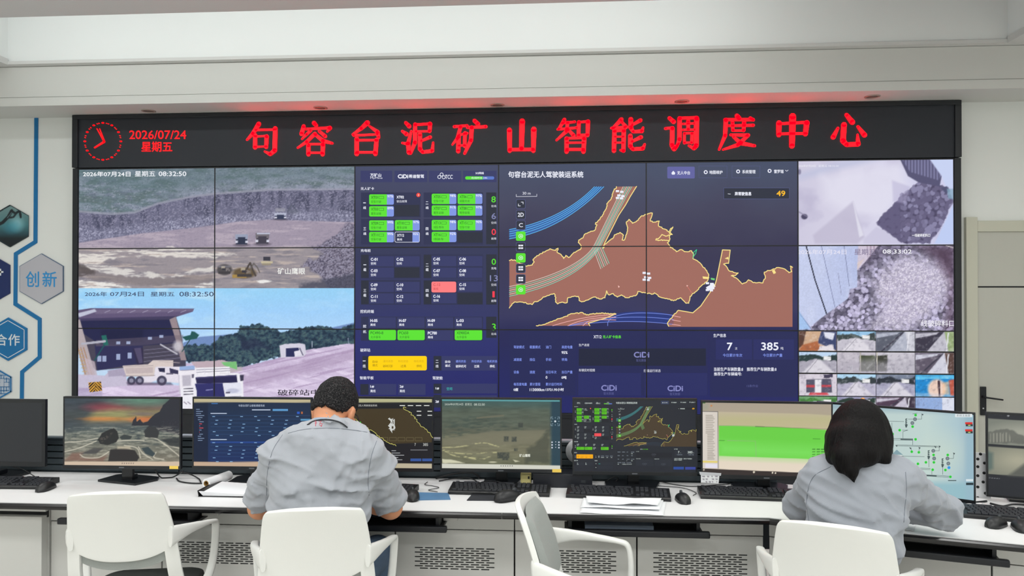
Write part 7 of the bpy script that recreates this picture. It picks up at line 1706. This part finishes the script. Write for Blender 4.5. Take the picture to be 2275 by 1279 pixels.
def hand(f, wrist, dirv, side, up=(0, 0, 1), curl=.5, s=1.0):
    """palm and five fingers lying on the desk; side = +1 when the thumb points to the local right"""
    dv = np.array(dirv, float); dv /= np.linalg.norm(dv); up = np.array(up, float); rt = np.cross(dv, up); rt /= np.linalg.norm(rt)
    w = np.array(wrist, float)
    for q in (-.024, -.008, .008, .024): f.capsule(w + dv * .012 * s + rt * q * .7, w + dv * .085 * s + rt * q * s, .014 * s, .012 * s, .010)
    for q, L in ((-.028, .062), (-.0095, .074), (.0095, .080), (.028, .070)):
        q *= -side; a = w + dv * .088 * s + rt * q * s; r_ = .0085 * s
        b = a + dv * L * .42 * s + up * .010 * s; c = b + dv * L * .34 * s - up * .020 * curl * s; e = c + dv * L * .20 * s - up * .020 * curl * s
        f.capsule(a, b, r_, r_ * .95, .006); f.capsule(b, c, r_ * .95, r_ * .88, .003); f.capsule(c, e, r_ * .88, r_ * .78, .003)
    a = w + dv * .028 * s + rt * side * .026 * s; b = a + dv * .030 * s + rt * side * .026 * s; c = b + dv * .032 * s + rt * side * .006 * s - up * .006
    f.capsule(a, b, .0115 * s, .010 * s, .010); f.capsule(b, c, .010 * s, .0085 * s, .003)

def head(f, c, A, s=1.0):
    """c: skull centre; A: 3x3 matrix, columns right / forward / up of the head"""
    P = lambda x, y, z: np.array(c) + A @ (np.array((x, y, z)) * s)
    f.ell(P(0, -.008, .012), (.076 * s, .096 * s, .098 * s), .02, A)
    f.ell(P(0, .045, -.055), (.055 * s, .060 * s, .070 * s), .03, A)          # face and jaw
    f.ell(P(0, .078, -.108), (.026 * s, .022 * s, .018 * s), .025, A)        # chin
    f.capsule(P(0, .096, -.015), P(0, .116, -.055), .008 * s, .014 * s, .012)  # nose
    for sx in (-1, 1):
        f.ell(P(sx * .012, .106, -.058), (.009 * s, .009 * s, .007 * s), .008, A)
        f.ell(P(sx * .032, .088, -.012), (.022 * s, .010 * s, .008 * s), .014, A)  # brow
        f.ell(P(sx * .031, .086, -.028), (.013 * s, .008 * s, .008 * s), .004, A)  # eye
        f.ell(P(sx * .048, .068, -.062), (.022 * s, .020 * s, .022 * s), .02, A)   # cheek
        f.ell(P(sx * .079, -.004, -.030), (.009 * s, .018 * s, .032 * s), .010, A)  # ear
        f.ell(P(sx * .086, -.012, -.022), (.006 * s, .015 * s, .024 * s), .006, A)
        f.ell(P(sx * .082, .004, -.056), (.007 * s, .008 * s, .009 * s), .006, A)
    f.ell(P(0, .100, -.078), (.022 * s, .008 * s, .006 * s), .006, A); f.ell(P(0, .097, -.089), (.019 * s, .008 * s, .006 * s), .006, A)  # lips

def legs(f, hipL, hipR, fwd, inflate=0.0, knee=.41, zk=.52, za=.10, k=.03):
    out = []
    rt = np.array((fwd[1], -fwd[0], 0)); fw = np.array((fwd[0], fwd[1], 0))
    for h, sx in ((hipL, -1), (hipR, 1)):
        h = np.array(h); kn = h + fw * knee + rt * sx * .035; kn[2] = zk; an = kn - fw * .09; an[2] = za
        f.capsule(h, kn, .080 + inflate, .056 + inflate, k); f.capsule(kn, an + np.array((0, 0, .0)), .053 + inflate, .040 + inflate * 1.6, .02)
        out.append((kn, an))
    return out
def shoes(parent, ends, fwd, label=None):
    for kn, an in ends:
        f = Field(an - np.array((.16, .16, .11)), an + np.array((.30, .30, .05)), .008); fw = np.array((fwd[0], fwd[1], 0))
        h = an.copy(); h[2] = .045; f.capsule(h - fw * .03, h + fw * .13, .040, .036, .02); f.capsule(h + fw * .11, h + fw * .16, .036, .028, .02); f.capsule(h, an + np.array((0, 0, -.005)), .042, .044, .02); f.cut((0, 0, .004), (0, 0, -1))
        f.build('shoe', M_SHOE, parent)
def pin(obj):
    from mathutils.bvhtree import BVHTree
    me = obj.data; return BVHTree.FromPolygons([v.co.copy() for v in me.vertices], [tuple(p.vertices) for p in me.polygons])
def on_skin(tree, px, py, lift=.0015):
    r = Vector(ray(px, py)).normalized(); h = tree.ray_cast(Vector(_E), r)
    return None if h[0] is None else h[0] - r * lift
def seam(tree, pts, r, name, m, parent, lift=.0006, k=6):
    P2 = smooth_path([(a, b, 0) for a, b in pts], k); P_ = [on_skin(tree, p.x, p.y, lift) for p in P2]; P_ = [p for p in P_ if p is not None]
    return MB().tube(P_, r, 6).build(name, m, parent)

# ---------------------------------------------------------------- the man
dm = 2.76
Lsh, Rsh = at_depth(622, 1014, 2.74), at_depth(828, 1018, 2.72)
Lel, Rel = at_depth(577, 1122, 2.885), at_depth(868, 1126, 2.885)
Lwr, Rwr = at_depth(645, 1100, 3.06), at_depth(784, 1104, 3.02)
Lel[2] = Rel[2] = .790; Lwr[2] = Rwr[2] = DZ + .052
nk = at_depth(732, 962, 2.80); hd = at_depth(747, 903, 2.90); hip = at_depth(702, 1222, 2.70); hip[2] = .605
A = rotx(-.60, -.24, .05)                       # head bowed, turned a little to the right
cbody = lambda f, g: None
fwd = (.02, 1.0)
hipL, hipR = hip + np.array((-.095, .02, -.02)), hip + np.array((.095, .02, -.02))
def torso(f, g, arms=True):
    f.ell(at_depth(722, 1048, 2.72), (.165 + g, .105 + g, .16 + g), .06)
    f.ell(at_depth(716, 1000, 2.75), (.155 + g, .085 + g, .075 + g), .06)
    f.ell(at_depth(708, 1130, 2.70), (.166 + g, .112 + g, .16 + g), .06)
    f.ell(hip, (.165 + g, .115 + g, .10 + g), .05)
    f.capsule(Lsh, Rsh, .052 + g, .052 + g, .05)
    f.capsule(at_depth(735, 985, 2.76), nk, .095 + g, .048 + g, .04); f.capsule(at_depth(660, 990, 2.76), nk, .045 + g, .040 + g, .05); f.capsule(at_depth(806, 994, 2.75), nk, .045 + g, .040 + g, .05)
fb_ = Field(np.minimum(Lel, hip) - np.array((.16, .26, .56)), np.array((Rel[0] + .16, 3.42, 1.36)), .0068)
torso(fb_, -.004)
for sh, el, wr in ((Lsh, Lel, Lwr), (Rsh, Rel, Rwr)):
    fb_.capsule(sh, el, .046, .040, .03); fb_.capsule(el, el + (wr - el) * .35, .044, .042, .02); fb_.capsule(el + (wr - el) * .35, wr, .042, .027, .02)
hand(fb_, Lwr + np.array((0, .012, -.008)), (.35, 1, 0), 1, curl=.7); hand(fb_, Rwr + np.array((0, .012, -.008)), (-.35, 1, 0), -1, curl=.7)
fb_.capsule(nk, hd + A @ np.array((0, -.03, -.06)), .056, .054, .03); head(fb_, hd, A)
ends = legs(fb_, hipL, hipR, fwd, 0, .33, .56)
for kn, an in ends: fb_.capsule(an, an + np.array((0, .12, -.05)), .035, .028, .02)
man = fb_.build('person', M_SKIN); tag(man, 'short haired man in a grey work shirt seen from behind, bowed over the desk', 'person')
fs = Field(np.minimum(Lel, hip) - np.array((.18, .20, .14)), np.array((Rel[0] + .18, Rel[1] + .22, nk[2] + .12)), .0056)
torso(fs, .010)
for sh, el, wr in ((Lsh, Lel, Lwr), (Rsh, Rel, Rwr)):
    d_ = (el - sh); fs.capsule(sh, sh + d_ * .72, .060, .054, .045)
    n_ = d_ / np.linalg.norm(d_); cuff = sh + d_ * .90
    for q, r_ in ((.50, .060), (.65, .064), (.78, .064)): fs.ell(sh + d_ * q, (r_, r_, r_ * .55), .018, rotx(math.atan2(n_[1], -n_[2]), 0, 0))
folds(fs, 6, 14, .017, 11, 5); folds(fs, 18, 9, .008, 23, -8)
# sleeves and neckline are open: cut the neck just above the collar line, the arm below the elbow
fs.d = np.maximum(fs.d, -(np.sqrt((fs.X - nk[0]) ** 2 + (fs.Y - nk[1] - .012) ** 2 + (fs.Z - nk[2] - .055) ** 2) - .058))
fs.cut((0, 0, .53), (0, 0, -1)); shirt = fs.build('shirt', M_SHIRT, man, 1)
ft = Field(np.minimum(hipL, hip) - np.array((.16, .22, .56)), np.array((hip[0] + .28, hip[1] + .60, hip[2] + .08)), .008)
ft.ell(hip + np.array((0, .01, -.02)), (.172, .125, .095), .05); legs(ft, hipL, hipR, fwd, .012, .33, .56); ft.cut((0, 0, .085), (0, 0, -1)); ft.build('trousers', M_JEAN, man)
shoes(man, ends, fwd)
# short hair: a cap over the skull that ends above the nape and around the ears
fh = Field(hd - .17, hd + .17, .0045)
P = lambda x, y, z: hd + A @ np.array((x, y, z))
fh.ell(P(0, -.010, .014), (.080, .101, .102), .01, A); fh.ell(P(0, -.050, -.030), (.066, .055, .060), .02, A)
nrm_ = A @ np.array((0, .62, -1.0)); fh.cut(P(0, -.06, -.10), A @ np.array((0, .15, -1.0)))
loc = (np.stack([fh.X - hd[0], fh.Y - hd[1], fh.Z - hd[2]], -1) @ A)
fh.d = np.maximum(fh.d, (.0 + np.minimum(loc[..., 1] - .055, -(loc[..., 2] - .052)) ).astype(np.float32))      # leaves the forehead and face free
fh.d = np.maximum(fh.d, -(np.sqrt((np.abs(loc[..., 0]) - .088) ** 2 + ((loc[..., 1] + .002) / .9) ** 2 + ((loc[..., 2] + .036) / 1.15) ** 2) - .036).astype(np.float32))  # round the ears
fray = (.020 * (fbm(fh.X.astype(float) * 160 + fh.Y * 60, fh.Z.astype(float) * 35, 73, 2) - .5)).astype(np.float32)
fh.d = np.maximum(fh.d, fray + ((np.interp(loc[..., 1], [-.12, -.06, -.03, .0, .03, .07], [-.046, -.044, -.032, -.004, .0, .02]) - loc[..., 2]) * .85).astype(np.float32))
near = np.abs(fh.d) < .02
fh.d[near] -= (.0042 * (fbm(fh.X[near].astype(float) * 95 + fh.Y[near] * 40, fh.Z[near].astype(float) * 60 + fh.Y[near] * 70, 71, 2) - .5)).astype(np.float32)
fh.build('hair', M_HAIRM, man, 0)
# collar folded over the neckband, lanyard, yoke seam and a red stitched mark
def collar_ring(center, A_, r0, r1, h0, h1, drop, m, parent, open_front=.5, tilt=0.0):
    rows = []; n = 30
    for q, (r_, z_) in enumerate(((r0, h0), (r0 + .003, h1), (r0 + .007, h1 + .003), (r0 + .011, h1 - .004), (r1, h0 - drop), (r1 - .003, h0 - drop - .002), (r0 + .004, h0 - drop * .2))):
        row = []
        for i in range(n + 1):
            a = -math.pi / 2 + (i / n - .5) * 2 * (math.pi - open_front)
            k_ = 1 - .25 * math.sin(a)
            row.append(Vector(np.array(center) + A_ @ np.array((r_ * math.cos(a), r_ * 1.08 * math.sin(a), z_ + (-.016 if q in (4, 5) else 0) * (1 - math.cos(a + math.pi / 2)) * .6))))
        rows.append(row)
    return MB().grid(rows).build('collar', m, parent)
Ac = rotx(-.34, -.08, .02)
collar_ring(nk + np.array((.004, .008, .012)), Ac, .064, .084, .0, .030, .020, M_COLLAR, shirt)
tr_ = pin(shirt)
lan = [(684, 943), (694, 936), (708, 932.5), (726, 931.5), (744, 934), (760, 940), (772, 949)]
tree_c = pin([o for o in COL.objects if o.name.startswith('collar')][0])
def pin2(px, py, lift):
    a = on_skin(tr_, px, py, lift); b = on_skin(tree_c, px, py, lift); c_ = [q for q in (a, b) if q is not None]
    return min(c_, key=lambda q: (q - Vector(_E)).length) if c_ else None
P_ = [pin2(p.x, p.y, .004) for p in smooth_path([(a, b, 0) for a, b in lan], 4)]; P_ = [p for p in P_ if p is not None]
MB().tube(P_, .0045, 6, flat=.4).build('lanyard', mat('black_lanyard', (24, 28, 36), .7, noise=.1, nscale=40), man)
seam(tr_, [(640, 962), (680, 953), (740, 951), (800, 957), (842, 966)], .0011, 'yoke_seam', mat('seam_grey', (112, 118, 128), .9, noise=.05), shirt)
seam(tr_, [(842, 966), (826, 1010), (818, 1060), (820, 1100)], .0009, 'sleeve_seam', mat('seam_grey', (112, 118, 128), .9), shirt); seam(tr_, [(628, 965), (606, 1000), (594, 1050), (592, 1100)], .0009, 'sleeve_seam', mat('seam_grey', (112, 118, 128), .9), shirt)
M_RED = mat('red_stitching', (206, 70, 90), .8, noise=.1, nscale=60)
m_ = MB()
for st_ in ([(699, 936), (702, 935), (701, 946)], [(699, 940), (704, 939)], [(708, 936), (714, 935), (710, 940), (716, 941), (714, 947)], [(709, 943), (714, 946)]):
    Q = [on_skin(tr_, a, b, .0016) for a, b in st_]; Q = [q for q in Q if q is not None]
    if len(Q) > 1: m_.tube(Q, .0011, 5)
if m_.v: m_.build('stitched_mark', M_RED, shirt, label='small red stitched mark below the collar')
# glasses: temple pieces and rims
g_ = MB(); M_GL = mat('glasses_black', (20, 20, 22), .35, noise=.05)
for sx in (-1, 1):
    g_.tube([Vector(P(sx * .083, -.01, -.018)), Vector(P(sx * .084, .03, -.016)), Vector(P(sx * .070, .100, -.022))], .0024, 6)
    g_.tube([Vector(P(sx * (.038 + .025 * math.cos(t)), .112 - .02 * abs(math.cos(t) * .5), -.026 + .019 * math.sin(t))) for t in [k * math.pi / 8 for k in range(17)]], .002, 6)
g_.tube([Vector(P(-.013, .112, -.020)), Vector(P(.013, .112, -.020))], .002, 6); g_.build('glasses', M_GL, man)

# ---------------------------------------------------------------- the woman
Lsh, Rsh = at_depth(1828, 1064, 2.58), at_depth(2002, 1066, 2.50)
Lel, Rel = at_depth(1778, 1134, 2.76), at_depth(2096, 1156, 2.66)
Lwr, Rwr = at_depth(1838, 1112, 2.90), at_depth(1968, 1140, 2.80)
for p in (Lwr, Rwr): p[2] = DZ + .050
Rel[2] = DZ + .088; Lel[2] = max(Lel[2], DZ + .074)
nk = at_depth(1910, 1030, 2.55); hd = at_depth(1908, 972, 2.60); hip = at_depth(1882, 1262, 2.48); hip[2] = .60
fw_ = Vector((.30, 1.0)).normalized(); fwd = (fw_.x, fw_.y)
A = rotx(-.38, -.24, .0); Az = rotx(-.10, -.26, 0)
rtv = np.array((fwd[1], -fwd[0], 0)); fwv = np.array((fwd[0], fwd[1], 0))
hipL, hipR = hip - rtv * .082 + fwv * .02, hip + rtv * .078 + fwv * .02
def torso_w(f, g):
    f.ell(at_depth(1907, 1105, 2.50), (.135 + g, .090 + g, .135 + g), .06, Az)
    f.ell(at_depth(1908, 1064, 2.53), (.125 + g, .070 + g, .060 + g), .06, Az)
    f.ell(at_depth(1902, 1188, 2.48), (.130 + g, .090 + g, .14 + g), .06, Az)
    f.ell(hip, (.155 + g, .115 + g, .11 + g), .06, Az)
    f.capsule(Lsh, Rsh, .046 + g, .046 + g, .045)
    f.capsule(at_depth(1908, 1056, 2.53), nk, .075 + g, .042 + g, .04); f.capsule(at_depth(1850, 1056, 2.55), nk, .036 + g, .034 + g, .05); f.capsule(at_depth(1966, 1056, 2.51), nk, .036 + g, .034 + g, .05)
fb_ = Field(np.minimum(Lel, hip) - np.array((.20, .24, .56)), np.array((Rel[0] + .22, 3.10, 1.33)), .0068)
torso_w(fb_, -.004)
for sh, el, wr in ((Lsh, Lel, Lwr), (Rsh, Rel, Rwr)):
    fb_.capsule(sh, el, .040, .035, .03); fb_.capsule(el, el + (wr - el) * .35, .036, .036, .02); fb_.capsule(el + (wr - el) * .35, wr, .036, .023, .02)
hand(fb_, Lwr + fwv * .012 - np.array((0, 0, .010)), (.45, 1, 0), 1, curl=.7, s=.92); hand(fb_, Rwr + fwv * .012 - np.array((0, 0, .010)), (-.05, 1, 0), -1, curl=.7, s=.92)
fb_.capsule(nk, hd + A @ np.array((0, -.03, -.06)), .048, .046, .03); head(fb_, hd, A, .96)
ends = legs(fb_, hipL, hipR, fwd, -.006, .32, .55)
for kn, an in ends: fb_.capsule(an, an + fwv * .12 - np.array((0, 0, .05)), .033, .026, .02)
wom = fb_.build('person', M_SKIN); tag(wom, 'woman with dark shoulder length hair in a grey shirt, seen from behind, at the right', 'person')
fs = Field(np.minimum(Lel, hip) - np.array((.16, .20, .16)), np.array((Rel[0] + .14, Lwr[1] + .06, nk[2] + .10)), .0056)
torso_w(fs, .012)
for sh, el, wr in ((Lsh, Lel, Lwr), (Rsh, Rel, Rwr)):
    d_ = el - sh; fs.capsule(sh, el, .058, .050, .04); fs.capsule(el, el + (wr - el) * .9, .052, .038, .025)
    fs.ell(sh + d_ * .62, (.056, .056, .045), .02); fs.ell(el, (.055, .055, .052), .02)
folds(fs, 6, 13, .015, 51, 4); folds(fs, 17, 10, .010, 61, 9)
fs.d = np.maximum(fs.d, -(np.sqrt((fs.X - nk[0]) ** 2 + (fs.Y - nk[1] - .012) ** 2 + (fs.Z - nk[2] - .050) ** 2) - .050))
fs.cut((0, 0, .52), (0, 0, -1)); shirt = fs.build('shirt', M_SHIRT2, wom, 1)
ft = Field(np.minimum(hipL, hip) - np.array((.20, .24, .56)), np.array((hip[0] + .40, hip[1] + .56, hip[2] + .05)), .008)
ft.ell(hip + np.array((0, .01, -.03)), (.160, .120, .085), .05, Az); legs(ft, hipL, hipR, fwd, .008, .32, .55); ft.cut((0, 0, .085), (0, 0, -1)); ft.build('trousers', M_DARKT, wom)
shoes(wom, ends, fwd)
collar_ring(nk + np.array((.0, .006, .002)), rotx(-.2, -.26, 0), .056, .072, .0, .022, .014, M_SHIRT2, shirt)
tr_ = pin(shirt)
seam(tr_, [(1846, 1036), (1806, 1060), (1792, 1110), (1798, 1164)], .0009, 'sleeve_seam', mat('seam_grey', (112, 118, 128), .9), shirt); seam(tr_, [(2012, 1048), (2014, 1090), (2010, 1130), (2008, 1160)], .0009, 'sleeve_seam', mat('seam_grey', (112, 118, 128), .9), shirt)
# bobbed hair: rounded crown, straight sides, a longer lock in the middle
fh = Field(hd - np.array((.19, .28, .26)), hd + np.array((.19, .19, .18)), .0052)
H = lambda px, py, d: at_depth(px, py, d)
fh.ell(H(1911, 946, 2.60), (.078, .102, .092), .02, Az); fh.ell(H(1908, 984, 2.585), (.098, .106, .098), .05, Az)
fh.capsule(H(1910, 950, 2.56), H(1902, 1000, 2.505), .078, .074, .05)
for px0, px1, d0, d1, r0, y1 in ((1862, 1852, 2.55, 2.50, .036, 1016), (1876, 1876, 2.50, 2.44, .042, 1022), (1900, 1900, 2.48, 2.43, .044, 1020), (1930, 1932, 2.50, 2.44, .042, 1008), (1950, 1962, 2.54, 2.47, .034, 1018), (1866, 1854, 2.62, 2.60, .036, 1014), (1950, 1962, 2.62, 2.58, .034, 1018)):
    fh.capsule(H(px0, 975, d0), H(px1, y1, d1), r0 * 1.15, r0 * .72, .03)
fh.capsule(H(1880, 1015, 2.43), H(1891, 1046, 2.405), .034, .020, .025); fh.capsule(H(1891, 1044, 2.405), H(1898, 1071, 2.395), .019, .003, .015)
fh.capsule(H(1848, 1000, 2.56), H(1843, 1028, 2.54), .024, .009, .02); fh.capsule(H(1966, 1005, 2.54), H(1971, 1036, 2.50), .022, .008, .02)
fh.capsule(H(1862, 1012, 2.47), H(1866, 1046, 2.43), .024, .008, .02)
loc = np.stack([fh.X - hd[0], fh.Y - hd[1], fh.Z - hd[2]], -1) @ A
fh.d = np.maximum(fh.d, np.minimum(loc[..., 1] - .062, .058 - loc[..., 2]).astype(np.float32))
near = np.abs(fh.d) < .02
ang = np.arctan2(fh.X[near].astype(float) - hd[0], -(fh.Y[near].astype(float) - hd[1] - .02))
fh.d[near] -= (.0040 * (fbm(ang * 26, fh.Z[near].astype(float) * 6, 91, 3) - .5) + .003 * (fbm(ang * 7, fh.Z[near].astype(float) * 4, 92, 2) - .5)).astype(np.float32)
fh.build('hair', M_HAIRW, wom, 1)
MB().lathe([(.0005, 0), (.006, .001), (.007, .004), (.004, .007), (.0005, .008)], 12, Matrix.Translation(Vector(H(1917, 888, 2.60)))).build('hair_clip', mat('amber_clip', (206, 140, 60), .35, noise=.1), wom, label='small amber hair clip')
